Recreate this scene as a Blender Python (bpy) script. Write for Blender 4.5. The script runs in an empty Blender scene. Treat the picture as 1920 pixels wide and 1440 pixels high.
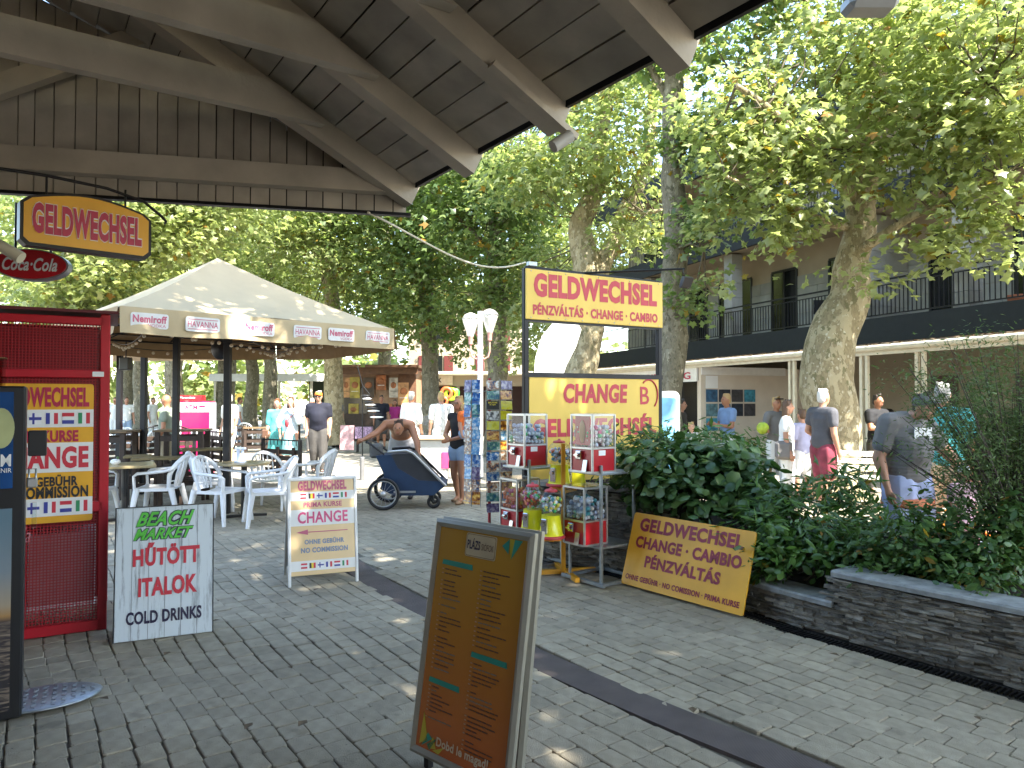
import bpy, bmesh, math, random
from math import sin, cos, pi, radians, atan2, sqrt
from mathutils import Vector, Matrix
import numpy as np
R = random.Random(7)
S = bpy.context.scene
C = bpy.data.collections.new('place'); S.collection.children.link(C)

# ---------------------------------------------------------------- camera, sky, sun, exposure
F = 1350.0; HV = 750.0; EYE = 1.6
PITCH = math.atan(30 / F)
cam_d = bpy.data.cameras.new('camera'); cam = bpy.data.objects.new('camera', cam_d); C.objects.link(cam)
cam_d.sensor_width = 36; cam_d.lens = 36 * F / 1920; cam_d.clip_end = 2000; cam_d.clip_start = 0.05
cam.location = (0, 0, EYE); cam.rotation_euler = (pi / 2 + PITCH, 0, 0)
S.camera = cam
SUN_AZ = radians(-46); SUN_EL = radians(50)          # azimuth counted from +X towards +Y
W_ = bpy.data.worlds.new('World'); S.world = W_; W_.use_nodes = True
nt = W_.node_tree; nt.nodes.clear()
sky = nt.nodes.new('ShaderNodeTexSky'); sky.sky_type = 'NISHITA'; sky.sun_disc = False
sky.sun_elevation = SUN_EL; sky.sun_rotation = pi / 2 - SUN_AZ; sky.air_density = 1.2; sky.dust_density = 1.0
bg = nt.nodes.new('ShaderNodeBackground'); bg.inputs[1].default_value = 0.15
wo = nt.nodes.new('ShaderNodeOutputWorld')
nt.links.new(sky.outputs[0], bg.inputs[0]); nt.links.new(bg.outputs[0], wo.inputs[0])
sd = bpy.data.lights.new('sun', 'SUN'); sd.energy = 4.0; sd.angle = radians(0.53); sd.color = (1, 0.95, 0.86)
sun = bpy.data.objects.new('sun', sd); C.objects.link(sun)
sv = Vector((cos(SUN_EL) * cos(SUN_AZ), cos(SUN_EL) * sin(SUN_AZ), sin(SUN_EL)))
sun.rotation_euler = sv.to_track_quat('Z', 'Y').to_euler()
S.view_settings.view_transform = 'Standard'; S.view_settings.look = 'None'
S.view_settings.exposure = 2.65; S.view_settings.gamma = 1.0; S.view_settings.use_curve_mapping = False
S.render.engine = 'CYCLES'
S.cycles.max_bounces = 7; S.cycles.diffuse_bounces = 4; S.cycles.transparent_max_bounces = 12

def P(u, v, Y):                       # the point seen at photo pixel u, v at distance Y ahead
    a = (u - 960) / F; b = (720 - v) / F
    y = cos(PITCH) - b * sin(PITCH); z = sin(PITCH) + b * cos(PITCH)
    k = Y / y
    return Vector((a * k, Y, EYE + z * k))
def G(u, v):
    Y = EYE * F / (v - HV); return Vector(((u - 960) / F * Y, Y, 0))

# ---------------------------------------------------------------- materials
MATS = {}
def lin(c):
    if isinstance(c, str):
        c = [int(c[i:i + 2], 16) / 255 for i in (0, 2, 4)]
        c = [x / 12.92 if x < .04045 else ((x + .055) / 1.055) ** 2.4 for x in c]
    return (c[0], c[1], c[2], 1)
def mat(name, col, rough=.6, metal=0., var=0.12, vs=8., bump=0.0, bs=60., trans=0., island=0., spec=.5, em=0, coat=0., alpha=1.):
    if name in MATS: return MATS[name]
    m = bpy.data.materials.new(name); m.use_nodes = True; MATS[name] = m
    n = m.node_tree.nodes; l = m.node_tree.links
    b = n['Principled BSDF']; col = lin(col)
    b.inputs['Roughness'].default_value = rough; b.inputs['Metallic'].default_value = metal
    b.inputs['Specular IOR Level'].default_value = spec
    if coat: b.inputs['Coat Weight'].default_value = coat; b.inputs['Coat Roughness'].default_value = .08
    b.inputs['Base Color'].default_value = col
    if trans: b.inputs['Transmission Weight'].default_value = trans
    if alpha < 1: b.inputs['Alpha'].default_value = alpha
    if em: b.inputs['Emission Color'].default_value = col; b.inputs['Emission Strength'].default_value = em
    src = None
    if var or island:
        mix = n.new('ShaderNodeHueSaturation'); mix.inputs['Color'].default_value = col
        tc = n.new('ShaderNodeTexCoord'); nz = n.new('ShaderNodeTexNoise'); nz.inputs['Scale'].default_value = vs
        nz.inputs['Detail'].default_value = 5; l.new(tc.outputs['Object'], nz.inputs['Vector'])
        mr = n.new('ShaderNodeMapRange'); mr.inputs['From Min'].default_value = .3; mr.inputs['From Max'].default_value = .7
        mr.inputs['To Min'].default_value = 1 - var; mr.inputs['To Max'].default_value = 1 + var
        l.new(nz.outputs['Fac'], mr.inputs['Value'])
        if island:
            g = n.new('ShaderNodeNewGeometry'); oi = n.new('ShaderNodeObjectInfo')
            ad = n.new('ShaderNodeMath'); ad.operation = 'ADD'; l.new(g.outputs['Random Per Island'], ad.inputs[0]); l.new(oi.outputs['Random'], ad.inputs[1])
            fr = n.new('ShaderNodeMath'); fr.operation = 'FRACT'; l.new(ad.outputs[0], fr.inputs[0])
            m2 = n.new('ShaderNodeMapRange'); m2.inputs['To Min'].default_value = 1 - island; m2.inputs['To Max'].default_value = 1 + island
            l.new(fr.outputs[0], m2.inputs['Value'])
            mu = n.new('ShaderNodeMath'); mu.operation = 'MULTIPLY'; l.new(m2.outputs[0], mu.inputs[0]); l.new(mr.outputs[0], mu.inputs[1])
            l.new(mu.outputs[0], mix.inputs['Value'])
        else: l.new(mr.outputs[0], mix.inputs['Value'])
        l.new(mix.outputs[0], b.inputs['Base Color'])
    if bump:
        tc2 = n.new('ShaderNodeTexCoord'); nb = n.new('ShaderNodeTexNoise'); nb.inputs['Scale'].default_value = bs; nb.inputs['Detail'].default_value = 6
        l.new(tc2.outputs['Object'], nb.inputs['Vector'])
        bp = n.new('ShaderNodeBump'); bp.inputs['Strength'].default_value = bump; bp.inputs['Distance'].default_value = .01
        l.new(nb.outputs['Fac'], bp.inputs['Height']); l.new(bp.outputs[0], b.inputs['Normal'])
    return m
def leafmat(name, c1, c2, tr, ctr, gloss=.5):
    m = bpy.data.materials.new(name); m.use_nodes = True; MATS[name] = m
    n = m.node_tree.nodes; l = m.node_tree.links; b = n['Principled BSDF']; out = n['Material Output']
    g = n.new('ShaderNodeNewGeometry'); oi = n.new('ShaderNodeObjectInfo')
    mx = n.new('ShaderNodeMix'); mx.data_type = 'RGBA'; l.new(g.outputs['Random Per Island'], mx.inputs[0])
    mx.inputs[6].default_value = lin(c1); mx.inputs[7].default_value = lin(c2)
    l.new(mx.outputs[2], b.inputs['Base Color']); b.inputs['Roughness'].default_value = gloss; b.inputs['Specular IOR Level'].default_value = .45
    t = n.new('ShaderNodeBsdfTranslucent'); m3 = n.new('ShaderNodeMix'); m3.data_type = 'RGBA'
    m3.inputs[6].default_value = lin(ctr); m3.inputs[7].default_value = tuple(x * 1.5 for x in lin(ctr)[:3]) + (1,)
    l.new(g.outputs['Random Per Island'], m3.inputs[0]); l.new(m3.outputs[2], t.inputs[0])
    ms = n.new('ShaderNodeMixShader'); ms.inputs[0].default_value = tr
    l.new(b.outputs[0], ms.inputs[1]); l.new(t.outputs[0], ms.inputs[2]); l.new(ms.outputs[0], out.inputs[0])
    return m
def glassmat(name, tint=(.9, .95, .95), f=.12):
    m = bpy.data.materials.new(name); m.use_nodes = True; MATS[name] = m
    n = m.node_tree.nodes; l = m.node_tree.links; n.remove(n['Principled BSDF']); out = n['Material Output']
    t = n.new('ShaderNodeBsdfTransparent'); t.inputs[0].default_value = (*tint, 1)
    g = n.new('ShaderNodeBsdfGlossy'); g.inputs['Roughness'].default_value = .04
    fr = n.new('ShaderNodeLayerWeight'); fr.inputs[0].default_value = .5
    pw = n.new('ShaderNodeMath'); pw.operation = 'POWER'; pw.inputs[1].default_value = 4; l.new(fr.outputs['Facing'], pw.inputs[0])
    a = n.new('ShaderNodeMath'); a.operation = 'MULTIPLY_ADD'; a.inputs[1].default_value = .6; a.inputs[2].default_value = f * .35; l.new(pw.outputs[0], a.inputs[0])
    ms = n.new('ShaderNodeMixShader'); l.new(a.outputs[0], ms.inputs[0]); l.new(t.outputs[0], ms.inputs[1]); l.new(g.outputs[0], ms.inputs[2])
    l.new(ms.outputs[0], out.inputs[0]); return m
def barkmat(name, cols, sc=5.):
    m = bpy.data.materials.new(name); m.use_nodes = True; MATS[name] = m
    n = m.node_tree.nodes; l = m.node_tree.links; b = n['Principled BSDF']
    tc = n.new('ShaderNodeTexCoord'); mp = n.new('ShaderNodeMapping'); mp.inputs['Scale'].default_value = (1, 1, .62)
    l.new(tc.outputs['Object'], mp.inputs[0]); prev = None; hs = []
    for i, (thr, c_) in enumerate(cols):
        if i == 0:
            rgb = n.new('ShaderNodeHueSaturation'); rgb.inputs['Color'].default_value = lin(c_); nz = n.new('ShaderNodeTexNoise'); nz.inputs['Scale'].default_value = sc * 6; nz.inputs['Detail'].default_value = 8
            l.new(mp.outputs[0], nz.inputs[0]); mr = n.new('ShaderNodeMapRange'); mr.inputs['To Min'].default_value = .5; mr.inputs['To Max'].default_value = 1.5; l.new(nz.outputs['Fac'], mr.inputs[0]); l.new(mr.outputs[0], rgb.inputs['Value']); prev = rgb.outputs[0]; continue
        nz = n.new('ShaderNodeTexNoise'); nz.inputs['Scale'].default_value = sc * (.8 + .55 * i); nz.inputs['Detail'].default_value = 5; nz.inputs['Roughness'].default_value = .55; nz.noise_dimensions = '4D'; nz.inputs['W'].default_value = i * 3.7
        l.new(mp.outputs[0], nz.inputs['Vector']); mr = n.new('ShaderNodeMapRange'); mr.inputs['From Min'].default_value = thr; mr.inputs['From Max'].default_value = thr + .022; l.new(nz.outputs['Fac'], mr.inputs[0]); hs.append(mr)
        mx = n.new('ShaderNodeMix'); mx.data_type = 'RGBA'; l.new(mr.outputs[0], mx.inputs[0]); l.new(prev, mx.inputs[6]); mx.inputs[7].default_value = lin(c_); prev = mx.outputs[2]
    l.new(prev, b.inputs['Base Color']); b.inputs['Roughness'].default_value = .88; b.inputs['Specular IOR Level'].default_value = .2
    n2 = n.new('ShaderNodeTexNoise'); n2.inputs['Scale'].default_value = sc * 7; n2.inputs['Detail'].default_value = 7; l.new(mp.outputs[0], n2.inputs[0])
    ad = n.new('ShaderNodeMath'); ad.operation = 'MULTIPLY_ADD'; ad.inputs[1].default_value = 1.1; l.new(n2.outputs['Fac'], ad.inputs[0]); l.new(hs[0].outputs[0], ad.inputs[2])
    bp = n.new('ShaderNodeBump'); bp.inputs['Strength'].default_value = .8; bp.inputs['Distance'].default_value = .012
    l.new(ad.outputs[0], bp.inputs['Height']); l.new(bp.outputs[0], b.inputs['Normal']); return m

# ---------------------------------------------------------------- mesh building
class MB:
    def __init__(s): s.v = []; s.f = []; s.m = []; s.s = []
    def add(s, vs, fs, mi=0, sm=False, M=None):
        o = len(s.v)
        s.v += [tuple(M @ Vector(p)) for p in vs] if M is not None else [tuple(p) for p in vs]
        s.f += [tuple(i + o for i in f) for f in fs]; s.m += [mi] * len(fs); s.s += [sm] * len(fs); return s
    def box(s, c, d, M=None, mi=0, rz=0, rx=0, ry=0):
        x, y, z = (d[0] / 2, d[1] / 2, d[2] / 2)
        T = Matrix.Translation(c)
        if rz or rx or ry: T = T @ Matrix.Rotation(rz, 4, 'Z') @ Matrix.Rotation(ry, 4, 'Y') @ Matrix.Rotation(rx, 4, 'X')
        if M is not None: T = M @ T
        vs = [(-x, -y, -z), (x, -y, -z), (x, y, -z), (-x, y, -z), (-x, -y, z), (x, -y, z), (x, y, z), (-x, y, z)]
        return s.add(vs, [(0, 3, 2, 1), (4, 5, 6, 7), (0, 1, 5, 4), (1, 2, 6, 5), (2, 3, 7, 6), (3, 0, 4, 7)], mi, False, T)
    def bbox(s, c, d, b=.01, M=None, mi=0, rz=0, rx=0):        # box with chamfered edges
        X, Y, Z = (d[0] / 2, d[1] / 2, d[2] / 2); b = min(b, X * .9, Y * .9, Z * .9)
        vs = []; idx = {}
        for sx in (-1, 1):
            for sy in (-1, 1):
                for sz in (-1, 1):
                    for k in range(3):
                        p = [sx * (X - b), sy * (Y - b), sz * (Z - b)]; p[k] = (sx * X, sy * Y, sz * Z)[k]
                        idx[(sx, sy, sz, k)] = len(vs); vs.append(p)
        fs = []
        def q(keys):
            f = [idx[k] for k in keys]; a = [Vector(vs[i]) for i in f]; nn = (a[1] - a[0]).cross(a[2] - a[0]); cc = sum(a, Vector()) / len(a)
            fs.append(f if nn.dot(cc) > 0 else f[::-1])
        for k in range(3):
            o = [i for i in range(3) if i != k]
            for sg in (-1, 1):
                ks = []
                for (a, b_) in ((-1, -1), (1, -1), (1, 1), (-1, 1)):
                    t = [0, 0, 0]; t[k] = sg; t[o[0]] = a; t[o[1]] = b_; ks.append((*t, k))
                q(ks)
        for k in range(3):
            o = [i for i in range(3) if i != k]
            for a in (-1, 1):
                for b_ in (-1, 1):
                    t0 = [0, 0, 0]; t1 = [0, 0, 0]; t0[k] = -1; t1[k] = 1
                    for t in (t0, t1): t[o[0]] = a; t[o[1]] = b_
                    q([(*t0, o[0]), (*t1, o[0]), (*t1, o[1]), (*t0, o[1])])
        for sx in (-1, 1):
            for sy in (-1, 1):
                for sz in (-1, 1): q([(sx, sy, sz, 0), (sx, sy, sz, 1), (sx, sy, sz, 2)])
        T = Matrix.Translation(c) @ Matrix.Rotation(rz, 4, 'Z') @ Matrix.Rotation(rx, 4, 'X')
        if M is not None: T = M @ T
        return s.add(vs, fs, mi, False, T)
    def path(s, pts, rs, n=8, mi=0, cap=True, sm=True, flat=1.0, up=None, M=None):
        pts = [Vector(p) for p in pts]
        if not isinstance(rs, (list, tuple)): rs = [rs] * len(pts)
        vs = []; a = None
        for i, p in enumerate(pts):
            t = (pts[min(i + 1, len(pts) - 1)] - pts[max(i - 1, 0)]).normalized()
            if a is None:
                r = Vector(up) if up else (Vector((0, 0, 1)) if abs(t.z) < .9 else Vector((1, 0, 0)))
                a = (r - t * r.dot(t)).normalized()
            else: a = (a - t * a.dot(t)).normalized()
            b = t.cross(a)
            for k in range(n):
                w = 2 * pi * k / n
                vs.append(p + (a * cos(w) * flat + b * sin(w)) * rs[i])
        fs = []
        for i in range(len(pts) - 1):
            for k in range(n):
                k2 = (k + 1) % n; fs.append((i * n + k, i * n + k2, (i + 1) * n + k2, (i + 1) * n + k))
        s.add(vs, fs, mi, sm, M)
        if cap:
            s.add(vs[:n], [tuple(range(n))[::-1]], mi, False, M); s.add(vs[-n:], [tuple(range(n))], mi, False, M)
        return s
    def tube(s, a, b, r, n=8, mi=0, r2=None, M=None, **k): return s.path([a, b], [r, r if r2 is None else r2], n, mi, M=M, **k)
    def bar(s, a, b, w, h, mi=0, up=(0, 0, 1), M=None):    # rectangular bar from a to b; w across, h along 'up'
        a = Vector(a); b = Vector(b); t = (b - a).normalized(); u = Vector(up); u = (u - t * u.dot(t)).normalized(); x = t.cross(u)
        vs = []
        for p in (a, b):
            for (i, j) in ((-1, -1), (1, -1), (1, 1), (-1, 1)): vs.append(p + x * (i * w / 2) + u * (j * h / 2))
        return s.add(vs, [(0, 1, 2, 3)[::-1], (4, 5, 6, 7), (0, 1, 5, 4), (1, 2, 6, 5), (2, 3, 7, 6), (3, 0, 4, 7)], mi, False, M)
    def lathe(s, prof, n=16, c=(0, 0, 0), mi=0, sm=True, M=None, cap=True):
        vs = [(c[0] + r * cos(2 * pi * k / n), c[1] + r * sin(2 * pi * k / n), c[2] + z) for (r, z) in prof for k in range(n)]
        fs = [(i * n + k, i * n + (k + 1) % n, (i + 1) * n + (k + 1) % n, (i + 1) * n + k) for i in range(len(prof) - 1) for k in range(n)]
        s.add(vs, fs, mi, sm, M)
        if cap:
            s.add(vs[:n], [tuple(range(n))[::-1]], mi, False, M); s.add(vs[-n:], [tuple(range(n))], mi, False, M)
        return s
    def ball(s, c, r, n=10, m=7, mi=0, M=None):
        if not isinstance(r, (tuple, list)): r = (r, r, r)
        vs = [(c[0], c[1], c[2] - r[2])]
        for i in range(1, m):
            a = -pi / 2 + pi * i / m
            vs += [(c[0] + r[0] * cos(a) * cos(2 * pi * k / n), c[1] + r[1] * cos(a) * sin(2 * pi * k / n), c[2] + r[2] * sin(a)) for k in range(n)]
        vs.append((c[0], c[1], c[2] + r[2])); e = len(vs) - 1
        fs = [(0, 1 + (k + 1) % n, 1 + k) for k in range(n)]
        for i in range(m - 2):
            for k in range(n):
                a = 1 + i * n; fs.append((a + k, a + (k + 1) % n, a + n + (k + 1) % n, a + n + k))
        a = 1 + (m - 2) * n
        fs += [(a + k, a + (k + 1) % n, e) for k in range(n)]
        return s.add(vs, fs, mi, True, M)
    def prism(s, poly, y0, y1, mi=0, M=None):              # polygon in x,z extruded along y
        n = len(poly)
        ar = sum(poly[i][0] * poly[(i + 1) % n][1] - poly[(i + 1) % n][0] * poly[i][1] for i in range(n))
        if ar < 0: poly = poly[::-1]
        vs = [(x, y0, z) for x, z in poly] + [(x, y1, z) for x, z in poly]
        fs = [tuple(range(n)), tuple(range(n, 2 * n))[::-1]] + [(i, n + i, n + (i + 1) % n, (i + 1) % n) for i in range(n)]
        return s.add(vs, fs, mi, False, M)
    def mesh(s, name, mats):
        me = bpy.data.meshes.new(name); me.from_pydata(s.v, [], s.f)
        for m in (mats if isinstance(mats, (list, tuple)) else [mats]): me.materials.append(m)
        me.polygons.foreach_set('material_index', s.m); me.polygons.foreach_set('use_smooth', s.s); me.update(); return me
    def build(s, name, mats, parent=None, loc=(0, 0, 0), rot=None):
        return link(name, s.mesh(name, mats), parent, loc, rot)
def link(name, me, parent=None, loc=(0, 0, 0), rot=None):
    o = bpy.data.objects.new(name, me); C.objects.link(o); o.location = loc
    if rot: o.rotation_euler = rot
    if parent: o.parent = parent
    return o
def tag(o, label, cat, group=None):
    o['label'] = label; o['category'] = cat
    if group: o['group'] = group
    return o
def thing(name, label, cat, loc=(0, 0, 0), rz=0, group=None):
    o = bpy.data.objects.new(name, None); C.objects.link(o); o.location = loc; o.rotation_euler = (0, 0, rz); o.empty_display_size = .1
    return tag(o, label, cat, group)
def struct(o): o['kind'] = 'structure'; return o
def stuff(o): o['kind'] = 'stuff'; return o
def copy_tree(o, parent=None):
    c = o.copy(); C.objects.link(c); c.parent = parent
    for ch in o.children: copy_tree(ch, c)
    return c
def rrect(w, h, r, n=4, cx=0, cz=0):
    pts = []
    for (sx, sz, a0) in ((1, 1, 0), (-1, 1, 90), (-1, -1, 180), (1, -1, 270)):
        for i in range(n + 1):
            a = radians(a0 + 90 * i / n); pts.append((cx + sx * (w / 2 - r) + r * cos(a), cz + sz * (h / 2 - r) + r * sin(a)))
    return pts
_txt = {}
def text_mesh(t, off, shear, mt, w, h, depth=.0012):
    key = (t, off, shear, mt.name, round(w, 4), round(h, 4))
    if key in _txt: return _txt[key]
    cu = bpy.data.curves.new('txt', 'FONT'); cu.body = t; cu.size = 1; cu.offset = off; cu.shear = shear; cu.resolution_u = 3; cu.space_character = 1 + off * 1.6
    o = bpy.data.objects.new('txt', cu); C.objects.link(o)
    dg = bpy.context.evaluated_depsgraph_get(); me = bpy.data.meshes.new_from_object(o.evaluated_get(dg), depsgraph=dg)
    bpy.data.objects.remove(o); bpy.data.curves.remove(cu)
    n = len(me.vertices); a = np.empty(n * 3); me.vertices.foreach_get('co', a); a = a.reshape(-1, 3)
    mn = a.min(0); mx = a.max(0)
    a[:, 0] = (a[:, 0] - (mn[0] + mx[0]) / 2) * w / (mx[0] - mn[0]); z = (a[:, 1] - (mn[1] + mx[1]) / 2) * h / max(mx[1] - mn[1], 1e-5)
    out = np.stack([a[:, 0], np.zeros(n), z], 1)
    fs = [tuple(p.vertices) for p in me.polygons]; bpy.data.meshes.remove(me)
    m2 = bpy.data.meshes.new('lettering'); m2.from_pydata(out.tolist(), [], fs); m2.materials.append(mt); m2.update()
    _txt[key] = m2; return m2
def lettering(t, w, h, mt, parent, x, z, y=-.004, off=.03, shear=0, outline=None, name='lettering', oo=.035):
    if outline: link('letter_outline', text_mesh(t, off + oo, shear, outline, w + oo * h * .9, h + oo * h * 1.6), parent, (x, y + .0015, z))
    return link(name, text_mesh(t, off, shear, mt, w, h), parent, (x, y, z))
FLC = None
def flags(parent, x0, x1, z, h, y=-.004):
    cs = [fl_r, fl_w, fl_k, fl_y, fl_b, fl_g]
    n = 6; w = (x1 - x0) / n
    def fl(i, kind):
        b = MB(); a = x0 + w * (i + .5); ww = w * .74
        if kind == 'h3r': bands = [('h', 0), ('h', 1), ('h', 0)]
        if kind == 'h3n': bands = [('h', 0), ('h', 1), ('h', 4)]
        if kind in ('h3r', 'h3n'):
            for k, (_, c) in enumerate(bands): b.box((a, y, z + h * (1 - k) / 3), (ww, .001, h / 3), mi=c)
        elif kind == 'fin':
            b.box((a, y + .0004, z), (ww, .001, h), mi=1); b.box((a, y - .0006, z), (ww, .001, h * .26), mi=4); b.box((a - ww * .15, y - .0012, z), (ww * .18, .001, h), mi=4)
        else:
            for k, c in enumerate(kind): b.box((a + (k - 1) * ww / 3, y, z), (ww / 3, .001, h), mi=c)
        b.build('printed_flag', cs, parent)
    for i, k in enumerate(['h3r', (2, 3, 0), 'fin', (4, 1, 0), 'h3n', (5, 1, 0)]): fl(i, k)

# ---------------------------------------------------------------- shared materials
fl_r = mat('print_red', (.55, .03, .05), .5, var=.03); fl_w = mat('print_white', (.78, .79, .8), .5, var=.02)
fl_k = mat('print_black', (.02, .02, .022), .5, var=.03); fl_y = mat('print_yellow', (.8, .62, .04), .5, var=.03)
fl_b = mat('print_blue', (.04, .05, .3), .5, var=.03); fl_g = mat('print_green', (.03, .25, .1), .5, var=.03)
crimson = mat('lettering_crimson', (.42, .015, .06), .5, var=.1, vs=20); amber = mat('sign_amber', (.74, .37, .02), .45, var=.13, vs=3)
lemon = mat('sign_yellow', (.74, .5, .09), .5, var=.08, vs=2); darkmetal = mat('dark_metal', (.018, .018, .02), .45, .6)
alu = mat('aluminium', (.5, .5, .5), .35, .8, var=.05); galv = mat('galvanised_steel', (.32, .35, .37), .42, .75, var=.15, vs=25)
blackp = mat('black_plastic', (.012, .012, .014), .4); whitep = mat('white_plastic', (.72, .73, .75), .35, var=.06, vs=5)
wood_grey = mat('painted_board', (.39, .35, .29), .7, var=.2, vs=4, bump=.25, bs=25, island=.13)
wood_beam = mat('painted_beam', (.45, .395, .315), .7, var=.18, vs=3, bump=.3, bs=30, island=.06)
darkwood = mat('dark_stained_wood', (.035, .02, .013), .6, var=.3, vs=12, island=.2)
paint_white = mat('white_paint', (.75, .75, .74), .5, var=.05)  # plain white paint for boards, posts and frames

# ---------------------------------------------------------------- ground
def groundmat():
    m = bpy.data.materials.new('far_paving'); m.use_nodes = True; n = m.node_tree.nodes; l = m.node_tree.links; b = n['Principled BSDF']
    tc = n.new('ShaderNodeTexCoord'); mp = n.new('ShaderNodeMapping'); mp.inputs['Rotation'].default_value = (0, 0, radians(-126))
    l.new(tc.outputs['Object'], mp.inputs[0]); bt = n.new('ShaderNodeTexBrick'); bt.inputs['Scale'].default_value = 1
    bt.inputs['Brick Width'].default_value = .2; bt.inputs['Row Height'].default_value = .165; bt.inputs['Mortar Size'].default_value = .006
    bt.inputs['Color1'].default_value = lin((.33, .3, .25)); bt.inputs['Color2'].default_value = lin((.27, .245, .2)); bt.inputs['Mortar'].default_value = lin((.07, .062, .05))
    l.new(mp.outputs[0], bt.inputs[0]); nz = n.new('ShaderNodeTexNoise'); nz.inputs['Scale'].default_value = 1.2; nz.inputs['Detail'].default_value = 6; l.new(tc.outputs['Object'], nz.inputs[0])
    mr = n.new('ShaderNodeMapRange'); mr.inputs['To Min'].default_value = .7; mr.inputs['To Max'].default_value = 1.2; l.new(nz.outputs['Fac'], mr.inputs[0])
    mx = n.new('ShaderNodeMix'); mx.data_type = 'RGBA'; mx.blend_type = 'MULTIPLY'; mx.inputs[0].default_value = 1
    l.new(bt.outputs[0], mx.inputs[6]); l.new(mr.outputs[0], mx.inputs[7]); l.new(mx.outputs[2], b.inputs['Base Color']); b.inputs['Roughness'].default_value = .85
    bp = n.new('ShaderNodeBump'); bp.inputs['Strength'].default_value = .4; bp.inputs['Distance'].default_value = .01; bp.invert = True
    l.new(bt.outputs['Fac'], bp.inputs['Height']); l.new(bp.outputs[0], b.inputs['Normal']); return m
b = MB(); b.add([(-250, -60, 0), (250, -60, 0), (250, 400, 0), (-250, 400, 0)], [(0, 1, 2, 3)])
joint = mat('joint_sand', (.13, .115, .09), .95, var=.3, vs=15)
Ld = Vector((-.585, .811, 0)).normalized(); Wd = Vector((Ld.y, -Ld.x, 0))
YP = 14.0
g1 = struct(b.build('ground', groundmat(), None, (0, 0, -.03)))
b = MB(); b.add([(-14, -2, 0), (14, -2, 0), (14, YP, 0), (-14, YP, 0)], [(0, 1, 2, 3)]); pave = struct(b.build('plaza_paving', joint, None, (0, 0, -.018)))

WALL = [(4.6, 1.6), (3.5, 3.12), (2.85, 4.01), (2.18, 4.91), (1.80, 5.54), (1.45, 6.15), (1.15, 6.6), (.8, 6.92), (.45, 7.12), (.2, 7.45), (.15, 7.9)]
BACK = [(.5, 8.7), (1.8, 9.0), (2.8, 7.4), (3.5, 5.9), (4.4, 4.4), (6.2, 2.2)]
STRIP = [tuple(G(u, v)[:2]) for u, v in ((650, 1012), (640, 1035), (740, 1108), (1010, 1232), (1250, 1335), (1480, 1425), (1700, 1520))]
STRIP.append((2.6, 1.6))
def segdist(p, poly):
    best = 9
    for a, b_ in zip(poly[:-1], poly[1:]):
        ax, ay = a; dx, dy = b_[0] - ax, b_[1] - ay; t = max(0, min(1, ((p[0] - ax) * dx + (p[1] - ay) * dy) / (dx * dx + dy * dy)))
        best = min(best, math.hypot(p[0] - ax - t * dx, p[1] - ay - t * dy))
    return best
def inside(p, poly):
    r = False; j = len(poly) - 1
    for i in range(len(poly)):
        if (poly[i][1] > p[1]) != (poly[j][1] > p[1]) and p[0] < (poly[j][0] - poly[i][0]) * (p[1] - poly[i][1]) / (poly[j][1] - poly[i][1]) + poly[i][0]: r = not r
        j = i
    return r
PL = WALL + BACK
PLi = [(x + .0, y) for x, y in PL]
def striplim(p):                               # signed side of the strip: left of it regular pavers
    best = None; bd = 99
    for a, b_ in zip(STRIP[:-1], STRIP[1:]):
        dx, dy = b_[0] - a[0], b_[1] - a[1]; t = max(0, min(1, ((p[0] - a[0]) * dx + (p[1] - a[1]) * dy) / (dx * dx + dy * dy)))
        d = math.hypot(p[0] - a[0] - t * dx, p[1] - a[1] - t * dy)
        if d < bd: bd = d; best = dx * (p[1] - a[1]) - dy * (p[0] - a[0])
    return best
def stain(m):
    n = m.node_tree.nodes; l = m.node_tree.links; b = n['Principled BSDF']; src = b.inputs['Base Color'].links[0].from_socket
    g = n.new('ShaderNodeNewGeometry'); out = src
    for sc, a, c, lo, hi in ((.7, .35, .65, .82, 1.12), (5.5, .62, .7, 1, .72), (38, .7, .72, 1, .45)):
        nz = n.new('ShaderNodeTexNoise'); nz.inputs['Scale'].default_value = sc; nz.inputs['Detail'].default_value = 4; l.new(g.outputs['Position'], nz.inputs[0])
        mr = n.new('ShaderNodeMapRange'); mr.inputs['From Min'].default_value = a; mr.inputs['From Max'].default_value = c; mr.inputs['To Min'].default_value = lo; mr.inputs['To Max'].default_value = hi; l.new(nz.outputs['Fac'], mr.inputs[0])
        mx = n.new('ShaderNodeMix'); mx.data_type = 'RGBA'; mx.blend_type = 'MULTIPLY'; mx.inputs[0].default_value = 1; l.new(out, mx.inputs[6]); l.new(mr.outputs[0], mx.inputs[7]); out = mx.outputs[2]
    l.new(out, b.inputs['Base Color'])
paverm = mat('concrete_paver', (.315, .275, .2), .9, var=.14, vs=14, bump=.8, bs=160, island=.13)
stain(paverm)
pv = []
rr = random.Random(3); w = -12.0
while w < 14:
    wid = rr.choice((.112, .118, .124)); t = -14 + rr.random() * .2
    while t < 18:
        ln = rr.choice((.13, .15, .16, .18)); c = Wd * (w + wid / 2) + Ld * (t + ln / 2); t += ln
        wob = .018 * sin(3 * (t + w))
        c = c + Wd * wob
        if c.y < 2.7 or c.y > YP - .1 or abs(c.x) > .75 * c.y + .45: continue
        if segdist(c, STRIP) < .137 and c.y < 8: continue
        if inside(c, PLi) or (segdist(c, WALL) < .17): continue
        L_ = ln
        if striplim(c) > 0 and rr.random() < .12 and t > -13: L_ = ln
        pv.append((c.y, c.x, wid, L_))
    w += wid
pv.sort(key=lambda q: q[0])
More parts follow.
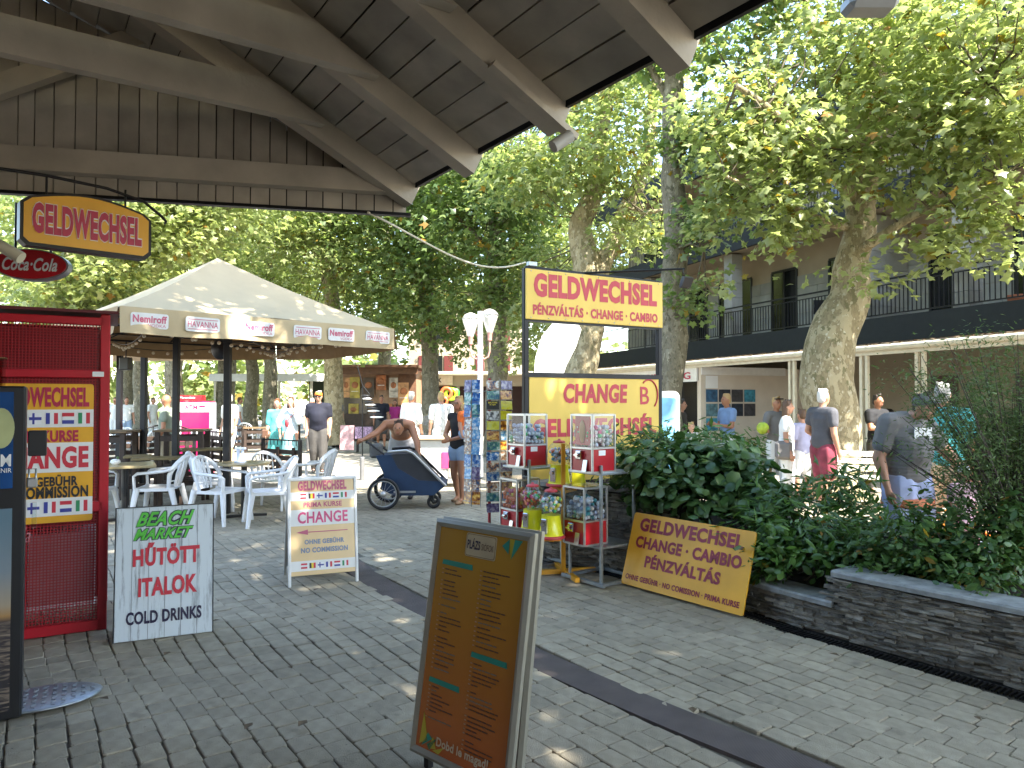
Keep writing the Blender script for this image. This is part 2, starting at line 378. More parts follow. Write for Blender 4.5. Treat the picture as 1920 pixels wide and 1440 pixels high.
def paver(B, c, wid, ln, seed):
    q = random.Random(seed); g = .001; e = .005; z0 = -.05; z1 = 0
    X, Y = ln / 2 - g, wid / 2 - g
    j = lambda: q.uniform(-.0035, .0035)
    cor = [(-X + j(), -Y + j()), (X + j(), -Y + j()), (X + j(), Y + j()), (-X + j(), Y + j())]
    dz = q.uniform(-.0025, .0025); k = .011
    def ring(ins, z):
        out = []
        for i, (x, y) in enumerate(cor):
            sx, sy = (1 if x > 0 else -1), (1 if y > 0 else -1)
            a = (x - sx * (ins + k), y - sy * ins); b_ = (x - sx * ins, y - sy * (ins + k))
            out += [(b_[0], b_[1], z), (a[0], a[1], z)] if i in (1, 3) else [(a[0], a[1], z), (b_[0], b_[1], z)]
        return out
    # order the eight corners counter-clockwise
    def ccw(r): return sorted(r, key=lambda p: atan2(p[1], p[0]))
    r0 = ccw(ring(0, z0)); r1 = ccw(ring(0, z1 - .004 + dz)); r2 = ccw(ring(e, z1 + dz + q.uniform(-.001, .001)))
    fs = [(i, (i + 1) % 8, 8 + (i + 1) % 8, 8 + i) for i in range(8)] + [(8 + i, 8 + (i + 1) % 8, 16 + (i + 1) % 8, 16 + i) for i in range(8)] + [tuple(range(16, 24))]
    ang = atan2(Ld.y, Ld.x)
    M = Matrix.Translation((c[0], c[1], .018)) @ Matrix.Rotation(ang + q.uniform(-.012, .012), 4, 'Z') if c else None
    B.add(r0 + r1 + r2, fs, 0, False, M)
cache = {}
big = [q for q in pv if abs(q[1]) < .72 * q[0] and q[0] > 3.02][:300]; bigs = set(big)
for i, (y, x, wid, ln) in enumerate(big):
    k = (wid, ln, i % 5)
    if k not in cache:
        B = MB(); paver(B, None, wid, ln, i); cache[k] = B.mesh('paver', paverm)
    link('paver', cache[k], pave, (x, y, .018 + rr.uniform(-.001, .001)), (rr.uniform(-.006, .006), rr.uniform(-.006, .006), atan2(Ld.y, Ld.x) + rr.uniform(-.012, .012)))
B = MB()
for i, q in enumerate(pv):
    if q not in bigs: paver(B, (q[1], q[0]), q[2], q[3], i)
stuff(B.build('pavers', paverm, pave))
# drain strip and gutter
def ribbon(poly, w, z, B, mi=0, h=.02):
    L, Rr = [], []
    for i, p in enumerate(poly):
        a = Vector(poly[max(i - 1, 0)]); c = Vector(poly[min(i + 1, len(poly) - 1)]); d = (c - a).normalized(); nn = Vector((-d.y, d.x))
        L.append((p[0] + nn.x * w / 2, p[1] + nn.y * w / 2)); Rr.append((p[0] - nn.x * w / 2, p[1] - nn.y * w / 2))
    n = len(poly); vs = [(x, y, z) for x, y in L] + [(x, y, z) for x, y in Rr] + [(x, y, z - h) for x, y in L] + [(x, y, z - h) for x, y in Rr]
    fs = []
    for i in range(n - 1): fs += [(i, n + i, n + i + 1, i + 1), (2 * n + i, i, i + 1, 2 * n + i + 1), (n + i, 3 * n + i, 3 * n + i + 1, n + i + 1)]
    B.add(vs, fs, mi)
def smooth_poly(poly, k=8):
    out = []
    for i in range(len(poly) - 1):
        p0 = Vector(poly[max(i - 1, 0)]); p1 = Vector(poly[i]); p2 = Vector(poly[i + 1]); p3 = Vector(poly[min(i + 2, len(poly) - 1)])
        for j in range(k):
            t = j / k; out.append(tuple(.5 * ((2 * p1) + (p2 - p0) * t + (2 * p0 - 5 * p1 + 4 * p2 - p3) * t * t + (3 * p1 - p0 - 3 * p2 + p3) * t ** 3)))
    out.append(tuple(poly[-1])); return out
def gratemat():
    m = mat('drain_rubber', (.085, .066, .06), .75, var=.2, vs=6)
    n = m.node_tree.nodes; l = m.node_tree.links; tc = n.new('ShaderNodeTexCoord'); wv = n.new('ShaderNodeTexWave'); wv.inputs['Scale'].default_value = 40
    mp = n.new('ShaderNodeMapping'); mp.inputs['Rotation'].default_value = (0, 0, radians(54)); l.new(tc.outputs['Object'], mp.inputs[0]); l.new(mp.outputs[0], wv.inputs[0])
    bp = n.new('ShaderNodeBump'); bp.inputs['Strength'].default_value = .7; bp.inputs['Distance'].default_value = .006; l.new(wv.outputs['Fac'], bp.inputs['Height']); l.new(bp.outputs[0], n['Principled BSDF'].inputs['Normal']); return m
B = MB(); ribbon(smooth_poly(STRIP), .235, .0, B); struct(B.build('drain_strip', gratemat()))
gut = [(p[0] - .1, p[1] - .07) for p in smooth_poly(WALL[:8])]
B = MB(); ribbon(gut, .15, -.006, B, h=.01); gu = struct(B.build('gutter', mat('gutter_dirt', (.035, .028, .02), .9, var=.5, vs=30, bump=.6, bs=80)))
B = MB(); gs = gut; acc = 0
for i in range(len(gs) - 1):
    a = Vector((*gs[i], 0)); c = Vector((*gs[i + 1], 0)); L_ = (c - a).length; k = 0; d = (c - a).normalized(); nn = Vector((-d.y, d.x, 0))
    while k < L_: p = a + d * k; B.bar(p - nn * .055, p + nn * .055, .009, .014); k += .028
stuff(B.build('gutter_slats', darkmetal, gu))

# ---------------------------------------------------------------- stone planter
pt = thing('stone_planter', 'curved raised planter faced with dark split stone strips under a grey coping', 'planter')
SW = smooth_poly(WALL, 6)
def wall_h(p): return .45 if p[1] < 4.93 else (.24 if p[1] < 6.25 else .78)
corem = mat('planter_core', (.03, .028, .025), .9); copem = mat('coping_stone', (.24, .25, .25), .55, var=.3, vs=14, bump=.3, bs=60)
stonem = mat('split_stone', (.16, .145, .12), .7, var=.4, vs=14, bump=1., bs=70, island=.5)
for l_ in list(stonem.node_tree.links):
    if l_.from_node.type == 'TEX_COORD':
        g_ = stonem.node_tree.nodes.new('ShaderNodeNewGeometry'); stonem.node_tree.links.new(g_.outputs['Position'], l_.to_socket)
B = MB()
for a, c in zip(SW[:-1], SW[1:]):
    h = wall_h(((a[0] + c[0]) / 2, (a[1] + c[1]) / 2)); d = (Vector(c) - Vector(a)).normalized(); nn = Vector((d.y, -d.x))   # inward
    q = [(a[0], a[1]), (c[0], c[1]), (c[0] + nn.x * .16, c[1] + nn.y * .16), (a[0] + nn.x * .16, a[1] + nn.y * .16)]
    vs = [(x, y, -.03) for x, y in q] + [(x, y, h - .045) for x, y in q]
    B.add(vs, [(0, 1, 2, 3)[::-1], (4, 5, 6, 7), (0, 1, 5, 4), (1, 2, 6, 5), (2, 3, 7, 6), (3, 0, 4, 7)])
for a, c in zip(BACK[:-1], BACK[1:]): B.bar((a[0], a[1], .2), (c[0], c[1], .2), .16, .44)
B.bar((.15, 7.9, .35), (.5, 8.7, .35), .16, .7)
B.build('core', corem, pt)
runs = []; cur = [SW[0]]; 
for a, c in zip(SW[:-1], SW[1:]):
    h = wall_h(((a[0] + c[0]) / 2, (a[1] + c[1]) / 2))
    if runs and runs[-1][0] == h: runs[-1][1].append(c)
    else: runs.append([h, [a, c]])
for h, poly in runs:
    B = MB(); off = []
    for i, p in enumerate(poly):
        a = Vector(poly[max(i - 1, 0)]); c = Vector(poly[min(i + 1, len(poly) - 1)]); d = (c - a).normalized(); nn = Vector((d.y, -d.x))
        e = .03 if i == 0 and p[1] > 2 else (.0)
        off.append((a := None, p, nn))
    n = len(poly); L1 = [(p[0] - nn.x * .035, p[1] - nn.y * .035) for _, p, nn in off]; L2 = [(p[0] + nn.x * .22, p[1] + nn.y * .22) for _, p, nn in off]
    zt, zb = h, h - .04
    vs = [(x, y, zb) for x, y in L1] + [(x - 0, y, zt - .012) for x, y in L1] + [(x + (q[0] - x) * .04, y + (q[1] - y) * .04, zt) for (x, y), q in zip(L1, L2)] + [(x, y, zt) for x, y in L2] + [(x, y, zb) for x, y in L2]
    fs = [(r * n + i, r * n + i + 1, (r + 1) * n + i + 1, (r + 1) * n + i) for r in range(4) for i in range(n - 1)] + [(4 * n + i, 4 * n + i + 1, i + 1, i) for i in range(n - 1)]
    fs += [tuple(r * n for r in range(5)), tuple(r * n + n - 1 for r in range(5))[::-1]]
    B.add(vs, fs); B.build('coping', copem, pt)
# strips of stone
cum = [0]
for a, c in zip(SW[:-1], SW[1:]): cum.append(cum[-1] + math.dist(a, c))
def at(s):
    for i in range(len(cum) - 1):
        if cum[i + 1] >= s:
            k = (s - cum[i]) / (cum[i + 1] - cum[i]); a = Vector(SW[i]); c = Vector(SW[i + 1]); return a.lerp(c, k), (c - a).normalized()
    return Vector(SW[-1]), (Vector(SW[-1]) - Vector(SW[-2])).normalized()
stones = []; z = 0.0; q = random.Random(5)
while z < .74:
    hh = q.choice((.012, .016, .02, .025)); s = .6 + q.random() * .1
    while s < cum[-1]:
        ln = q.uniform(.06, .19); p, d = at(s + ln / 2)
        if z + hh < wall_h(p) - .04: stones.append((p, d, s, ln, z, hh, q.uniform(.0, .03)))
        s += ln
    z += hh
stones.sort(key=lambda t: t[0].y)
vis = [t for t in stones if t[0].x < .72 * t[0].y][:300]; vs_ = set(id(t) for t in vis)
def stone_mesh(seed):
    q = random.Random(seed); X, Y, Z = .5, .5, .5; j = lambda a: q.uniform(-a, a)
    vs = [(-X, Y, -Z), (X, Y, -Z), (X, Y, Z), (-X, Y, Z)] + [(-X, -Y + .3 * q.random(), -Z + j(.1)), (0 + j(.3), -Y + .4 * q.random(), -Z + j(.12)), (X, -Y + .3 * q.random(), -Z + j(.1)), (X, -Y + .3 * q.random(), Z + j(.1)), (j(.3), -Y + .4 * q.random(), Z + j(.12)), (-X, -Y + .3 * q.random(), Z + j(.1))]
    fs = [(4, 5, 8, 9), (5, 6, 7, 8), (3, 9, 8, 2), (8, 7, 2), (0, 1, 5, 4), (1, 6, 5), (0, 4, 9, 3), (1, 2, 7, 6)]
    return vs, fs
sm_ = []
for i in range(12):
    B = MB(); B.add(*stone_mesh(i)); sm_.append(B.mesh('stone', stonem))
B = MB()
for i, t in enumerate(stones):
    p, d, s, ln, z, hh, pr = t; nn = Vector((d.y, -d.x)); dep = .03 + pr
    c = Vector((p.x + nn.x * (.015 - pr / 2 - .015 + .002), p.y + nn.y * (.002 - pr / 2), z + hh / 2)); rz = atan2(d.y, d.x) + pi
    rz = atan2(nn.x, -nn.y) * 0 + atan2(-d.y, -d.x)
    if id(t) in vs_:
        o = link('stone', sm_[i % 12], pt, c, (0, q.uniform(-.03, .03), rz)); o.scale = (ln - .002, dep, hh - .0015)
    else:
        vs, fs = stone_mesh(i % 12); B.add(vs, fs, 0, False, Matrix.Translation(c) @ Matrix.Rotation(rz, 4, 'Z') @ Matrix.Diagonal((ln - .002, dep, hh - .0015, 1)))
stuff(B.build('stones', stonem, pt))
B = MB(); inn = [(p[0], p[1]) for p in SW] + BACK
B.add([(x, y, 0) for x, y in inn], [tuple(range(len(inn)))[::-1]])
so = MB()
cen = [(3.9, 3.3), (3.2, 4.4), (2.5, 5.4), (2.1, 6.2), (1.7, 7.2), (1.1, 7.9)]
for i in range(len(SW) - 1):
    a = Vector(SW[i]); c = Vector(SW[i + 1]); h = wall_h((a + c) / 2); d = (c - a).normalized(); nn = Vector((d.y, -d.x))
    hb = h - .05
    p = [a + nn * .15, c + nn * .15, c + nn * 1.4, a + nn * 1.4]
    so.add([(p[0].x, p[0].y, hb), (p[1].x, p[1].y, hb), (p[2].x, p[2].y, .42), (p[3].x, p[3].y, .42)], [(0, 1, 2, 3), (3, 2, 1, 0)])
struct(so.build('soil', mat('soil', (.05, .035, .022), .95, var=.5, vs=25, bump=.8, bs=50)))

# ---------------------------------------------------------------- pavilion roof over the camera
ra = Vector((.567, -.824, 0)); rb = Vector((-.824, -.567, 0)); C0 = Vector((-.71, 4.81, 2.9)); TS = .488; RD = 3.2
def RP(s, d, h=0):
    zz = TS * d if d <= RD else TS * (2 * RD - d)
    return C0 + ra * s + rb * d + Vector((0, 0, zz + h))
rf = thing('pavilion_roof', 'white painted timber gable roof overhead with open rafters and board ceiling', 'roof')
def s0(d): return -.39 * d - .02
nrm = Vector((rb.x * -TS, rb.y * -TS, 1)).normalized(); slopev = (rb + Vector((0, 0, TS))).normalized()
d = -.02; i = 0; q = random.Random(2)
while d < RD - .05:
    wd = .137; a, e = d / 1, d + wd
    cuts = [s0((a + e) / 2)] + sorted(q.sample([1.62, 3.2, 4.0, 2.42], 1)) + [7.0]
    for s1, s2 in zip(cuts[:-1], cuts[1:]):
        B = MB(); mid = (a + e) / 2; hgt = .155 + q.uniform(-.003, .003)
        B.bar(RP(s1, mid, hgt), RP(s2 - .004, mid, hgt), (wd - .007) * 1.11, .02, up=nrm); B.build('ceiling_board', wood_grey, rf)
    d += wd
nrm2 = Vector((-nrm.x, -nrm.y, nrm.z))
for k in range(11):
    mid = RD + .15 + k * .3; B = MB(); B.bar(RP(-2.4, mid, .155), RP(7, mid, .155), .325, .02, up=nrm2); B.build('ceiling_board', wood_grey, rf)
B = MB(); B.bar(RP(-.9, RD / 2 - .0, .2), RP(7.1, RD / 2 - .0, .2), RD * 1.115 + .02, .03, up=nrm); B.bar(RP(-2.4, RD * 1.5, .2), RP(7.1, RD * 1.5, .2), RD * 1.13, .03, up=nrm2); B.build('roof_covering', mat('roof_sheet', (.05, .045, .04), .9), rf)  # unseen dark sheet laid over the boards to block light
B = MB(); B.bar(RP(-2.4, RD, .06), RP(7, RD, .06), .14, .26); B.build('ridge_beam', wood_beam, rf)
B = MB(); B.bar(RP(-.04, -.035, .165), RP(7, -.035, .165), .02, .07); B.build('drip_edge', darkmetal, rf)
for s in (.03, .82, 1.62, 2.42, 3.22, 4.02, 4.82, 5.62, 6.42):
    B = MB(); top = RP(s, RD - .02, .075); e = RP(s, -.03, .075)
    B.bar(e, top, .105, .145, up=nrm); B.build('rafter', wood_beam, rf)
    B = MB(); B.bar(RP(s, 2 * RD, .075), RP(s, RD + .02, .075), .105, .145, up=nrm2); B.build('rafter', wood_beam, rf)
    # tie: two ends cut along the rafter
    B = MB(); z0, z1 = 3.27, 3.46; o = s + .03
    a = RP(o, .5); M = None
    pts = [(.62, z0), (6.4 - .62, z0), (6.4 - 1.0, z1), (.98, z1)]
    vs = []
    for sh in (.0, .07):
        for dd, zz in pts: p = C0 + ra * (o + .03 + sh) + rb * dd; vs.append((p.x, p.y, zz))
    B.add(vs, [(0, 1, 2, 3), (7, 6, 5, 4), (0, 4, 5, 1), (1, 5, 6, 2), (2, 6, 7, 3), (3, 7, 4, 0)]); B.build('tie_beam', wood_beam, rf)
ed = Vector((-.975, -.221, 0)); en = Vector((.221, -.975, 0))
t = .0
while t < 6.2:
    wd = q.choice((.105, .118, .125, .09)); B = MB(); zb = 2.86
    def top(tt): dd = .928 * tt; return 2.9 + .14 + (TS * dd if dd < RD else TS * (2 * RD - dd))
    x0 = C0 + ed * t - en * .03; x1 = C0 + ed * (t + wd - .008) - en * .03; vs = []
    for o_ in (Vector(), -en * .02):
        for p, zz in ((x0, zb), (x1, zb), (x1, top(t + wd)), (x0, top(t))): vs.append((p.x + o_.x, p.y + o_.y, zz))
    B.add(vs, [(0, 1, 2, 3)[::-1], (4, 5, 6, 7), (0, 1, 5, 4), (1, 2, 6, 5), (2, 3, 7, 6), (3, 0, 4, 7)]); B.build('gable_board', wood_grey, rf)
    t += wd
B = MB(); B.add([tuple(C0 + ed * 0 - en * .06 + Vector((0, 0, -.03))), tuple(C0 + ed * 6.2 - en * .06 + Vector((0, 0, -.03))), tuple(C0 + ed * 6.2 - en * .06 + Vector((0, 0, .3))), tuple(C0 + ed * 3.45 - en * .06 + Vector((0, 0, 1.75))), tuple(C0 - en * .06 + Vector((0, 0, .1)))], [(0, 1, 2, 3, 4), (4, 3, 2, 1, 0)]); B.build('gable_backing', mat('backing_dark', (.02, .018, .015), .9), rf)  # dark sheet added so no sky shows through the board gaps
B = MB(); a = C0 + ed * .12; c = C0 + ed * 6.2; a.z = c.z = 3.04; B.bar(a + en * .03, c + en * .03, .085, .14); B.build('wall_plate', wood_beam, rf)
B = MB(); a = C0 + ed * -.03; c = C0 + ed * 6.2; a.z = c.z = 2.85; B.bar(a - en * .03, c - en * .03, .05, .02); B.build('drip_edge', darkmetal, rf)
B = MB(); B.bar(C0 + ed * 3.3 + en * .06 + Vector((0, 0, .1)), C0 + ed * 1.6 + en * .06 + Vector((0, 0, .95)), .07, .12); B.build('brace', wood_beam, rf)
B = MB(); p = RP(1.7, .05, -.02); B.bar(RP(1.70, .42, -.01), RP(1.70, -.06, -.01), .05, .03, up=nrm); B.build('cable_box', wood_beam, rf)
B = MB(); B.tube(RP(1.74, .0, -.05), RP(1.72, .09, -.16), .03, 10); B.build('pipe_stub', mat('old_plastic', (.4, .38, .34), .6), rf)

t = thing('shop_shade_walls', 'unseen brown shop walls added behind the viewer to darken the gable roof', 'building', (-2, -2, 0)); shopm = mat('shop_render', (.16, .11, .07), .85)  # unseen walls added to cut the light under the roof
B = MB(); B.box((0, -1.2, 1.7), (11, .3, 3.4)); B.box((-4.2, 2.6, 1.7), (.3, 7.4, 3.4)); B.build('wall', shopm, t); B = MB(); B.box((-.5, -1.03, 1.2), (1.1, .06, 2.3)); B.box((2.4, -1.03, 1.5), (2.6, .06, 1.6)); B.build('shop_window', mat('window_dark', (.02, .02, .02), .2), t)
# ---------------------------------------------------------------- long hotel with balconies on the right
f_ = Vector((-.355, .935, 0)).normalized(); n_ = Vector((-f_.y, f_.x, 0)); E0 = Vector((7.5, 13.7, 0))
def BP(t, o, z=0): p = E0 + f_ * t + n_ * o; return Vector((p.x, p.y, z))
def bbx(B, t0, t1, o0, o1, z0, z1, mi=0):
    c = BP((t0 + t1) / 2, (o0 + o1) / 2, (z0 + z1) / 2); B.box(c, (abs(t1 - t0), abs(o1 - o0), z1 - z0), rz=atan2(f_.y, f_.x), mi=mi)
beige = mat('beige_render', (.34, .28, .2), .85, var=.08, vs=2); pinkw = mat('whitewashed_brick', (.62, .55, .47), .85, var=.07, vs=2, bump=.3, bs=30)
stonep = mat('cladding_panel', (.27, .265, .235), .75, var=.12, vs=3, island=.12, bump=.3, bs=40); dgreen = mat('dark_fascia', (.012, .015, .015), .85, var=.15)
darkg = mat('dark_glass', (.008, .009, .01), .12, spec=.6, var=0); creamp = mat('cream_paint', (.62, .57, .45), .6, var=.1)
rustic = mat('leaf_litter', (.13, .09, .05), .95, var=.5, vs=20)
hb = thing('balcony_hotel', 'long pale three storey hotel with dark balcony fascias and ground floor shops', 'building', BP(0, -4))
def hpart(name, B, m, par=None):
    me = B.mesh(name, m); me.transform(Matrix.Translation(-hb.location)); return link(name, me, par or hb)
TA, TB = -7.0, 17.6
B = MB(); bbx(B, TA, TB, -4.4, -8, 0, 3.0); bbx(B, TA, TB, -4.15, -8, 3.0, 9.8); bbx(B, TA - .0, TB, -2.55, -4.1, 6.3, 6.35)
hpart('wall', B, beige)
for z0, z1, zz in ((2.98, 3.58, 3.5), (6.25, 6.8, 6.7), (9.1, 9.9, 9.8)):
    B = MB(); bbx(B, TA, TB, -2.5, -2.62, z0, z1); hpart('fascia', B, dgreen)
    B = MB(); bbx(B, TA, TB, -2.63, -4.14, zz - .2, zz); hpart('balcony_slab', B, beige)
q = random.Random(8)
# doors and windows: (t centre, width, z0, z1)
opn = [(-5.6, 1.6), (-3.2, 1.0), (-.6, 2.6), (2.2, 1.2), (5.2, 1.7), (7.9, 1.1), (10.3, 1.7), (12.4, 1.1), (15.3, 1.8)]
for lev in (3.5, 6.7):
    for (tc, wd) in opn:
        B = MB(); bbx(B, tc - wd / 2, tc + wd / 2, -4.13, -4.17, lev, lev + 2.15); o = hpart('balcony_door', B, darkg)
        B = MB()
        for x in (tc - wd / 2, tc + wd / 2, tc): bbx(B, x - .03, x + .03, -4.1, -4.14, lev, lev + 2.15)
        bbx(B, tc - wd / 2, tc + wd / 2, -4.1, -4.14, lev + 2.13, lev + 2.2); hpart('door_frame', B, blackp, o)
pn = 0
for r in range(5):
    z0 = 3.5 + r * .38; t = TA + (r % 2) * .5
    while t < TB:
        t1 = min(t + 1.0, TB); segs = [(t, t1)]
        for (tc, wd) in opn:
            ns = []
            for a, c in segs:
                l0, l1 = tc - wd / 2 - .03, tc + wd / 2 + .03
                if c <= l0 or a >= l1: ns.append((a, c)); continue
                if a < l0: ns.append((a, l0))
                if c > l1: ns.append((l1, c))
            segs = ns
        for a, c in segs:
            if c - a > .08 and pn < 190: B = MB(); bbx(B, a + .006, c - .006, -4.115, -4.16, z0 + .006, z0 + .374); hpart('cladding_panel', B, stonep); pn += 1
        t += 1.0
for tc in (-4.4, .95, 3.6, 8.9, 13.7):
    for r in range(6): B = MB(); bbx(B, tc - .2, tc + .2, -2.76, -3.16 if tc != 3.6 else -4.1, 3.5 + r * .41 + (r > 0) * .05 * r, 3.5 + r * .41 + .4 + .05 * (r + 1) * (r < 6)); hpart('column_block', B, stonep)
for lev in (3.5, 6.7):
    B = MB()
    bbx(B, TA, TB, -2.65, -2.7, lev + .98, lev + 1.02); bbx(B, TA, TB, -2.66, -2.69, lev + .15, lev + .18); bbx(B, TA, TB, -2.66, -2.69, lev + .86, lev + .885)
    hpart('handrail', B, darkmetal)
    B = MB(); t = TA
    while t < TB:
        if lev < 4 and t < 14:
            b2 = MB(); bbx(b2, t, t + .018, -2.665, -2.683, lev + .18, lev + .86); hpart('baluster', b2, darkmetal)
        else: bbx(B, t, t + .018, -2.665, -2.683, lev + .18, lev + .86)
        t += .115
    stuff(hpart('balusters', B, darkmetal))
# ground-floor lean-to
B = MB(); vs = [BP(TA, 0, 2.64), BP(TB + 6, 0, 2.64), BP(TB + 6, -2.6, 2.92), BP(TA, -2.6, 2.92)]; vs += [v + Vector((0, 0, .05)) for v in vs]
B.add(vs, [(0, 1, 2, 3)[::-1], (4, 5, 6, 7), (0, 1, 5, 4), (1, 2, 6, 5), (2, 3, 7, 6), (3, 0, 4, 7)]); hpart('lean_to_roof', B, mat('lean_to_boards', (.3, .2, .11), .8))
B = MB(); B.path([BP(TA, .07, 2.63), BP(TB + 6, .07, 2.63)], .06, 8); bbx(B, TA, TB + 6, .005, -.06, 2.5, 2.63); hpart('rain_gutter', B, creamp)
B = MB(); q = random.Random(4)
for i in range(1400):
    t = q.uniform(TA, TB + 5); o = q.uniform(-.9, .1); z = 2.70 + (-o) * .108 + .01; p = BP(t, o, z); a = q.uniform(0, 6); r = q.uniform(.03, .07)
    B.add([p + Vector((cos(a) * r, sin(a) * r, 0)), p + Vector((cos(a + 2) * r, sin(a + 2) * r, q.uniform(0, .03))), p + Vector((cos(a + 4) * r, sin(a + 4) * r, .02))], [(0, 1, 2)])
stuff(hpart('dead_leaves', B, rustic))
for tc in (-4.6, -2.6, -.35, .95, 3.0):
    for k in (0, .14):
        B = MB(); bbx(B, tc + k, tc + k + .07, -.06, -.12, 0, 2.52); hpart('canopy_post', B, creamp)
B = MB(); bbx(B, 6.65, 6.75, -.1, -4.4, 0, 2.5); hpart('partition_wall', B, pinkw)
B = MB(); bbx(B, 6.6, 6.64, -.1, -3.0, 2.3, 2.52); hpart('valance_board', B, paint_white)
B = MB(); bbx(B, 6.9, 7.1, -.3, -.4, 0, 2.15); bbx(B, 8.1, TB + 5.5, -.3, -.4, 0, 2.15); hpart('shop_front', B, pinkw)
B = MB(); bbx(B, 7.1, 8.1, -.42, -.45, 0, 2.15); hpart('shop_door', B, darkg)
for a in (9.0, 11.3, 13.8, 16.5, 19.5):
    B = MB(); bbx(B, a, a + 1.8, -.27, -.3, .8, 2.0); hpart('shop_window', B, darkg)
B = MB(); bbx(B, 6.78, 12.6, -.05, -.1, 2.12, 2.5); o = hpart('shop_sign', B, paint_white)
o['label'] = 'white sign board with dark red tattoo shop lettering'
me = text_mesh('TATTOO & PIERCING', .02, 0, crimson, 5.3, .2)
k = link('lettering', me, o, BP(9.7, -.04, 2.29) - hb.location, (0, 0, atan2(-f_.y, -f_.x)))
for tc in (-1.0, -.1): pass
for i, (a, z0, m_) in enumerate(((1.15, 1.5, 'a'), (2.1, 1.5, 'b'), (3.2, .9, 'b'))): pass
# photo prints on the partition wall, facing the camera
prt = [mat('print_sea%d' % i, c, .5, var=.5, vs=9) for i, c in enumerate(((.03, .1, .2), (.04, .22, .32), (.02, .03, .05), (.1, .2, .25), (.05, .05, .06)))]
prt.append(fl_w)
for r in range(3):
    for c_ in range(4):
        if r == 2 and c_ > 1: continue
        o_ = -.25 - c_ * .43; z0 = 1.55 - r * .4
        B = MB(); B.box(BP(6.63, o_ - .2, z0 + .17), (.012, .38, .35), rz=atan2(f_.y, f_.x)); hpart('photo_print', B, prt[(r * 3 + c_ * 2) % 5])
B = MB(); B.box(BP(6.63, -.45, 2.1), (.012, .4, .35), rz=atan2(f_.y, f_.x)); hpart('notice_sheet', B, fl_w)
for a, c in ((.2, .9), (-1.6, -.9), (2.3, 3.0)):
    B = MB(); bbx(B, a, c, -4.36, -4.4, .3, 2.2); hpart('poster_board', B, mat('dark_poster', (.06, .02, .02), .4, var=.6, vs=6))

# ---------------------------------------------------------------- foliage
plane_leaf = leafmat('plane_leaf', (.105, .145, .045), (.27, .29, .14), .45, (.38, .45, .12), .33)
plane_dark = leafmat('plane_leaf_deep', (.055, .1, .032), (.15, .19, .07), .42, (.24, .34, .07), .4)
lemon_leaf = leafmat('yellowing_leaf', (.16, .16, .02), (.25, .12, .02), .4, (.3, .22, .02), .5)
shrub_leaf = leafmat('shrub_leaf', (.035, .09, .03), (.1, .17, .055), .2, (.06, .14, .02), .38)
laurel_leaf = leafmat('laurel_leaf', (.045, .11, .025), (.11, .2, .05), .25, (.09, .2, .02), .3)
small_leaf = leafmat('small_leaf', (.035, .09, .022), (.09, .16, .04), .25, (.08, .16, .02), .45)
feather_leaf = leafmat('feathery_leaf', (.06, .1, .03), (.12, .17, .06), .3, (.12, .2, .04), .6)
bark_p = barkmat('plane_bark', [(0, (.25, .205, .12)), (.5, (.36, .305, .19)), (.58, (.17, .15, .08)), (.6, (.42, .37, .26)), (.64, (.5, .46, .35))], 5)
bark_g = barkmat('grey_bark', [(0, (.17, .15, .105)), (.53, (.24, .215, .155)), (.57, (.11, .1, .065)), (.62, (.33, .3, .22))], 6)
twigm = mat('twig', (.1, .08, .05), .9, var=.3)
def T_maple():
    o = []
    for i, r in enumerate((.2, .66, .46, .86, .55, 1.0, .55, .86, .46, .66)):
        a = -pi / 2 + 2 * pi * i / 10; o.append((r * .55 * cos(a) * 1.05, r * .55 * sin(a) + .1, -.14 * abs(cos(a)) * r))
    v = [(0, .06, .05)] + o; return np.array(v), [(0, 1 + i, 1 + (i + 1) % 10) for i in range(10)]
def T_tri3():
    v = [(0, -.45, 0), (.5, .05, -.1), (.16, .12, .03), (0, .62, -.05), (-.16, .12, .03), (-.5, .05, -.1)]
    return np.array(v), [(0, 1, 2), (0, 2, 4), (2, 3, 4), (0, 4, 5)]
def T_oval(): 
    v = [(0, -.5, 0), (.26, -.12, -.05), (.24, .25, -.05), (0, .55, -.06), (-.24, .25, -.05), (-.26, -.12, -.05), (0, .05, .04)]
    return np.array(v), [(6, i, (i + 1) % 6) for i in range(6)]
def T_round():
    v = [(0, -.42, .0), (.38, -.25, -.06), (.42, .15, -.08), (0, .52, -.1), (-.42, .15, -.08), (-.38, -.25, -.06), (0, 0, .06)]
    return np.array(v), [(6, i, (i + 1) % 6) for i in range(6)]
def T_lance():
    v = [(0, -.5, 0), (.13, -.05, -.03), (0, .55, -.1), (-.13, -.05, -.03), (0, 0, .03)]
    return np.array(v), [(4, 0, 1), (4, 1, 2), (4, 2, 3), (4, 3, 0)]
def T_dia():
    v = [(0, -.5, 0), (.42, .05, -.08), (0, .55, 0), (-.42, .05, -.08)]
    return np.array(v), [(0, 1, 2), (0, 2, 3)]
